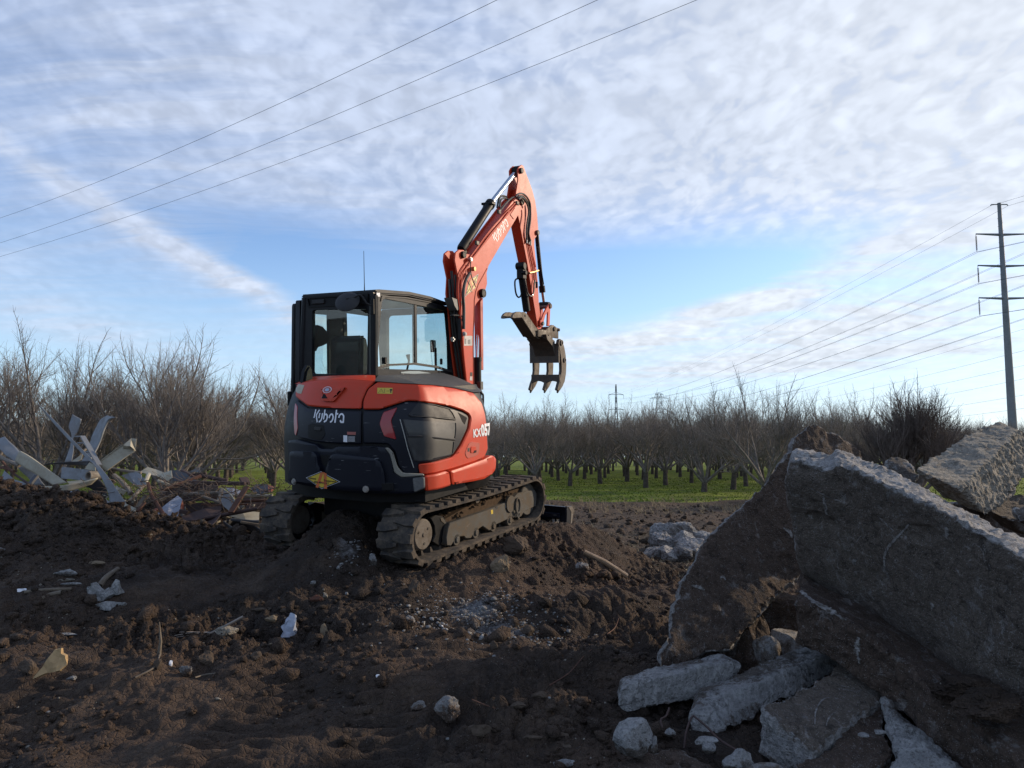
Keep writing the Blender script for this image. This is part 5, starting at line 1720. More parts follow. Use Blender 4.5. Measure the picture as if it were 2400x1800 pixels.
    # soil packed on top of the frame
    rs = np.random.RandomState(3 + sx)
    cl = BM()
    for k in range(340):
        y = rs.uniform(-.6, 1.15)
        x = sx * rs.uniform(.66, .86)
        z = .36 + .05 * math.sin(y * 3 + 1) + .03 * rs.rand() + (.05 if y > .2 else 0) - abs(abs(x) - .74) * .3
        s_ = rs.uniform(.010, .034)
        mtx = Matrix.Translation((x, y, z)) @ Matrix.Rotation(rs.uniform(0, 6), 4, 'Z') @ Matrix.Diagonal((s_ * rs.uniform(.7, 1.4), s_ * rs.uniform(.7, 1.4), s_ * .8, 1))
        bmesh.ops.create_icosphere(cl.b, subdivisions=1, radius=1, matrix=mtx)
    cl.prism(0, [(-.6, .28), (-.6, .34), (-.2, .40), (.3, .41), (.8, .44), (1.1, .43), (1.16, .3)], *((.66, .84) if sx > 0 else (-.84, -.66)))
    tag(cl.out('packed_soil', paint('dry_soil', (.085, .058, .038), .95, (.05, .035, .022), .8, 0, 0, fine=20, spec=.1), FR, smooth=False), kind='stuff')

# dozer blade at the front
bl = [(1.964,0.035),(2.085,-0.015),(1.926,-0.397),(1.848,-0.335)]
q = BM()
prof = [(1.93, .05), (2.0, .045), (2.05, -.02), (2.04, -.12), (2.0, -.22), (1.98, -.30), (2.02, -.36), (1.95, -.36), (1.91, -.30), (1.93, -.18), (1.97, -.10), (1.97, -.02)]
q.prism(0, prof, -.96, .96)
q.prism(0, [(1.93, .06), (2.08, .04), (2.12, -.02), (2.06, -.2), (2.02, -.38), (1.93, -.38), (1.90, -.30), (1.92, -.1)], .96, .985).prism(0, [(1.93, .06), (2.08, .04), (2.12, -.02), (2.06, -.2), (2.02, -.38), (1.93, -.38), (1.90, -.30), (1.92, -.1)], -.985, -.96)
q.bevel(.006, 1, 40)
q.box((0, 1.90, -.06), (1.8, .06, .05)).box((0, 1.90, -.24), (1.8, .06, .05))
BLD = q.out('dozer_blade', NAVY, upper=False)
for x in (.42, -.42):
    BM().prism(0, [(.55, .30), (.55, .20), (1.92, -.20), (1.95, -.06)], x - .05, x + .05).bevel(.01, 1).out('blade_arm', BLACK, BLD)
BM().prism(0, [(1.97, .045), (2.09, .035), (2.125, -.02), (2.06, -.2), (2.02, -.37), (1.99, -.37), (2.02, -.2), (2.05, -.03)], .986, .99).out('blade_edge', GREYSTEEL, BLD)
BM().box((.80, 1.9175, -.14), (.035, .003, .05)).box((.86, 1.9175, -.14), (.035, .003, .05)).out('blade_label', LABELW, BLD)

# ------------------------------------------------------------------ orchard trees
def bark(name, a, b2):
    m, g, b = mat(name, a, .9, 0, .15)
    o = g.n('ShaderNodeTexCoord').outputs['Object']
    g.link(g.mix(g.ramp(g.noise(o, 7, 4, .7), .35, .7), a, b2), b.inputs['Base Color'])
    return m


BARK = bark('bark', (.06, .05, .043), (.12, .10, .085))
TWIG = bark('twig_bark', (.14, .122, .108), (.25, .225, .20))
TWIG_R = bark('twig_bark_reddish', (.12, .095, .08), (.20, .165, .14))


class Tubes:
    def __init__(s):
        s.v, s.f, s.n = [], [], 0

    def add(s, P, r0, r1, k):
        P = np.asarray(P, float)
        m = len(P)
        d = np.gradient(P, axis=0)
        d /= np.linalg.norm(d, axis=1)[:, None] + 1e-9
        a = np.cross(d, (.31, .57, .76))
        a /= np.linalg.norm(a, axis=1)[:, None] + 1e-9
        b2 = np.cross(d, a)
        r = np.linspace(r0, r1, m)[:, None, None]
        th = np.arange(k) * 2 * math.pi / k
        ring = P[:, None] + r * (np.cos(th)[None, :, None] * a[:, None] + np.sin(th)[None, :, None] * b2[:, None])
        s.v.append(ring.reshape(-1, 3))
        i = np.arange(m - 1)[:, None] * k + np.arange(k)[None]
        j = np.arange(m - 1)[:, None] * k + (np.arange(k)[None] + 1) % k
        s.f.append((np.stack([i, j, j + k, i + k], -1).reshape(-1, 4)) + s.n)
        s.n += m * k

    def mesh(s, name):
        return np_mesh(name, np.concatenate(s.v), np.concatenate(s.f), True)


def grow(T, rs, p, d, L, r, lev, P_):
    nseg = (6, 6, 5, 3)[lev]
    pts = [p]
    d = d / np.linalg.norm(d)
    for k in range(nseg):
        d = d + rs.normal(size=3) * P_['wob'][lev] + np.array([0, 0, P_['up'][lev]])
        d /= np.linalg.norm(d)
        p = p + d * L / nseg
        pts.append(p)
    pts = np.array(pts)
    T.add(pts, r, r * (.45 if lev < 3 else .4), (6, 4, 3, 3)[lev])
    if lev >= P_['maxlev']:
        return
    n = P_['n'][lev]
    for k in range(n):
        t = (.40, .28, .2, .2)[lev] + (.60, .72, .8, .8)[lev] * (k + rs.rand() * .9) / n
        i = min(nseg - 1, int(t * nseg))
        q = pts[i] + (pts[i + 1] - pts[i]) * (t * nseg - i if t * nseg - i < 1 else 1)
        dd = pts[i + 1] - pts[i]
        dd /= np.linalg.norm(dd)
        o_ = rs.normal(size=3)
        o_[2] = abs(o_[2]) * .6
        o_ -= dd * (o_ @ dd)
        o_ /= np.linalg.norm(o_) + 1e-9
        an = math.radians(rs.uniform(*P_['ang'][lev]))
        nd = dd * math.cos(an) + o_ * math.sin(an)
        LL = P_['len'][lev + 1] * rs.uniform(.6, 1.15) * (1.15 - .45 * t)
        grow(T, rs, q, nd, LL, r * P_['rr'][lev] * (1.1 - .4 * t), lev + 1, P_)
    if lev < 3:   # leader goes on as a whip
        grow(T, rs, pts[-1], d, P_['len'][lev + 1] * rs.uniform(.6, .95), r * .42, lev + 1, P_)


ORCH = dict(wob=(.09, .10, .09, .12), up=(.05, .07, .06, .02), n=(6, 8, 10, 0), ang=((28, 60), (25, 55), (28, 60)), len=(2.2, 1.7, 1.15, .34), rr=(.45, .38, .5), maxlev=3)
LEFTP = dict(wob=(.07, .09, .08, .12), up=(.03, .05, .05, .02), n=(7, 9, 9, 0), ang=((22, 52), (20, 48), (25, 58)), len=(2.7, 2.0, 1.3, .36), rr=(.42, .36, .5), maxlev=3)
BUSHP = dict(wob=(.07, .08, .08, .12), up=(.05, .06, .05, .02), n=(8, 9, 10, 0), ang=((20, 45), (18, 40), (22, 50)), len=(2.0, 1.7, 1.25, .36), rr=(.45, .42, .5), maxlev=3)


def tree_mesh(seed, P_, trunk_h, r0, stems, tilt, twig):
    rs = np.random.RandomState(seed)
    tr = Tubes()
    lean = rs.normal(size=2) * .04
    tp = [np.array([0, 0, -.25]), np.array([0, 0, .0]), np.array([lean[0] * .5, lean[1] * .5, trunk_h * .5]), np.array([lean[0], lean[1], trunk_h])]
    tr.add(tp, r0 * 1.35, r0 * .95, 8)
    cr = Tubes()
    for k in range(stems):
        a = 2 * math.pi * (k + rs.rand() * .6) / stems
        tl = math.radians(rs.uniform(*tilt))
        d = np.array([math.cos(a) * math.sin(tl), math.sin(a) * math.sin(tl), math.cos(tl)])
        grow(cr, rs, np.array([lean[0], lean[1], trunk_h - .08]) + d * .02, d, P_['len'][0] * rs.uniform(.85, 1.15), r0 * .55, 0, P_)
    t_ = tr.mesh('trunk')
    c_ = cr.mesh('crown')
    t_.materials.append(BARK)
    c_.materials.append(twig)
    return t_, c_


TREE_T = [tree_mesh(11 + k, ORCH, .85, .12, 7, (22, 56), TWIG) for k in range(4)]
TREE_L = [tree_mesh(31 + k, LEFTP, .55, .15, 8, (16, 52), TWIG) for k in range(3)]
TREE_B = tree_mesh(51, BUSHP, .3, .16, 13, (4, 58), TWIG_R)


def plant_tree(meshes, x, y, z, sc, rz, label, group, name='orchard_tree', sz=1.0):
    o = link(name, None)
    o.location = (x, y, z)
    o.scale = (sc, sc, sc * sz)
    o.rotation_euler = (0, 0, rz)
    tag(o, label, 'tree', group)
    for nm, me in zip(('trunk', 'crown'), meshes):
        c = bpy.data.objects.new(nm, me)
        COL.objects.link(c)
        c.parent = o
    return o


rs = np.random.RandomState(5)
GO = 'bare orchard trees in rows'
spots = []
ang = R(27)
for i in range(-26, 30):
    for j in range(-12, 26):
        x0, y0 = i * 5.6 + 1.5, 50.5 + j * 5.6
        x = (x0) * math.cos(ang) + (y0 - 50) * math.sin(ang)
        y = 50 - (x0) * math.sin(ang) + (y0 - 50) * math.cos(ang)
        if 49 < y < 125 and abs(x / y) < .70:
            spots.append((x + rs.normal() * .25, y + rs.normal() * .25))
spots.sort(key=lambda p: p[1])
spots = [p for p in spots if not (-.275 < p[0] / p[1] < -.09)][:262]
for k, (x, y) in enumerate(spots):
    if x / y > .43 and y < 75:
        continue
    lb = 'bare leafless orchard tree in the rows on green grass beyond the dirt'
    if x / y < -.1:
        lb = 'bare orchard tree farther back in the rows behind the left hand scrap heap'
    plant_tree(TREE_T[k % 4], x, y, -.5, rs.uniform(1.18, 1.42), rs.uniform(0, 6.28), lb, GO if x / y > -.1 else 'bare trees behind the scrap heap')
# taller, bushier trees close behind the scrap heap, and the round one by the pole
near = [(-25.0, 34, 1.14, 'bare bushy tree cut by the left edge of the frame'), (-20.6, 34.5, 1.14, 'tall bare tree rising behind the standing metal strips'),
        (-15.4, 35.5, 1.12, 'tall bare tree between the metal strips and the lone round headed one'), (-14.1, 31.5, .97, 'round headed bare tree with pale stems standing left of the excavator'),
        (-10.4, 39, 1.0, 'bare tree partly hidden by the excavator cab, left of it'), (-28.5, 41, 1.2, 'bare tree in the second line at the left edge'),
        (-22.5, 42, 1.08, 'bare tree in the second line behind the tall metal strips'), (-17.3, 43, 1.0, 'bare tree in the second line, seen between two tall ones'),
        (-12.5, 46, 1.0, 'bare tree in the second line just left of the cab door')]
for k, (x, y, s_, lb) in enumerate(near):
    plant_tree(TREE_L[k % 3], x, y, -.5, s_ * 1.22, k * 1.3, lb, None, 'bare_tree')
plant_tree(TREE_B, 17.6, 34.0, -.5, 1.17, .4, 'dense round reddish brown bush like tree behind the slabs, left of the steel pole', None, 'bare_tree')
for k, (x, y, s_, lb) in enumerate(((13.4, 41, 1.02, 'tall bare tree just left of the dense round one'), (11.4, 46, .95, 'bare tree above the peak of the leaning slab'))):
    plant_tree(TREE_L[(k + 1) % 3], x, y, -.5, s_ * 1.12, k * 2.1 + .5, lb, None, 'bare_tree')

# far belt of trees that reads as one mass
FARP = dict(wob=(.1, .1, .1, .1), up=(.10, .12, .1, 0), n=(3, 3, 0, 0), ang=((28, 55), (22, 48), (25, 50)), len=(2.0, 1.7, 1.4, .4), rr=(.6, .6, .6), maxlev=2)
vs, fs, nn = [], [], 0
base = []
for k in range(3):
    r2 = np.random.RandomState(70 + k)
    cr = Tubes()
    cr.add([np.array([0, 0, -.2]), np.array([0, 0, .9])], .14, .1, 4)
    for q in range(6):
        a = 2 * math.pi * (q + r2.rand() * .5) / 6
        tl = math.radians(r2.uniform(20, 50))
        grow(cr, r2, np.array([0, 0, .8]), np.array([math.cos(a) * math.sin(tl), math.sin(a) * math.sin(tl), math.cos(tl)]), 1.9, .08, 0, FARP)
    base.append((np.concatenate(cr.v), np.concatenate(cr.f)))
for k in range(300):
    az_ = R(rs.uniform(-40, 40))
    d = rs.uniform(140, 215)
    v, f = base[k % 3]
    a = rs.uniform(0, 6.28)
    s_ = rs.uniform(1.2, 1.6)
    Rm = np.array([[math.cos(a), -math.sin(a), 0], [math.sin(a), math.cos(a), 0], [0, 0, 1]]) * s_
    vs.append(v @ Rm.T + (math.sin(az_) * d, math.cos(az_) * d, -.5))
    fs.append(f + nn)
    nn += len(v)
tl = link('distant_treeline', np_mesh('distant_treeline', np.concatenate(vs), np.concatenate(fs)), TWIG)
tag(tl, 'hazy mass of bare trees along the horizon behind the orchard rows', kind='stuff')
# leaf litter strips and low weeds under the near tree rows
vs, fs = [], []
n_ = 26000
xs = rs.uniform(-30, 45, n_)
ys = 36.5 + 40 * rs.rand(n_) ** 1.6
hgt = rs.uniform(.02, .085, n_)
a = rs.uniform(0, 6.28, n_)
w_ = .012 + .0006 * ys
P0_ = np.stack([xs - np.cos(a) * w_, ys - np.sin(a) * w_, np.full(n_, -.5)], 1)
P1_ = np.stack([xs + np.cos(a) * w_, ys + np.sin(a) * w_, np.full(n_, -.5)], 1)
P2_ = np.stack([xs + rs.normal(size=n_) * .03, ys + rs.normal(size=n_) * .03, -.5 + hgt], 1)
co = np.stack([P0_, P1_, P2_], 1).reshape(-1, 3)
gm, g, b = mat('grass_blade', (.10, .14, .012), .9, 0, .2)
gr = link('grass_tufts', np_mesh('grass_tufts', co, np.arange(n_ * 3).reshape(-1, 3)), gm)
tag(gr, 'short green grass tufts on the orchard floor', kind='stuff')

# ------------------------------------------------------------------ power line
STEEL = paint('galvanised_steel', (.20, .215, .23), .6, (.12, .12, .12), .35, 0, 0, metal=.2, fine=.6)
LATT, g, b = mat('far_lattice_steel', (.16, .18, .21), .7)
INSU, g, b = mat('insulator', (.07, .075, .085), .5)
WIRE, g, b = mat('conductor_wire', (.06, .065, .075), .6)
pb = np.array([(84.6,130,0.316)][0])
pt = np.array([(84.631,130,45.427)][0])
pole = link('steel_pole', None)
pole.location = (pb[0], 130, pb[2])
tag(pole, 'tall grey steel power pole with three pairs of arms at the right edge', 'power pole')


def pp_(px, py):
    """point in the pole's plane, relative to its base"""
    return None


def add_p(q, name, m_):
    return q.out(name, m_, top=pole)


Hh = float(pt[2] - pb[2])
add_p(BM().tube([(0, 0, -1), (0, 0, Hh * .33), (0, 0, Hh * .66), (0, 0, Hh)], [.76, .62, .47, .30], 12), 'pole_shaft', STEEL)
add_p(BM().prism(2, [(-1.8, -1.8), (1.8, -1.8), (1.8, 1.8), (-1.8, 1.8)], -1.4, -.02).bevel(.1, 1), 'pole_base', paint('pole_footing', (.12, .115, .105), .9))
tips = []
for zf, L in [(80.26,130,39.841),(80.277,130,34.291),(80.135,130,28.631)] and [([(80.26,130,39.841)][0], 0), ([(80.277,130,34.291)][0], 0), ([(80.135,130,28.631)][0], 0)]:
    z = zf[2] - float(pb[2])
    for sx in (-1, 1):
        Lx = abs(zf[0] - float(pb[0])) if sx < 0 else abs(zf[0] - float(pb[0])) * 1.0
        add_p(BM().tube([(0, 0, z - .05), (sx * Lx, 0, z + .1)], [.24, .11], 6), 'cross_arm', STEEL)
        ins = BM().tube([(sx * Lx, 0, z), (sx * Lx, 0, z - 3.0)], .05, 6)
        for k in range(13):
            zz = z - .35 - k * .19
            ins.tube([(sx * Lx, 0, zz), (sx * Lx, 0, zz - .09)], [.07, .17], 8)
        add_p(ins, 'insulator', INSU)
        tips.append((float(pb[0]) + sx * Lx, 130., float(pb[2]) + z - 3.1))
add_p(BM().tube([(-1.5, 0, Hh - .45), (-1.35, 0, Hh - .25), (1.35, 0, Hh - .25), (1.5, 0, Hh - .45)], .10, 6), 'top_arm', STEEL)
tips.append((float(pb[0]) - 1.5, 130., float(pb[2]) + Hh - .5))
tips.append((float(pb[0]) + 1.5, 130., float(pb[2]) + Hh - .5))
for k in range(60):
    pass
st = BM()
for k in range(46):
    z = Hh * (.25 + .72 * k / 46)
    sx = 1 if k % 2 else -1
    st.box((sx * (.72 - .38 * z / Hh), 0, z), (.22, .05, .05))
tag(add_p(st, 'climbing_pegs', STEEL), kind='stuff')
print_flat('danger_sign', [[(-.18, 0), (.18, 0), (.18, .6), (-.18, .6)]], lambda u, v: (u, -.80, 3.2 + v), YELLOW2, pole)


def wire(a, b2, sag, r, label, group=None, cat='wire', n=26):
    a, b2 = Vector(a), Vector(b2)
    T = Tubes()
    P = []
    for k in range(n + 1):
        t = k / n
        p = a.lerp(b2, t)
        p.z -= sag * 4 * t * (1 - t)
        P.append(tuple(p))
    T.add(np.array(P), r, r, 4)
    o = link('power_wire', T.mesh('power_wire'), WIRE)
    return tag(o, label, cat, group)


GW = 'wires strung from the steel pole to the far pylons'
# away to the far pylon, and on past the right edge of the frame
far_pts = [(80.026,620,47.625),(79.98,620,43.823),(90.393,620,49.009),(90.337,620,44.86),(103.379,620,41.061),(110.231,620,38.646),(82.833,620,51.431),(88.01,620,51.431)]
names = ['left top', 'right top', 'left middle', 'right middle', 'left bottom', 'right bottom', 'left tip', 'right tip']
for k, tp_ in enumerate(tips):
    nm = ['upper arm, left side', 'upper arm, right side', 'middle arm, left side', 'middle arm, right side', 'lowest arm, left side', 'lowest arm, right side', 'top bracket, left tip', 'top bracket, right tip'][k]
    for d_ in ((-.28, .28) if k < 6 else (0,)):
        tw_ = '' if k > 5 else (', outer of the pair' if (d_ < 0) == (k % 2 == 0) else ', inner of the pair')
        f_ = Vector(far_pts[k]) + Vector((d_ * 4, 0, d_ * 2))
        wire(Vector(tp_) + Vector((d_, 0, .05 * d_)), f_, 7 if k < 6 else 4, .03 if k < 6 else .024,
             'leftward wire of the %s of the pole%s' % (nm, tw_), GW)
        e_ = Vector(tp_) + Vector((62, -88, 9 if k < 6 else 14))
        wire(Vector(tp_) + Vector((d_, 0, .05 * d_)), e_ + Vector((d_, 0, 0)), 2.0, .03 if k < 6 else .024,
             'rightward wire of the %s of the pole%s' % (nm, tw_), GW, n=14)
# second line seen lower, behind the pole
low = (((1400,1052,600.),(2520,978,170.)), ((1480,1045,600.),(2520,1018,170.)), ((1500,1030,600.),(2520,938,170.)), ((1530,1018,600.),(2520,892,170.)), ((1560,1008,600.),(2520,850,170.)))
LWP = [[(99.888,600,29.784),(126.171,170,33.481)], [(119.866,600,29.784),(125.806,170,28.17)], [(136.514,600,29.784),(125.555,170,24.519)], [(153.138,600,28.785),(125.331,170,21.264)], [(166.437,600,28.119),(125.049,170,17.164)], [(186.409,600,28.119),(124.82,170,13.841)]]
for (a, b2), nm in zip(LWP, ('highest', 'second highest', 'third highest', 'fourth highest', 'fifth highest', 'lowest')):
    wire(a, b2, 5, .032, '%s wire of the second power line crossing low behind the steel pole' % nm, 'second power line')
# three wires overhead on the left
OW = [[(-115.771,150,44.824),(3.275,62,42.614)], [(-115.421,150,39.877),(15.317,62,44.08)], [(-115.249,150,37.458),(25.542,62,44.467)]]
for (a, b2), nm in zip(OW, ('uppermost', 'middle', 'lowest')):
    wire(a, b2, 2.2, .022, '%s of the three overhead wires crossing the sky at upper left' % nm, 'overhead wires')
p = Vector([(-33.657,99,42.977)][0])


# lattice pylons far away
def pylon(px, py_top, py_base, dist, label, wide, arms):
    top = np.array(W_pt(px, py_top, dist))
    H_ = top[2] + .5
    o = link('lattice_pylon', None)
    o.location = (top[0], top[1], -.5)
    tag(o, label, 'pylon')
    T = Tubes()
    w0, w1 = wide
    n = 7
    for sx, sy in ((1, 1), (1, -1), (-1, 1), (-1, -1)):
        T.add([(sx * w0, sy * w0, 0), (sx * w1, sy * w1, H_ * .62), (sx * w1 * .45, sy * w1 * .45, H_)], .22, .16, 4)
    for k in range(n):
        z0, z1 = H_ * k / n, H_ * (k + 1) / n
        def wd_(z):
            return w0 + (w1 - w0) * min(1, z / (H_ * .62)) if z < H_ * .62 else w1 + (w1 * .45 - w1) * (z - H_ * .62) / (H_ * .38)
        a, c = wd_(z0), wd_(z1)
        for sy in (1, -1):
            T.add([(-a, sy * a, z0), (c, sy * c, z1)], .12, .12, 3)
            T.add([(a, sy * a, z0), (-c, sy * c, z1)], .12, .12, 3)
            T.add([(-c, sy * c, z1), (c, sy * c, z1)], .10, .10, 3)
    link('lattice_mast', T.mesh('lattice_mast'), LATT, o)
    for zf, L in arms:
        z = H_ * zf
        A = Tubes()
        A.add([(-L, 0, z), (0, 0, z + .4), (L, 0, z)], .2, .2, 4)
        A.add([(-L, 0, z), (0, 0, z + 1.8), (L, 0, z)], .14, .14, 4)
        for sx in (-1, 1):
            A.add([(sx * L, 0, z), (sx * L, 0, z - 2.6)], .12, .12, 4)
        link('cross_arm', A.mesh('cross_arm'), LATT, o)
    return o


def W_pt(px, py, depth):
    t = R(5.39)
    x, y = (px - 1200) / 1802, (900 - py) / 1802
    d = np.array([x, math.cos(t) - y * math.sin(t), math.sin(t) + y * math.cos(t)])
    return d * (depth / d[1]) + (0, 0, 1.6)


pylon(1443.5, 901, 1080, 520, 'slim far pylon with two wide arms above the treeline', (2.2, .7), ((.86, 5.2), (.66, 5.2), (.45, 4.6)))
pylon(1545, 923, 1080, 600, 'broad far lattice pylon right of the slim one', (5.0, 3.0), ((.93, 7.2), (.76, 6.0), (.99, 3.2)))

# ------------------------------------------------------------------ scrap heap
ZINC = paint('galvanised_sheet', (.20, .215, .23), .5, (.13, .11, .09), .45, .4, 0, metal=.25, fine=5)
CREAM = paint('cream_sheet', (.36, .34, .265), .55, (.22, .17, .11), .5, .2, 0, fine=5)
ZINC_D = paint('dark_sheet', (.035, .04, .05), .5, (.08, .07, .06), .4, .2, 0, fine=5)
WHITE_S = paint('chipped_white_sheet', (.30, .34, .42), .6, (.16, .13, .12), .6, .8, 0, fine=7)
RUST = paint('rusty_iron', (.085, .038, .026), .85, (.15, .08, .05), .8, 0, 0, fine=9)
RUST_P = paint('dark_rusty_sheet', (.040, .022, .020), .7, (.09, .055, .045), .7, 0, 0, fine=9)
PIPE = paint('grey_pipe', (.20, .18, .15), .6, (.10, .07, .05), .7, 0, 0, fine=12)
PLANK = paint('weathered_wood', (.15, .125, .095), .9, (.07, .05, .035), .8, 0, 0, fine=10)
WOODB = paint('fresh_broken_wood', (.40, .27, .13), .8, (.2, .14, .08), .5, 0, 0, fine=10)
REDP = paint('flaking_red_paint', (.33, .085, .045), .7, (.2, .15, .12), .8, 0, 0, fine=14)
GH = 'scrap heap behind the dirt berm'


def catmull(P, n=6):
    return [np.array(p) for p in arc_path([tuple(p) for p in P], n)]


def thicken(me, name, t, material, label, cat, group=GH, parent=None):
    o = link(name, me, material, parent)
    md = o.modifiers.new('s', 'SOLIDIFY')
    md.thickness = t
    md.offset = 0
    if label:
        tag(o, label, cat, group)
    return o


def ribbon(name, A, B, material, label, cat='metal sheet', t=.006, group=GH, wob=.012, lip=0.0, n=6):
    """sheet between two edge lines, gently buckled, with an optional folded lip"""
    A, B = catmull(A, n), catmull(B, n)
    m_ = max(len(A), len(B))

    def rs_(P):
        P = np.array(P)
        L = np.r_[0, np.cumsum(np.linalg.norm(P[1:] - P[:-1], axis=1))]
        q = np.linspace(0, L[-1], m_)
        return np.stack([np.interp(q, L, P[:, k]) for k in range(3)], 1)
    A, B = rs_(A), rs_(B)
    k_ = 7
    rows = []
    for j in range(k_):
        rows.append(A + (B - A) * j / (k_ - 1))
    V = np.stack(rows, 1)
    V[:, :, 1] += wob * 2 * perlin(V.reshape(-1, 3) * 5 + len(name)).reshape(V.shape[:2])
    if lip:
        nrm = np.cross(A - B, np.gradient(A, axis=0))
        nrm /= np.linalg.norm(nrm, axis=1)[:, None] + 1e-9
        V = np.concatenate([(A + nrm * lip)[:, None], V, (B + nrm * lip)[:, None]], 1)
    n_, k_ = V.shape[:2]
    idx = np.arange(n_ * k_).reshape(n_, k_)
    f = np.stack([idx[:-1, :-1], idx[:-1, 1:], idx[1:, 1:], idx[1:, :-1]], -1).reshape(-1, 4)
    me = np_mesh(name, V.reshape(-1, 3), f, True)
    return thicken(me, name, t, material, label, cat, group)


def sheet(name, P, material, label, cat='metal sheet', t=.006, group=GH, wob=.03):
    """polygon sheet, buckled"""
    b_ = bmesh.new()
    f = b_.faces.new([b_.verts.new(p) for p in P])
    bmesh.ops.triangulate(b_, faces=[f])
    for k in range(4):
        es = [e for e in b_.edges if e.calc_length() > .09]
        if not es:
            break
        bmesh.ops.subdivide_edges(b_, edges=es, cuts=1, use_grid_fill=False)
        bmesh.ops.triangulate(b_, faces=[f for f in b_.faces if len(f.verts) > 3])
    co = np.array([v.co[:] for v in b_.verts])
    d = wob * perlin(co * 3.5 + len(label)) + wob * .3 * perlin(co * 11)
    for v, k in zip(b_.verts, d):
        v.co.y += k
    me = bpy.data.meshes.new(name)
    b_.to_mesh(me)
    b_.free()
    return thicken(me, name, t, material, label, cat, group)


def bar(name, P, r, material, label, cat='pipe', group=GH, n=8, flat=None):
    q = BM().tube(arc_path(P, 4) if len(P) > 2 else P, r, n)
    me = bpy.data.meshes.new(name)
    bmesh.ops.recalc_face_normals(q.b, faces=q.b.faces)
    q.b.to_mesh(me)
    q.b.free()
    me.polygons.foreach_set('use_smooth', np.ones(len(me.polygons), bool))
    me.set_sharp_from_angle(angle=R(40))
    return tag(link(name, me, material), label, cat, group)


def board(name, a, b2, w, t, material, label, cat='plank', group=GH):
    a, b2 = Vector(a), Vector(b2)
    d = b2 - a
    q = BM().box((0, 0, 0), (d.length, w, t)).bevel(min(w, t) * .12, 1)
    me = bpy.data.meshes.new(name)
    q.b.to_mesh(me)
    q.b.free()
    o = link(name, me, material)
    o.location = (a + b2) / 2
    o.rotation_euler = d.to_track_quat('X', 'Z').to_euler()
    return tag(o, label, cat, group)


ribbon('metal_strip', [(-7.431,11.3,1.892),(-7.086,11.1,1.666),(-6.843,11,1.43),(-6.55,10.9,1.194)], [(-7.586,11.3,1.841),(-7.342,11.1,1.682),(-7.048,11,1.463),(-6.724,10.9,1.194)], ZINC, 'wide grey metal strip at the left edge, sloping down to the right', wob=.02)
ribbon('metal_strip', [(-6.897,10.8,1.678),(-6.696,10.75,1.583),(-6.487,10.7,1.461),(-6.095,10.6,1.242)], [(-6.946,10.8,1.535),(-6.774,10.75,1.444),(-6.599,10.7,1.36),(-6.264,10.6,1.205)], CREAM, 'straight cream metal strip sloping down below the grey one at left', lip=.03)
ribbon('metal_strip', [(-6.235,10.2,1.205),(-5.977,10.2,1.215),(-5.73,10.3,1.257),(-5.558,10.4,1.305)], [(-6.196,10.2,1.135),(-5.961,10.2,1.115),(-5.777,10.3,1.171),(-5.639,10.4,1.228)], CREAM, 'cream metal strip bowed like a smile along the berm crest', lip=.02)
ribbon('metal_strip', [(-5.569,10.42,1.303),(-5.522,10.45,1.252),(-5.492,10.5,1.157),(-5.465,10.5,1.033)], [(-5.743,10.42,1.212),(-5.674,10.45,1.17),(-5.594,10.5,1.105),(-5.528,10.5,1.043)], ZINC_D, 'dark bent end of the bowed cream strip')
ribbon('metal_strip', [(-6.734,10.9,2.351),(-6.434,10.8,2.112),(-6.091,10.7,1.829),(-5.75,10.55,1.578),(-5.633,10.5,1.505),(-5.488,10.4,1.408),(-5.262,10.25,1.223),(-5.018,10.1,0.995)], [(-6.724,10.9,2.331),(-6.451,10.8,2.079),(-6.116,10.7,1.794),(-5.78,10.55,1.547),(-5.709,10.5,1.521),(-5.571,10.4,1.408),(-5.356,10.25,1.168),(-5.208,10.1,0.891)], ZINC, 'very long thin metal strip pointing up to the left, twisting wide at its foot', wob=.004, n=8)
sheet('metal_strip', [(-5.064,10.1,1.007),(-4.831,10,0.932),(-4.976,10,0.862),(-5.208,10.1,0.886),(-5.103,10.15,0.982)], CREAM, 'pointed cream tip at the foot of the long twisted strip', 'metal sheet')
ribbon('metal_strip', [(-6.464,11.3,2.221),(-6.479,11.25,2.043),(-6.401,11.2,1.901),(-6.382,11.1,1.682),(-6.374,11,1.517)], [(-6.329,11.3,2.147),(-6.343,11.25,1.975),(-6.374,11.2,1.862),(-6.31,11.1,1.682),(-6.267,11,1.528)], ZINC, 'short upright metal strip twisted at its waist', wob=.01)
ribbon('metal_strip', [(-6.005,11.4,2.207),(-6.169,11.5,2.133),(-6.217,11.4,1.878),(-6.21,11.3,1.695),(-6.2,11.1,1.483)], [(-5.806,11.25,2.173),(-5.976,11.35,2.115),(-6.054,11.3,1.796),(-6.083,11.2,1.616),(-6.11,11.1,1.472)], ZINC, 'tall blue grey metal strip curving upright with a bent over top', lip=-.02)
ribbon('metal_strip', [(-5.386,10.9,1.833),(-5.546,10.8,1.696),(-5.732,10.7,1.507)], [(-5.311,10.9,1.678),(-5.432,10.8,1.567),(-5.619,10.7,1.39)], CREAM, 'wide metal strip rising to the right with a crumpled end', lip=.02)
sheet('metal_strip', [(-5.472,10.85,1.689),(-5.436,10.8,1.755),(-5.387,10.9,1.858),(-5.315,10.9,1.849),(-5.3,10.88,1.674),(-5.343,10.8,1.744),(-5.408,10.8,1.744)], CREAM, 'crumpled end flap of the strip rising to the right', 'metal sheet')
board('metal_channel', *[(-6.104,10.95,1.889),(-5.607,10.5,1.485)], .07, .02, ZINC, 'narrow straight channel crossing the long thin strip', 'metal bar')
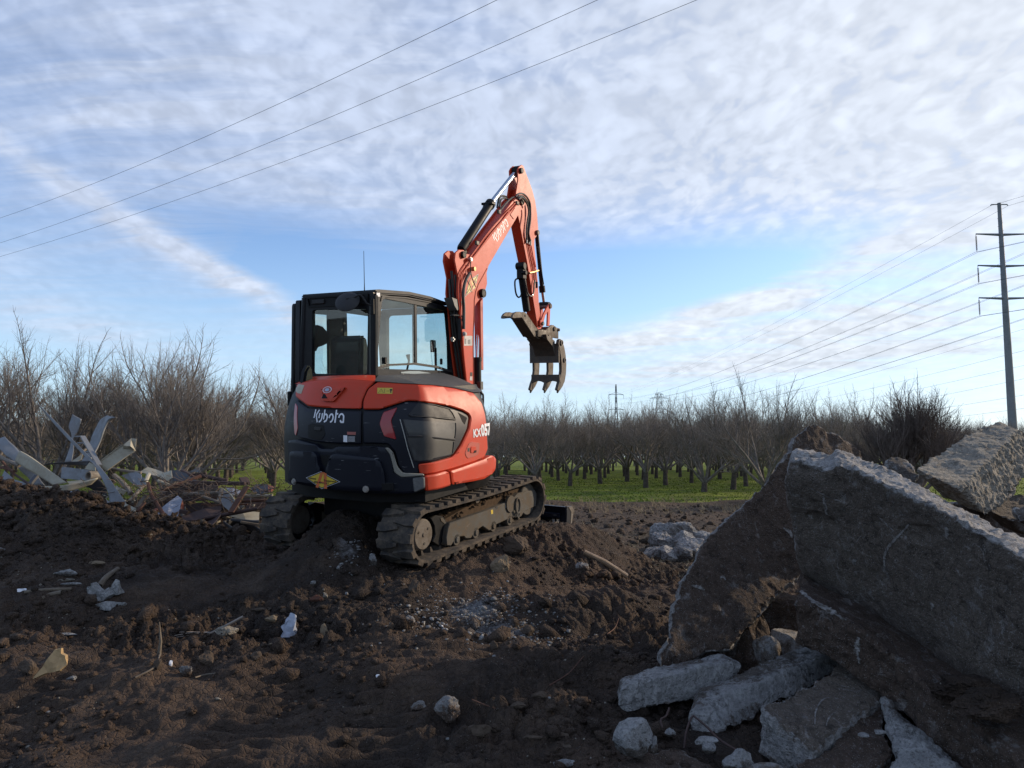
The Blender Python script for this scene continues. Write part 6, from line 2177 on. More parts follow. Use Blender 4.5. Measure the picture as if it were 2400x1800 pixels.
for (a, b2), nm in zip(([(-6.244,11,1.882),(-6.098,10.95,1.883)], [(-6.17,10.95,1.79),(-6.047,10.9,1.787)], [(-6.019,10.9,1.663),(-5.939,10.85,1.665)]), ('top', 'middle', 'lowest')):
    bar('metal_rung', [a, b2], .012, ZINC, '%s short rung beside the narrow straight channel' % nm, 'metal bar')
sheet('metal_box_panel', [(-6.26,10.75,1.457),(-5.807,10.7,1.413),(-5.767,10.7,1.36),(-5.772,10.65,1.264),(-6.233,10.7,1.299)], ZINC, 'flat grey panel with a folded left edge in the middle of the strips', 'metal sheet')
ribbon('metal_strip', [(-6.67,11,1.476),(-6.532,10.95,1.509),(-6.242,10.9,1.526),(-5.893,10.8,1.542)], [(-6.648,11,1.471),(-6.488,10.95,1.494),(-6.131,10.9,1.48),(-5.934,10.8,1.474)], ZINC_D, 'dark flat strip lying level behind the panel')
q = BM().washer((0, 0, 0), 1, .045, .062, .16, 20)
me = bpy.data.meshes.new('pipe_end')
q.b.to_mesh(me)
q.b.free()
o = link('pipe_end', me, PIPE)
o.location = [(-5.676,10.5,1.342)][0]
o.rotation_euler = (0, 0, R(-25))
tag(o, 'short open pipe end seen as a ring among the strips', 'pipe', GH)
for pts, mt_, lb in (([(-6.003,10.6,1.153),(-5.935,10.6,1.158),(-5.823,10.5,1.105),(-5.765,10.4,1.049),(-5.884,10.4,1.049)], ZINC, 'pale scrap under the bowed strip'),
                     ([(-5.713,10.3,1.12),(-5.652,10.3,1.13),(-5.604,10.3,1.095),(-5.601,10.3,1.044),(-5.709,10.3,1.049)], ZINC, 'small rounded tongue of sheet on the berm crest'),
                     ([(-6.116,10.6,1.101),(-6.007,10.6,1.132),(-5.884,10.4,1.059),(-5.973,10.4,1.069)], WHITE_S, 'bluish scrap behind the bowed strip'),
                     ([(-5.663,10.5,1.131),(-5.414,10.4,1.064),(-5.433,10.4,1.038),(-5.589,10.4,1.049)], CREAM, 'cream sliver right of the bowed strip'),
                     ([(-5.473,10.3,1.034),(-5.422,10.3,1.049),(-5.276,10.2,1.004),(-5.211,10.1,0.935),(-5.322,10.1,0.95)], ZINC, 'grey sliver beside the foot of the twisted strip'),
                     ([(-5.42,10.6,1.205),(-5.209,10.5,1.136),(-5.258,10.5,1.083),(-5.366,10.5,1.157)], CREAM, 'cream flap behind the foot of the twisted strip'),
                     ([(-5.504,10.9,1.334),(-5.3,10.9,1.39),(-5.169,10.8,1.347),(-5.086,10.6,1.179),(-5.216,10.7,1.212)], ZINC, 'grey folded sheet right of the twisted strip'),
                     ([(-7.018,10.7,1.403),(-6.797,10.6,1.284),(-6.546,10.5,1.23),(-6.526,10.4,1.167),(-6.781,10.5,1.23),(-6.988,10.6,1.3)], ZINC, 'curved grey sheet low at the left edge'),
                     ([(-6.088,10.6,1.258),(-5.909,10.6,1.279),(-5.79,10.5,1.261),(-5.997,10.5,1.23)], paint('tan_sheet', (.42, .36, .24), .6), 'tan scrap between the two cream strips'),
                     ([(-5.909,10.7,1.429),(-5.85,10.7,1.52),(-5.736,10.65,1.488),(-5.704,10.6,1.405)], CREAM, 'cream piece under the crossing of the strips'),
                     ([(-6.239,10.95,1.534),(-6.13,11,1.638),(-6.109,10.95,1.561),(-6.176,10.9,1.507)], CREAM, 'small bright triangle between the two upright strips')):
    sheet('metal_scrap', pts, mt_, lb, 'metal sheet')
for pts, r_, mt_, lb in (([(-7.315,11,1.605),(-7.114,10.9,1.54),(-6.883,10.8,1.476)], .030, PIPE, 'brown pole under the wide grey strip at left'),
                         ([(-7.25,10.9,1.458),(-7.085,10.8,1.438),(-6.884,10.7,1.397)], .020, RUST, 'thin stick poking in at the left edge'),
                         ([(-7.087,10.8,1.465),(-6.865,10.7,1.35),(-6.551,10.5,1.23)], .016, RUST_P, 'dark rod sloping down beside the curved grey sheet'),
                         ([(-7.03,10.6,1.3),(-6.856,10.5,1.251),(-6.588,10.35,1.174)], .026, RUST_P, 'dark branch lying on the berm at the left edge'),
                         ([(-7.123,10.8,1.529),(-6.987,10.75,1.423),(-6.865,10.7,1.35)], .018, RUST, 'second thin stick at the left edge'),
                         ([(-5.65,10.9,1.431),(-5.453,10.9,1.399),(-5.223,10.9,1.372)], .022, PIPE, 'pale pipe behind the folded grey sheet'),
                         ([(-5.55,10.8,1.337),(-5.293,10.6,1.205),(-5.154,10.5,1.095)], .034, PIPE, 'brown pipe sloping down behind the twisted strip'),
                         ([(-5.075,10.3,1.003),(-5.058,10.5,1.131),(-5.063,10.7,1.226)], .026, PIPE, 'grey pipe rising to the right beside the folded sheet'),
                         ([(-5.064,10.7,1.236),(-5.09,10.8,1.3),(-5.115,10.9,1.35)], .030, CREAM, 'short white pipe standing above the grey one'),
                         ([(-4.839,10.3,1.251),(-4.748,10.2,1.117),(-4.628,10.1,1.005),(-4.404,9.9,0.82)], .024, RUST, 'bent rusty pipe leaning in front of the white chipped panel'),
                         ([(-4.765,10.6,1.136),(-4.617,10.8,1.223),(-4.421,11,1.326)], .028, RUST, 'rusty bar rising to the right above the heap'),
                         ([(-4.445,10.5,1.093),(-4.201,10.5,1.101),(-3.938,10.5,1.11)], .026, PIPE, 'pale level pipe in the middle of the heap'),
                         ([(-4.38,10.8,1.113),(-4.207,10.8,1.125),(-4.043,10.8,1.151)], .018, PIPE, 'thinner pipe just above the pale level one'),
                         ([(-4.12,10.3,1.076),(-4.008,10.3,1.039),(-3.905,10.3,1.001)], .020, PIPE, 'pale pipe sloping down under the level one'),
                         ([(-3.823,10.6,1.065),(-3.576,10.6,1.065),(-3.272,10.6,1.065)], .024, CREAM, 'white pipe running level towards the left track'),
                         ([(-3.653,10.5,0.996),(-3.409,10.5,1.01),(-3.315,10.5,1.013)], .020, RUST, 'rusty pipe under the white one near the track'),
                         ([(-3.904,10.3,0.971),(-3.913,10.4,1.052),(-3.926,10.5,1.159)], .030, PIPE, 'pipe standing beside the grey bent panel'),
                         ([(-3.953,10,0.808),(-3.653,10.1,0.862),(-3.345,10.2,0.918)], .026, RUST_P, 'dark branch lying across the front of the heap'),
                         ([(-4.564,10.7,1.222),(-4.395,10.6,1.136),(-4.198,10.5,1.019),(-4.044,10.4,0.969)], .012, RUST, 'thin rod drooping across the middle of the heap'),
                         ([(-3.847,10.3,1.176),(-3.733,10.3,1.094),(-3.62,10.2,0.99),(-3.582,10.2,0.918)], .009, CREAM, 'thin white rod bent round the grey panel'),
                         ([(-4.116,10.3,0.966),(-3.803,10.3,0.964),(-3.508,10.3,0.968)], .010, RUST, 'thin level rod in front of the grey bent panel'),
                         ([(-4.938,10.8,1.261),(-4.859,10.8,1.233),(-4.77,10.8,1.194)], .024, CREAM, 'stub of white pipe below the white torn sheet'),
                         ([(-4.775,11.2,1.389),(-4.569,11,1.329),(-4.508,11,1.294)], .030, RUST_P, 'dark pipe end on top of the heap'),
                         ([(-4.451,11.1,1.326),(-4.222,11,1.289),(-4.043,11,1.255)], .030, RUST_P, 'dark pole on top of the heap below the round headed tree')):
    bar('scrap_pipe', pts, r_, mt_, lb)
for pts, mt_, lb in (([(-5.296,11,1.378),(-5.223,11.1,1.45),(-5.112,11.1,1.415),(-4.953,11,1.371),(-4.846,11,1.404),(-4.778,10.9,1.302),(-4.818,10.9,1.278),(-4.837,10.9,1.256),(-4.916,10.9,1.285),(-4.996,10.9,1.321)], CREAM, 'white torn sheet draped on top of the heap'),
                     ([(-5.409,10.9,1.373),(-5.3,10.9,1.389),(-5.123,10.8,1.288),(-5.004,10.6,1.22),(-5.088,10.6,1.179),(-5.228,10.7,1.255)], ZINC, 'blue grey dented sheet left of the white torn one'),
                     ([(-4.564,10.1,0.925),(-4.497,10.2,1.013),(-4.432,10.3,1.087),(-4.353,10.25,1.033),(-4.349,10.2,0.954),(-4.319,10.1,0.879),(-4.336,10.1,0.854),(-4.296,9.95,0.779),(-4.381,10,0.799),(-4.437,10,0.834)], WHITE_S, 'white chipped panel standing in the front of the heap'),
                     ([(-4.628,10,0.834),(-4.576,10.05,0.886),(-4.507,10,0.843),(-4.518,9.95,0.775),(-4.554,9.95,0.777)], WHITE_S, 'small white piece left of the bent rusty pipe'),
                     ([(-4.372,10.3,1.028),(-4.339,10.3,0.971),(-4.33,10.25,0.906),(-4.335,10.15,0.872),(-4.347,10.2,0.954)], REDP, 'orange red flaking edge of the white chipped panel'),
                     ([(-4.877,11.1,1.4),(-4.813,11.1,1.405),(-4.569,11,1.338),(-4.427,10.9,1.258),(-4.602,10.9,1.249),(-4.778,10.9,1.258)], ZINC_D, 'black bent sheet on top of the heap'),
                     ([(-3.898,10.5,1.168),(-3.779,10.4,1.08),(-3.654,10.3,0.975),(-3.687,10.2,0.869),(-3.863,10.3,0.984)], ZINC, 'grey bent panel right of the middle'),
                     ([(-4.033,10.9,1.181),(-3.915,10.9,1.156),(-3.791,10.9,1.113),(-3.755,10.8,1.06),(-3.915,10.8,1.068)], WHITE_S, 'blue white panel behind the grey bent one'),
                     ([(-3.742,10.2,0.828),(-3.579,10.3,0.882),(-3.381,10.4,0.857),(-3.313,10.2,0.772),(-3.451,10.1,0.775)], CREAM, 'cream panel low beside the left track'),
                     ([(-4.19,10.2,0.869),(-4.037,10.2,0.918),(-3.848,10.3,0.957),(-3.813,10.2,0.896),(-3.865,10,0.834),(-4.057,9.95,0.784),(-4.217,9.95,0.784),(-4.266,10.05,0.831)], RUST_P, 'dark rusty sheet curled in the front of the heap'),
                     ([(-3.714,11,1.138),(-3.627,11,1.208),(-3.468,11,1.204),(-3.391,10.8,1.096),(-3.557,10.8,1.077)], ZINC_D, 'black hood shape near the left track'),
                     ([(-3.438,10.9,1.208),(-3.369,10.9,1.185),(-3.327,10.9,1.15),(-3.355,10.8,1.108),(-3.389,10.8,1.098)], REDP, 'orange red flap beside the black hood shape'),
                     ([(-4.728,11.3,1.375),(-4.646,11.3,1.412),(-4.574,11.3,1.447),(-4.558,11.3,1.375)], ZINC, 'grey corner of sheet under the round headed tree'),
                     ([(-3.964,10,0.738),(-3.94,10.1,0.827),(-3.78,10.1,0.889),(-3.749,10,0.843),(-3.8,9.8,0.699)], RUST_P, 'dark board leaning at the front of the heap'),
                     ([(-4.472,10.6,0.938),(-4.237,10.6,0.976),(-4.008,10.6,0.938),(-3.976,10.5,0.852),(-4.342,10.5,0.852)], RUST_P, 'rusty sheet deep in the middle of the heap'),
                     ([(-3.793,10.9,1.026),(-3.443,10.9,1.036),(-3.374,10.7,0.875),(-3.661,10.7,0.875)], RUST_P, 'rusty sheet behind the rusty pipe near the track'),
                     ([(-5.005,11,1.147),(-4.564,11,1.216),(-4.17,11,1.216),(-4.086,10.8,1.002),(-4.857,10.8,0.964)], RUST_P, 'dark tangle sheet at the back of the heap')):
    sheet('metal_scrap', pts, mt_, lb, 'metal sheet')
for (a, b2), w_, t2, mt_, lb in (([(-4.937,10.2,0.907),(-4.894,10.4,1.087)], .07, .03, PLANK, 'plank leaning at the left of the heap'),
                             ([(-4.869,10.1,0.885),(-4.82,10.2,0.995)], .05, .03, RUST, 'reddish board beside the leaning plank'),
                             ([(-4.65,10,0.848),(-4.607,10.1,0.925)], .05, .03, REDP, 'orange board end behind the bent rusty pipe'),
                             ([(-4.076,9.75,0.709),(-3.899,9.85,0.75)], .10, .03, PLANK, 'grey plank end lying on the berm'),
                             ([(-4.725,10.3,1.003),(-4.595,10.5,1.084)], .05, .03, PLANK, 'grey plank across the twigs'),
                             ([(-4.53,10.8,1.24),(-3.673,10.7,1.226)], .10, .05, RUST_P, 'long dark channel beam on top of the heap'),
                             ([(-3.673,10.7,1.226),(-3.748,10.8,1.3)], .12, .04, RUST_P, 'hooked end of the dark channel beam'),
                             ([(-3.617,10,0.883),(-3.525,10.3,1.204)], .085, .02, RUST, 'flat rusty bar standing aslant near the track'),
                             ([(-3.614,10,0.795),(-3.279,10.1,0.756)], .06, .03, ZINC_D, 'dark rail lying low beside the left track'),
                             ([(-3.453,9.9,0.772),(-3.246,10,0.724)], .05, .03, PLANK, 'grey lath under the dark rail'),
                             ([(-4.631,11.1,1.336),(-4.382,11.1,1.361)], .05, .03, RUST_P, 'dark board under the grey corner of sheet'),
                             ([(-6.476,10.55,1.343),(-6.507,10.4,1.182)], .06, .04, ZINC_D, 'black post stub crossing the grey strip at left'),
                             ([(-4.958,10.2,0.918),(-4.868,10.1,0.818)], .04, .02, CREAM, 'small white lath at the foot of the twisted strip'),
                             ([(-4.317,10.1,0.898),(-4.212,10.1,0.871)], .05, .05, RUST_P, 'black iron bracket in front of the white chipped panel')):
    board('scrap_board', a, b2, w_, t2, mt_, lb)
# trough shaped ring near the track
tr_ = [(-3.665,9.9,0.785),(-3.614,10.1,0.791),(-3.451,10.1,0.756),(-3.239,9.9,0.703),(-3.098,9.7,0.661),(-3.087,9.55,0.638),(-3.198,9.5,0.651),(-3.344,9.55,0.692),(-3.52,9.7,0.746)]
tr2 = [tuple(np.array(p) + (0, .06, -.11)) for p in tr_]
ribbon('metal_trough', tr_ + tr_[:1], tr2 + tr2[:1], DGREY, 'long dark trough lying open beside the left track', 'trough', t=.012)
# twigs and roots through the heap
T = Tubes()
rs = np.random.RandomState(12)
c0 = np.array([(-4.803,10.5,1.103)][0])
for k in range(330):
    p = c0 + rs.normal(size=3) * (.42, .18, .10) + (rs.uniform(-.3, 1.4), 0, 0)
    p[2] = max(p[2], hz(p[0], p[1], False) + .05)
    d = rs.normal(size=3) * (1, .4, .35)
    d /= np.linalg.norm(d)
    L = rs.uniform(.12, .5)
    P = [p]
    for j in range(3):
        d = d + rs.normal(size=3) * .25
        d /= np.linalg.norm(d)
        P.append(P[-1] + d * L / 3)
    T.add(P, rs.uniform(.003, .009), .002, 3)
tw = link('twig_tangle', T.mesh('twig_tangle'), paint('twig_brown', (.11, .075, .05), .9))
tag(tw, 'tangle of brown twigs and roots in the scrap heap', kind='stuff')
# packed rubble under the heap that carries it
xs_, ys_ = np.meshgrid(np.linspace(-7.9, -2.3, 110), np.linspace(9.6, 12.6, 60))
zz = height(xs_, ys_, False).reshape(xs_.shape)
env = np.exp(-((ys_ - 10.95) / .62) ** 2) * sstep(-2.5, -3.3, xs_) * (1 - sstep(-6.2, -7.6, xs_) * .2)
P3 = np.stack([xs_.ravel(), ys_.ravel(), xs_.ravel() * 0], 1)
zz = zz - .04 + env * (.30 + .12 * fbm(P3 * 2.2, 3).reshape(xs_.shape) + .10 * np.abs(fbm(P3 * 9, 3)).reshape(xs_.shape))
idx = np.arange(xs_.size).reshape(xs_.shape)
f = np.stack([idx[:-1, :-1], idx[:-1, 1:], idx[1:, 1:], idx[1:, :-1]], -1).reshape(-1, 4)
tag(link('rubble_bed', np_mesh('rubble_bed', np.stack([xs_.ravel(), ys_.ravel(), zz.ravel()], 1), f, True), SOIL), 'low bed of soil and rubble the scrap lies on', kind='stuff')

# small torn bits too many to count
rs = np.random.RandomState(8)
vs, fs = [], []
for k in range(420):
    x = rs.uniform(-7.6, -3.3)
    y = 10.2 + rs.rand() * 1.3
    z = hz(x, y, False) + .10 + .34 * math.exp(-((y - 10.95) / .5) ** 2) * rs.rand()
    a, b2 = rs.normal(size=3), rs.normal(size=3)
    a /= np.linalg.norm(a)
    b2 -= a * (a @ b2)
    b2 /= np.linalg.norm(b2)
    L, w_ = rs.uniform(.04, .30), rs.uniform(.015, .07)
    c = np.array([x, y, z])
    n0 = len(vs)
    n_ = np.cross(a, b2) * .003
    q4 = [c - a * L / 2 - b2 * w_ / 2, c + a * L / 2 - b2 * w_ * rs.rand(), c + a * L * rs.uniform(.2, .5) + b2 * w_ / 2, c - a * L / 2 + b2 * w_ * rs.rand()]
    vs += [p + n_ for p in q4] + [p - n_ for p in q4]
    fs += [(n0, n0 + 1, n0 + 2, n0 + 3), (n0 + 7, n0 + 6, n0 + 5, n0 + 4)] + [(n0 + i, n0 + 4 + i, n0 + 4 + (i + 1) % 4, n0 + (i + 1) % 4) for i in range(4)]
vs = np.array(vs)
fs = np.array(fs)
for k, (mt_, nm) in enumerate(((ZINC, 'grey metal'), (CREAM, 'cream metal'), (PLANK, 'splintered wood'))):
    sel = [f for i, f in enumerate(fs) if (i // 6) % 3 == k]
    tag(link('scrap_fragments', np_mesh('scrap_fragments', vs, sel), mt_), 'small torn bits of %s through the scrap heap' % nm, kind='stuff')

# ------------------------------------------------------------------ stones and bits on the churned soil
def on_ground(px, py):
    """first hit of the view ray with the soil"""
    t = R(5.39)
    x, y = (px - 1200) / 1802, (900 - py) / 1802
    d = np.array([x, math.cos(t) - y * math.sin(t), math.sin(t) + y * math.cos(t)])
    T_ = np.linspace(2.5, 30, 1400)
    P = np.array([0, 0, 1.6]) + d * T_[:, None]
    hh_ = height(P[:, 0], P[:, 1], True)
    k = np.argmax(P[:, 2] < hh_)
    return P[k]


BROWNS = paint('brown_stone', (.060, .045, .034), .95, (.11, .085, .065), .7, 0, 0, fine=12, spec=.2)
REDS = paint('brick_red_stone', (.10, .040, .026), .95, (.07, .05, .04), .7, 0, 0, fine=12, spec=.2)
TAN = paint('tan_stone', (.20, .155, .105), .95, (.12, .09, .06), .6, 0, 0, fine=12, spec=.2)
GS = 'stones lying on the churned soil'
stones = (
    # crop, x, y, radius(px in 2400 space), squash, material, label, category
    ('r', 150, 700, 34, (1.2, .8, .9), BROWNS, 'grey brown block behind the tan shard at lower left', 'stone'),
    ('r', 345, 200, 26, (1.7, .7, .55), CONC, 'pale slanted lump at upper left of the soil, in front of the berm', 'stone'),
    ('r', 345, 238, 18, (1.8, .7, .5), CONC_W, 'flat pale sliver just below the slanted lump', 'stone'),
    ('r', 375, 255, 19, (2.2, .5, .4), CONC, 'long pale sliver below the slanted lump', 'stone'),
    ('r', 500, 150, 17, (1.9, .7, .5), TAN, 'small tan clod right of the slanted lump', 'stone'),
    ('r', 340, 522, 18, (2.2, .7, .45), CONC, 'thin pale stone left of the middle, lying flat', 'stone'),
    ('r', 95, 525, 20, (1.8, .8, .5), BROWNS, 'low grey stone at the left edge', 'stone'),
    ('r', 370, 752, 17, (1.4, .8, .6), CONC, 'pale chip right of the tan shard', 'stone'),
    ('r', 820, 690, 20, (.9, .8, 1.4), BROWNS, 'dark stone with a splinter standing on it', 'stone'),
    ('r', 885, 678, 10, (1, .8, 1.2), WHITE, 'bright white chip beside the dark stone', 'stone'),
    ('r', 965, 725, 26, (1.2, .8, 1.1), CONC_S, 'dark wet stone left of the reddish boulder', 'stone'),
    ('r', 1068, 655, 33, (1.1, .9, .95), BROWNS, 'reddish brown boulder in the left foreground', 'stone'),
    ('r', 1175, 512, 33, (1.25, .9, .75), CONC_W, 'large cream coloured lump above the reddish boulder', 'stone'),
    ('r', 1330, 640, 20, (1.1, .9, .9), BROWNS, 'round brown stone right of the reddish boulder', 'stone'),
    ('r', 1250, 598, 15, (1.2, .9, .8), BROWNS, 'small brown stone between boulder and cream lump', 'stone'),
    ('r', 1405, 440, 19, (1.3, .8, .7), TAN, 'brown stone left of the upright blue grey shard', 'stone'),
    ('r', 1355, 385, 20, (1.8, .8, .4), BROWNS, 'flat brown plate stone above the brown stone', 'stone'),
    ('r', 1485, 395, 17, (1.9, .8, .5), BROWNS, 'flat stone right above the upright shard', 'stone'),
    ('r', 1625, 262, 12, (1, .9, 1), CONC, 'crumbly white lump on the rut edge', 'stone'),
    ('r', 1640, 340, 22, (1.4, .9, .7), REDS, 'red brown stone on the rut edge', 'stone'),
    ('r', 1685, 335, 13, (.7, .6, 1.6), CONC_W, 'small upright white stone leaning on the red brown one', 'stone'),
    ('r', 1798, 318, 9, (.9, .8, 1.1), CONC, 'little white pebble right of the red brown stone', 'stone'),
    ('r', 1680, 520, 17, (.8, .6, 1.7), TAN, 'upright brown shard stone right of the blue grey one', 'stone'),
    ('r', 1130, 858, 10, (1.3, .8, .7), CONC_W, 'round pale pebble on the smooth mud', 'pebble'),
    ('r', 1960, 742, 8, (1.2, .8, .9), WHITE, 'tiny white pebble pair on the mud', 'pebble'),
    ('r', 245, 925, 9, (1.4, .8, .6), CONC, 'tiny pale pebble at lower left', 'pebble'),
    ('r', 1595, 640, 9, (1.3, .8, .6), TAN, 'tiny tan pebble on the dark mud', 'pebble'),
    ('r', 1412, 572, 9, (1.3, .8, .6), TAN, 'tan pebble below the brown stone', 'pebble'),
    ('r', 1930, 150, 20, (1, .7, 1.3), CONC, 'speckled grey lump left of the near track', 'stone'),
    ('s', 600, 395, 26, (1, .9, 1.05), BROWNS, 'rounded sandy brown boulder in front of the near track', 'stone'),
    ('s', 715, 235, 19, (1.4, .8, .8), CONC_S, 'dark grey stone touching the near track', 'stone'),
    ('s', 572, 572, 26, (1, .9, 1), CONC_S, 'dark round stone under the spilt dust', 'stone'),
    ('s', 478, 597, 13, (.9, .8, 1.2), BROWNS, 'small grey stone left of the dark round one', 'stone'),
    ('s', 740, 592, 6, (1.2, .8, .8), WHITE, 'tiny white crumb in the dust', 'pebble'),
    ('s', 1010, 702, 17, (.9, .7, 1.2), BROWNS, 'upright dark stone on the mud mound', 'stone'),
    ('s', 1210, 238, 9, (1.5, .7, .6), CONC, 'white flake on the slope right of the track', 'stone'),
    ('s', 1050, 280, 36, (1.15, .8, 1.0), TAN, 'sandy block of pressed earth below the near track', 'clod'),
    ('s', 1130, 170, 52, (1.15, .9, .85), BROWNS, 'big earth clod under the front of the near track', 'clod'),
    ('s', 1125, 95, 12, (.7, .7, 1.8), CONC_W, 'upright pale chip on top of the big earth clod', 'stone'),
    ('s', 1470, 290, 24, (1.1, .9, .9), CONC_S, 'dark block under the wooden stick', 'stone'),
    ('s', 780, 1030, 50, (1.1, .9, .9), CONC_S, 'big wet dark rock in the middle foreground', 'stone'),
    ('s', 925, 1130, 34, (1.4, .9, .8), BROWNS, 'brown rock right below the big wet one', 'stone'),
    ('s', 620, 1010, 26, (1.1, .9, .9), CONC_S, 'dark lump left of the big wet rock', 'stone'),
    ('s', 1140, 1000, 22, (1.4, .8, .6), BROWNS, 'flat brown stone right of the big wet rock', 'stone'),
    ('s', 1300, 970, 7, (1, .8, 1.2), CONC, 'tiny pale chip in the centre foreground', 'pebble'),
    ('s', 775, 1180, 9, (1.1, .8, .9), CONC, 'small pale chip under the brown rock', 'pebble'),
    ('s', 720, 1282, 6, (1, .8, 1.2), WHITE, 'tiny white chip near the bottom edge', 'pebble'),
    ('s', 1385, 1300, 26, (1.8, .9, .55), CONC, 'flat white stone at the bottom edge, centre', 'stone'),
    ('s', 1320, 1150, 24, (2.4, .7, .4), BROWNS, 'long low clod in the right foreground mud', 'clod'),
    ('s', 1210, 1160, 20, (2.0, .7, .45), BROWNS, 'second long low clod left of the first', 'clod'),
    ('s', 1400, 1208, 20, (1.7, .8, .5), BROWNS, 'dark clod between the long clods and the pale lump', 'clod'),
    ('s', 1250, 950, 24, (1.2, .8, .8), BROWNS, 'brown stone above the tiny pale chip', 'stone'),
    ('s', 1190, 620, 24, (1.0, .9, .9), BROWNS, 'smooth round clod on the dark mud mound', 'clod'),
    ('t', 10, 1310, 22, (1.1, .8, .9), CONC_S, 'stone on the berm foot at the left edge', 'stone'),
    ('t', 1180, 1185, 11, (1.6, .8, .8), CONC_W, 'white crumb on the lit face of the berm', 'stone'),
)
for k, (cr, cx, cy, r_, sq, mt_, lb, ct) in enumerate(stones):
    if cr == 'r':
        px, py = cx / 2.212, 1250 + cy / 2.212
    elif cr == 's':
        px, py = 700 + cx / 2.212, 1200 + cy / 2.212
    else:
        px, py = cx / 3.352, 900 + cy / 3.352
    r_ = r_ / (3.352 if cr == 't' else 2.212) * 1.35
    p = on_ground(px, py + r_ * .5)
    rad = r_ * p[1] / 1802
    o = rock('clod' if ct == 'clod' else 'stone', 1200, 900, 5, rad, mt_, lb, ct, GS, squash=sq, seed=k + 3, sub=4 if r_ > 7 else 3, jag=.30 if mt_ is not WHITE else .2)
    o.location = (p[0], p[1], p[2] + rad * sq[2] * .6)
    if mt_ in (CONC, CONC_W, CONC_S, CONC_D):
        pass
    if not o.data.materials:
        o.data.materials.append(mt_)

GB = 'loose bits on the churned soil'


def plate_on(name, px_pts, material, label, cat, t=.02, lift=.0):
    P = [on_ground(*px_pts[0])]
    y0 = P[0][1]
    out_ = []
    tt = R(5.39)
    for px, py in px_pts:
        x, y = (px - 1200) / 1802, (900 - py) / 1802
        d = np.array([x, math.cos(tt) - y * math.sin(tt), math.sin(tt) + y * math.cos(tt)])
        q = np.array([0, 0, 1.6]) + d * ((y0 - .02) / d[1])
        out_.append(q)
    b_ = bmesh.new()
    b_.faces.new([b_.verts.new(q) for q in out_])
    bmesh.ops.triangulate(b_, faces=b_.faces)
    bmesh.ops.subdivide_edges(b_, edges=b_.edges[:], cuts=3, use_grid_fill=True)
    zm = min(q[2] for q in out_)
    for v in b_.verts:
        v.co.y += (v.co.z - zm) * .35 + .01 * math.sin(v.co.x * 37 + v.co.z * 51)
    me = bpy.data.meshes.new(name)
    b_.to_mesh(me)
    b_.free()
    return thicken(me, name, t, material, label, cat, GB)


def rr_(L):
    return [(x / 2.212, 1250 + y / 2.212) for x, y in L]


def ss_(L):
    return [(700 + x / 2.212, 1200 + y / 2.212) for x, y in L]


plate_on('wood_shard', rr_([(175, 755), (215, 690), (258, 615), (298, 605), (300, 632), (325, 640), (330, 690), (310, 715), (240, 728)]), WOODB, 'tan splintered wood shard leaning on the block at lower left', 'wood')
plate_on('concrete_shard', rr_([(1465, 545), (1462, 495), (1485, 440), (1500, 428), (1522, 432), (1530, 530), (1500, 545)]), WHITE_S, 'upright blue grey shard in the middle left of the soil', 'concrete chunk', .05)
plate_on('concrete_block_piece', rr_([(448, 350), (450, 300), (470, 260), (500, 290), (530, 305), (570, 290), (585, 252), (605, 262), (622, 315), (575, 330), (535, 355), (500, 362)]), CONC, 'hollow pale block fragment with two horns, left of the middle', 'concrete chunk', .07)
plate_on('concrete_block_piece', rr_([(480, 372), (540, 358), (650, 362), (640, 378), (585, 402), (520, 395)]), CONC, 'flat pale plate at the foot of the horned fragment', 'concrete chunk', .03)
plate_on('metal_scrap', rr_([(85, 292), (120, 288), (162, 297), (130, 306), (92, 307)]), WHITE, 'small bright metal scrap at the left on the soil', 'metal sheet')


def stick_on(name, pts, r0, r1, material, label, cat, lift=.02, n=6):
    P = []
    for px, py in pts:
        p = on_ground(px, py)
        p[2] += lift
        P.append(p)
    T = Tubes()
    T.add([np.array(q) for q in arc_path([tuple(p) for p in P], 5)] if len(P) > 2 else P, r0, r1, n)
    return tag(link(name, T.mesh(name), material), label, cat, GB)


P = [tuple(on_ground(*p) + (0, 0, .03)) for p in ss_([(1478, 222), (1590, 290), (1700, 350)])]
P[1] = tuple((np.array(P[0]) + np.array(P[2])) / 2 + (0, 0, .02))
q = BM().tube([P[0], P[1], P[2]], [.028, .032, .034], 10)
me = bpy.data.meshes.new('wooden_stick')
q.b.to_mesh(me)
q.b.free()
tag(link('wooden_stick', me, paint('pale_wood', (.26, .18, .11), .8, (.12, .08, .05), .7, fine=20)), 'pale wooden stick lying on the slope right of the machine', 'stick', GB)
for pts, r0, lb in ((rr_([(215, 352), (265, 330), (320, 318)]), .022, 'short pale stick end at the left of the soil'),
                    (rr_([(515, 285), (555, 235), (610, 195)]), .026, 'brown stick leaning behind the horned fragment'),
                    (rr_([(130, 318), (250, 305), (370, 300)]), .016, 'dark stick lying level at the left'),
                    (rr_([(700, 765), (800, 710), (830, 640)]), .007, 'thin root beside the stone with the splinter'),
                    (rr_([(1010, 765), (1060, 750), (1120, 742)]), .005, 'thin straw below the reddish boulder')):
    stick_on('stick', pts, r0, r0 * .8, PLANK, lb, 'stick')
bt_ = rr_([(822, 640), (828, 600), (822, 545)])
q0 = on_ground(*bt_[0])
T = Tubes()
T.add([q0 + (0, 0, 0), q0 + (.01, 0, .10), q0 + (-.005, 0, .23)], .016, .004, 5)
tag(link('wood_splinter', T.mesh('wood_splinter'), PLANK), 'pointed splinter standing up on the dark stone', 'wood', GB)
# dry branch with side twigs
main = rr_([(1262, 432), (1150, 490), (1030, 548), (905, 590)])
A0 = on_ground(*rr_([(1090, 540)])[0])
T = Tubes()
yb_ = A0[1]


def at_y(px, py, y):
    return W_pt(px, py, y)


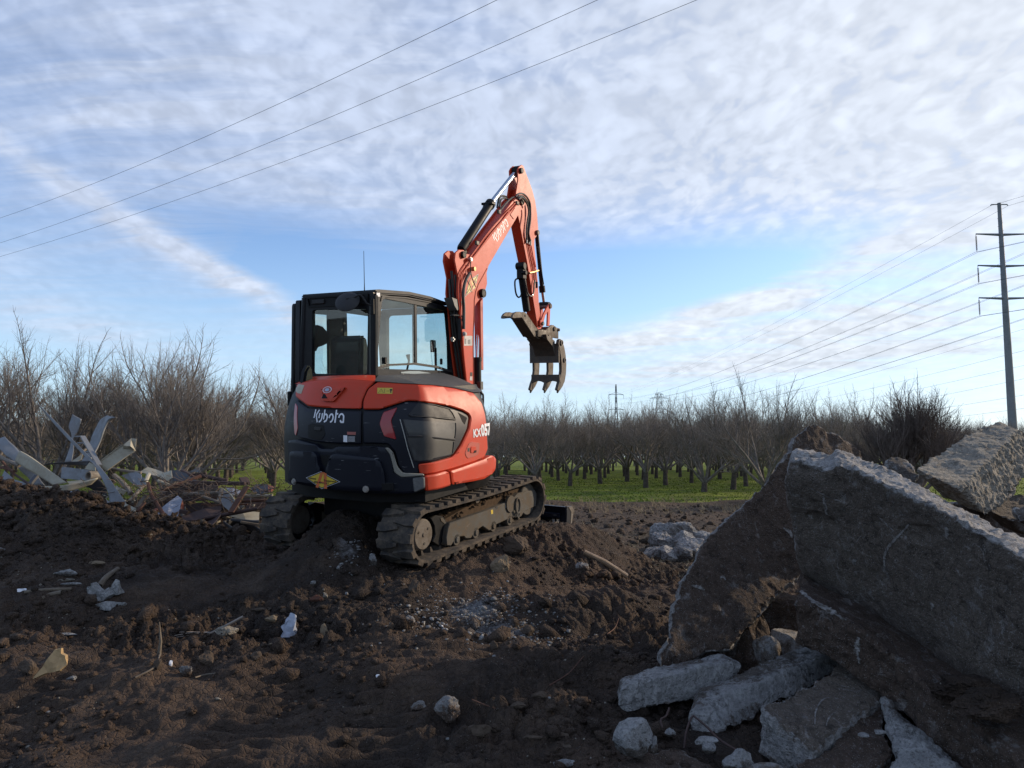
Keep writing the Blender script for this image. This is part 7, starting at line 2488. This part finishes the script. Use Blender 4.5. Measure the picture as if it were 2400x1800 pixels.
mp = [at_y(*p, yb_ + .05) for p in main]
T.add(mp, .011, .005, 5)
for a, b2 in (((1100, 515), (905, 530)), ((1060, 535), (880, 545)), ((1040, 545), (925, 640)), ((1000, 560), (890, 575)), ((1060, 530), (930, 512)), ((1020, 552), (960, 600))):
    p0, p1 = at_y(*rr_([a])[0], yb_ + .05), at_y(*rr_([b2])[0], yb_ - .02)
    T.add([p0, (p0 + p1) / 2 + (0, 0, .015), p1], .006, .003, 4)
tag(link('dry_branch', T.mesh('dry_branch'), paint('dry_twig', (.22, .18, .15), .8)), 'dry forked branch lying beside the cream coloured lump', 'branch', GB)
for pts, lb in ((ss_([(1300, 925), (1400, 860), (1470, 780), (1520, 735)]), 'long thin curved wire on the mud in the right centre'),
                (ss_([(1600, 655), (1640, 620), (1660, 570)]), 'short curved wire up the slope'),
                (ss_([(900, 1000), (960, 1025), (1020, 1045)]), 'bit of wire by the big wet rock')):
    stick_on('thin_wire', pts, .004, .003, RUST, lb, 'wire', .03, 4)
# thin rebar hoops in front of the pale blocks
for pts, lb in (([(0.904,4.2,0.073),(0.926,4.25,0.134),(0.973,4.35,0.168),(1.003,4.4,0.175)], 'rusty reinforcing wire standing before the long grey block'),
                ([(1.003,4.4,0.175),(1.025,4.2,0.184),(1.066,4.1,0.153),(1.142,4,0.127)], 'rusty reinforcing wire bent down to the right'),
                ([(0.813,4.3,0.139),(0.812,4.35,0.168),(0.852,4.4,0.175),(0.88,4.45,0.2)], 'thin wire hoop near the pebble sized bit')):
    T = Tubes()
    T.add([np.array(p) for p in arc_path(pts, 5)], .006, .006, 5)
    tag(link('reinforcing_wire', T.mesh('reinforcing_wire'), RUST_P), lb, 'wire', GB)

# countless clods and crumbs
def clod_base(seed, sub):
    b_ = bmesh.new()
    bmesh.ops.create_icosphere(b_, subdivisions=sub, radius=1)
    v = np.array([x.co[:] for x in b_.verts])
    f = np.array([[x.index for x in q.verts] for q in b_.faces])
    b_.free()
    r_ = np.random.RandomState(seed)
    for k in range(7):
        n = r_.normal(size=3)
        n /= np.linalg.norm(n)
        v -= np.outer(np.maximum(v @ n - r_.uniform(.45, .85), 0), n)
    v *= 1 + .22 * r_.normal(size=(len(v), 1)) * (sub == 1) * .5
    return v, f


def scatter(name, n, rsd, xy, size, material, label, sub=1, squash=.7, sink=.3):
    r_ = np.random.RandomState(rsd)
    bases = [clod_base(rsd + k, sub) for k in range(5)]
    x, y = xy(r_, n)
    n = len(x)
    s = size(r_, n, x, y)
    z = height(x, y, True)
    vs, fs, nn = [], [], 0
    for k in range(5):
        m_ = np.arange(k, n, 5)
        v, f = bases[k]
        a = r_.uniform(0, 6.28, len(m_))
        tl = r_.uniform(-.6, .6, len(m_))
        st = r_.uniform(.7, 1.35, (len(m_), 3)) * (1, 1, squash)
        V = v[None] * st[:, None] * s[m_][:, None, None]
        c, s_ = np.cos(tl)[:, None], np.sin(tl)[:, None]
        V = np.stack([V[:, :, 0] * c - V[:, :, 2] * s_, V[:, :, 1], V[:, :, 0] * s_ + V[:, :, 2] * c], -1)
        c, s_ = np.cos(a)[:, None], np.sin(a)[:, None]
        V = np.stack([V[:, :, 0] * c - V[:, :, 1] * s_, V[:, :, 0] * s_ + V[:, :, 1] * c, V[:, :, 2]], -1)
        V = V + np.stack([x[m_], y[m_], z[m_] + s[m_] * (.7 * squash - sink)], -1)[:, None]
        vs.append(V.reshape(-1, 3))
        fs.append((f[None] + (np.arange(len(m_)) * len(v))[:, None, None]).reshape(-1, 3) + nn)
        nn += V.shape[0] * V.shape[1]
    o = link(name, np_mesh(name, np.concatenate(vs), np.concatenate(fs), sub > 0), material)
    return tag(o, label, kind='stuff')


def xy_near(r_, n):
    y = 3.2 + 9 * r_.rand(n) ** 1.5
    x = r_.uniform(-.74, .74, n) * y
    c = perlin(np.stack([x * .9, y * .9, x * 0 + 4], 1))
    # keep fewer on the smooth wet patches
    fl = np.exp(-((x + 1.4) / 2.1) ** 2 - ((y - 4.3) / .75) ** 2)
    keep = (r_.rand(n) < np.clip(.35 + 1.9 * c, .04, 1)) & (r_.rand(n) > fl * .88)
    return x[keep], y[keep]


scatter('soil_crumbs', 21000, 3, xy_near, lambda r_, n, x, y: np.clip(r_.lognormal(math.log(.015), .75, n), .005, .11), SOIL, 'loose crumbs and clods of dark soil')
scatter('soil_crumbs', 24000, 5, xy_near, lambda r_, n, x, y: np.clip(r_.lognormal(math.log(.009), .4, n), .004, .02), SOIL, 'fine crumbs of dark soil', 1)
scatter('gravel_chips', 2600, 7, xy_near, lambda r_, n, x, y: np.clip(r_.lognormal(math.log(.0065), .45, n), .003, .022), CONC_W, 'pale chips of gravel and concrete sprinkled on the soil', 1)


def xy_dust(r_, n):
    c = np.array([(-.33, 6.35, .30, .34), (-.1, 5.95, .3, .16), (-1.55, 7.35, .1, .12)])
    k = r_.choice(3, n, p=(.6, .32, .08))
    return c[k, 0] + r_.normal(size=n) * c[k, 2], c[k, 1] + r_.normal(size=n) * c[k, 3]


scatter('gravel_chips', 1500, 9, xy_dust, lambda r_, n, x, y: np.clip(r_.lognormal(math.log(.0075), .6, n), .003, .03), CONC, 'spilt pale concrete crumbs in front of the near track', 1)


def xy_slab(r_, n):
    x = r_.uniform(1.6, 3.2, n)
    y = r_.uniform(3.7, 5.4, n)
    return x, y


scatter('gravel_chips', 700, 11, xy_slab, lambda r_, n, x, y: np.clip(r_.lognormal(math.log(.010), .6, n), .004, .04), CONC_D, 'crumbs of concrete around the slabs', 1)
# clods along the crest and face of the berm, and on the far flat


def xy_berm(r_, n):
    x = r_.uniform(-7.2, -2.9, n)
    return x, np.interp(x, berm_ridge()[:, 0], berm_ridge()[:, 1]) - np.abs(r_.normal(size=n)) * .7 + .12


scatter('soil_crumbs', 4200, 13, xy_berm, lambda r_, n, x, y: np.clip(r_.lognormal(math.log(.020), .6, n), .008, .09), SOIL, 'crumbly clods on the dirt berm')


def xy_far(r_, n):
    y = 10 + 23 * r_.rand(n)
    return r_.uniform(-.35, .62, n) * y, y


scatter('soil_crumbs', 3800, 15, xy_far, lambda r_, n, x, y: np.clip(r_.lognormal(math.log(.035), .6, n), .015, .16), SOIL, 'clods on the flat between the machine and the orchard')
# straw lying on the flat
r_ = np.random.RandomState(21)
n_ = 9000
y = 9.5 + 9 * r_.rand(n_)
x = r_.uniform(.02, .42, n_) * y
keep = perlin(np.stack([x, y * .6, x * 0], 1) * .9 + 7) > -.12
x, y = x[keep], y[keep]
n_ = len(x)
z = height(x, y, True)
a = r_.uniform(0, 6.28, n_)
L = r_.uniform(.03, .12, n_)
P0_ = np.stack([x, y, z + .004], 1)
P1_ = P0_ + np.stack([np.cos(a) * L, np.sin(a) * L, r_.uniform(.0, .07, n_)], 1)
w_ = np.stack([-np.sin(a) * .004, np.cos(a) * .004, np.full(n_, .002)], 1)
co = np.stack([P0_ - w_, P0_ + w_, P1_], 1).reshape(-1, 3)
sm_, g, b = mat('straw', (.24, .19, .11), .8)
tag(link('dry_straw', np_mesh('dry_straw', co, np.arange(n_ * 3).reshape(-1, 3)), sm_), 'dry straw and dead grass strewn on the flat soil', kind='stuff')
# weeds on the edge of the dirt
T = Tubes()
for k in range(420):
    y = r_.uniform(26, 36)
    x = r_.uniform(-.2, .45) * y
    z = hz(x, y, False)
    for q in range(3):
        d = r_.normal(size=3) * (.5, .5, .1) + (0, 0, 1)
        p = np.array([x, y, z])
        T.add([p, p + d * .12, p + d * .25 + r_.normal(size=3) * .05], .007, .003, 3)
tag(link('dry_weeds', T.mesh('dry_weeds'), sm_), 'dry weed stalks along the edge of the orchard grass', kind='stuff')

# unseen rest of the rubble pile, slabs put in to shade the foreground
for k, (x, y, w2, d2, h2, rz_) in enumerate(((5.2, 4.0, 2.4, .35, 1.7, .5), (7.0, 3.6, 2.8, .4, 2.2, .9), (5.0, 2.6, 1.8, .3, 1.3, .2))):
    c, s_ = math.cos(rz_), math.sin(rz_)
    P = [(x + c * u * w2 / 2, y + s_ * u * w2 / 2 + v * .35, -.1 + v * h2) for u, v in ((-1, 0), (1, 0), (.9, .75), (.35, 1.0), (-.5, .9), (-.95, .5))]
    slab('concrete_slab', P, (.1, d2, .05), CONC_D, '%s added slab of the pile beyond the right edge, shading the foreground' % ('first', 'second', 'third', 'fourth', 'fifth')[k], group=W_, voxel=.05)

# ------------------------------------------------------------------ pale scrapes on the slab faces
bpy.context.view_layer.update()
SCR, g, b = mat('scrape_dust', (.17, .16, .148), .95)
o = g.n('ShaderNodeTexCoord').outputs['Object']
g.link(g.mix(g.ramp(g.noise(o, 40, 5, .75), .40, .58), (.075, .065, .056), (.22, .21, .20)), b.inputs['Base Color'])
slabs_ = sorted([o for o in bpy.data.objects if o.name.startswith('concrete_slab')], key=lambda o: o.name)


def scrape(path, w, name='scrape_mark'):
    """thin dusty scrape lying on whatever slab the view ray meets"""
    dg = bpy.context.evaluated_depsgraph_get()
    P, own = [], None
    for px, py in path:
        q = W_pt(px, py, 5.0)
        d = Vector(q - np.array([0, 0, 1.6])).normalized()
        best = None
        for o in slabs_:
            mi = o.matrix_world.inverted()
            ok, loc, nr, _ = o.ray_cast(mi @ Vector((0, 0, 1.6)), (mi.to_3x3() @ d).normalized())
            if ok:
                wl_ = o.matrix_world @ loc
                if best is None or wl_.y < best[0].y:
                    best = (wl_, nr, o)
        if best and (own is None or best[2] is own):
            own = best[2]
            P.append((own.matrix_world.inverted() @ (best[0] + best[1] * .003), best[1]))
    if len(P) < 3:
        return
    b_ = bmesh.new()
    prev = None
    n = len(P)
    for i, (p, nr) in enumerate(P):
        d = (P[min(i + 1, n - 1)][0] - P[max(i - 1, 0)][0]).normalized()
        s_ = d.cross(nr).normalized() * w * (.35 + .65 * math.sin(math.pi * (i + .5) / n)) * (1 + .3 * math.sin(i * 2.3))
        a, c = b_.verts.new(p - s_), b_.verts.new(p + s_)
        if prev:
            b_.faces.new((prev[0], a, c, prev[1]))
        prev = (a, c)
    me = bpy.data.meshes.new(name)
    b_.to_mesh(me)
    b_.free()
    link(name, me, SCR, own)


def qq_(L, k=10):
    L = [(1400 + x / 1.952, 950 + y / 1.952, 0) for x, y in L]
    return [(p.x, p.y) for p in arc_path(L, k)]


for L, w in (([(1435, 535), (1385, 590), (1325, 660), (1315, 730), (1335, 785), (1342, 815)], .0085), ([(1035, 415), (1042, 450), (1050, 500)], .012), ([(930, 850), (985, 895), (1060, 938), (1140, 985)], .022),
             ([(960, 370), (1040, 410), (1120, 442)], .003), ([(1285, 505), (1320, 540), (1360, 575)], .006), ([(1190, 700), (1175, 715), (1185, 730)], .012),
             ([(1595, 555), (1602, 575), (1598, 600)], .012), ([(1520, 900), (1535, 915), (1530, 930)], .010), ([(1850, 985), (1860, 1015), (1852, 1045)], .010),
             ([(430, 825), (465, 832), (490, 845)], .012), ([(560, 790), (575, 785), (585, 800)], .010), ([(850, 560), (880, 580), (890, 605)], .014),
             ([(1195, 1060), (1190, 1110), (1200, 1180)], .016), ([(995, 1465), (1000, 1400), (1030, 1350), (1075, 1335)], .0045), ([(1045, 1470), (1060, 1430), (1090, 1405)], .004),
             ([(1060, 1260), (1100, 1280), (1140, 1290)], .003), ([(1130, 1300), (1180, 1310), (1220, 1305)], .003)):
    scrape(qq_(L), w)
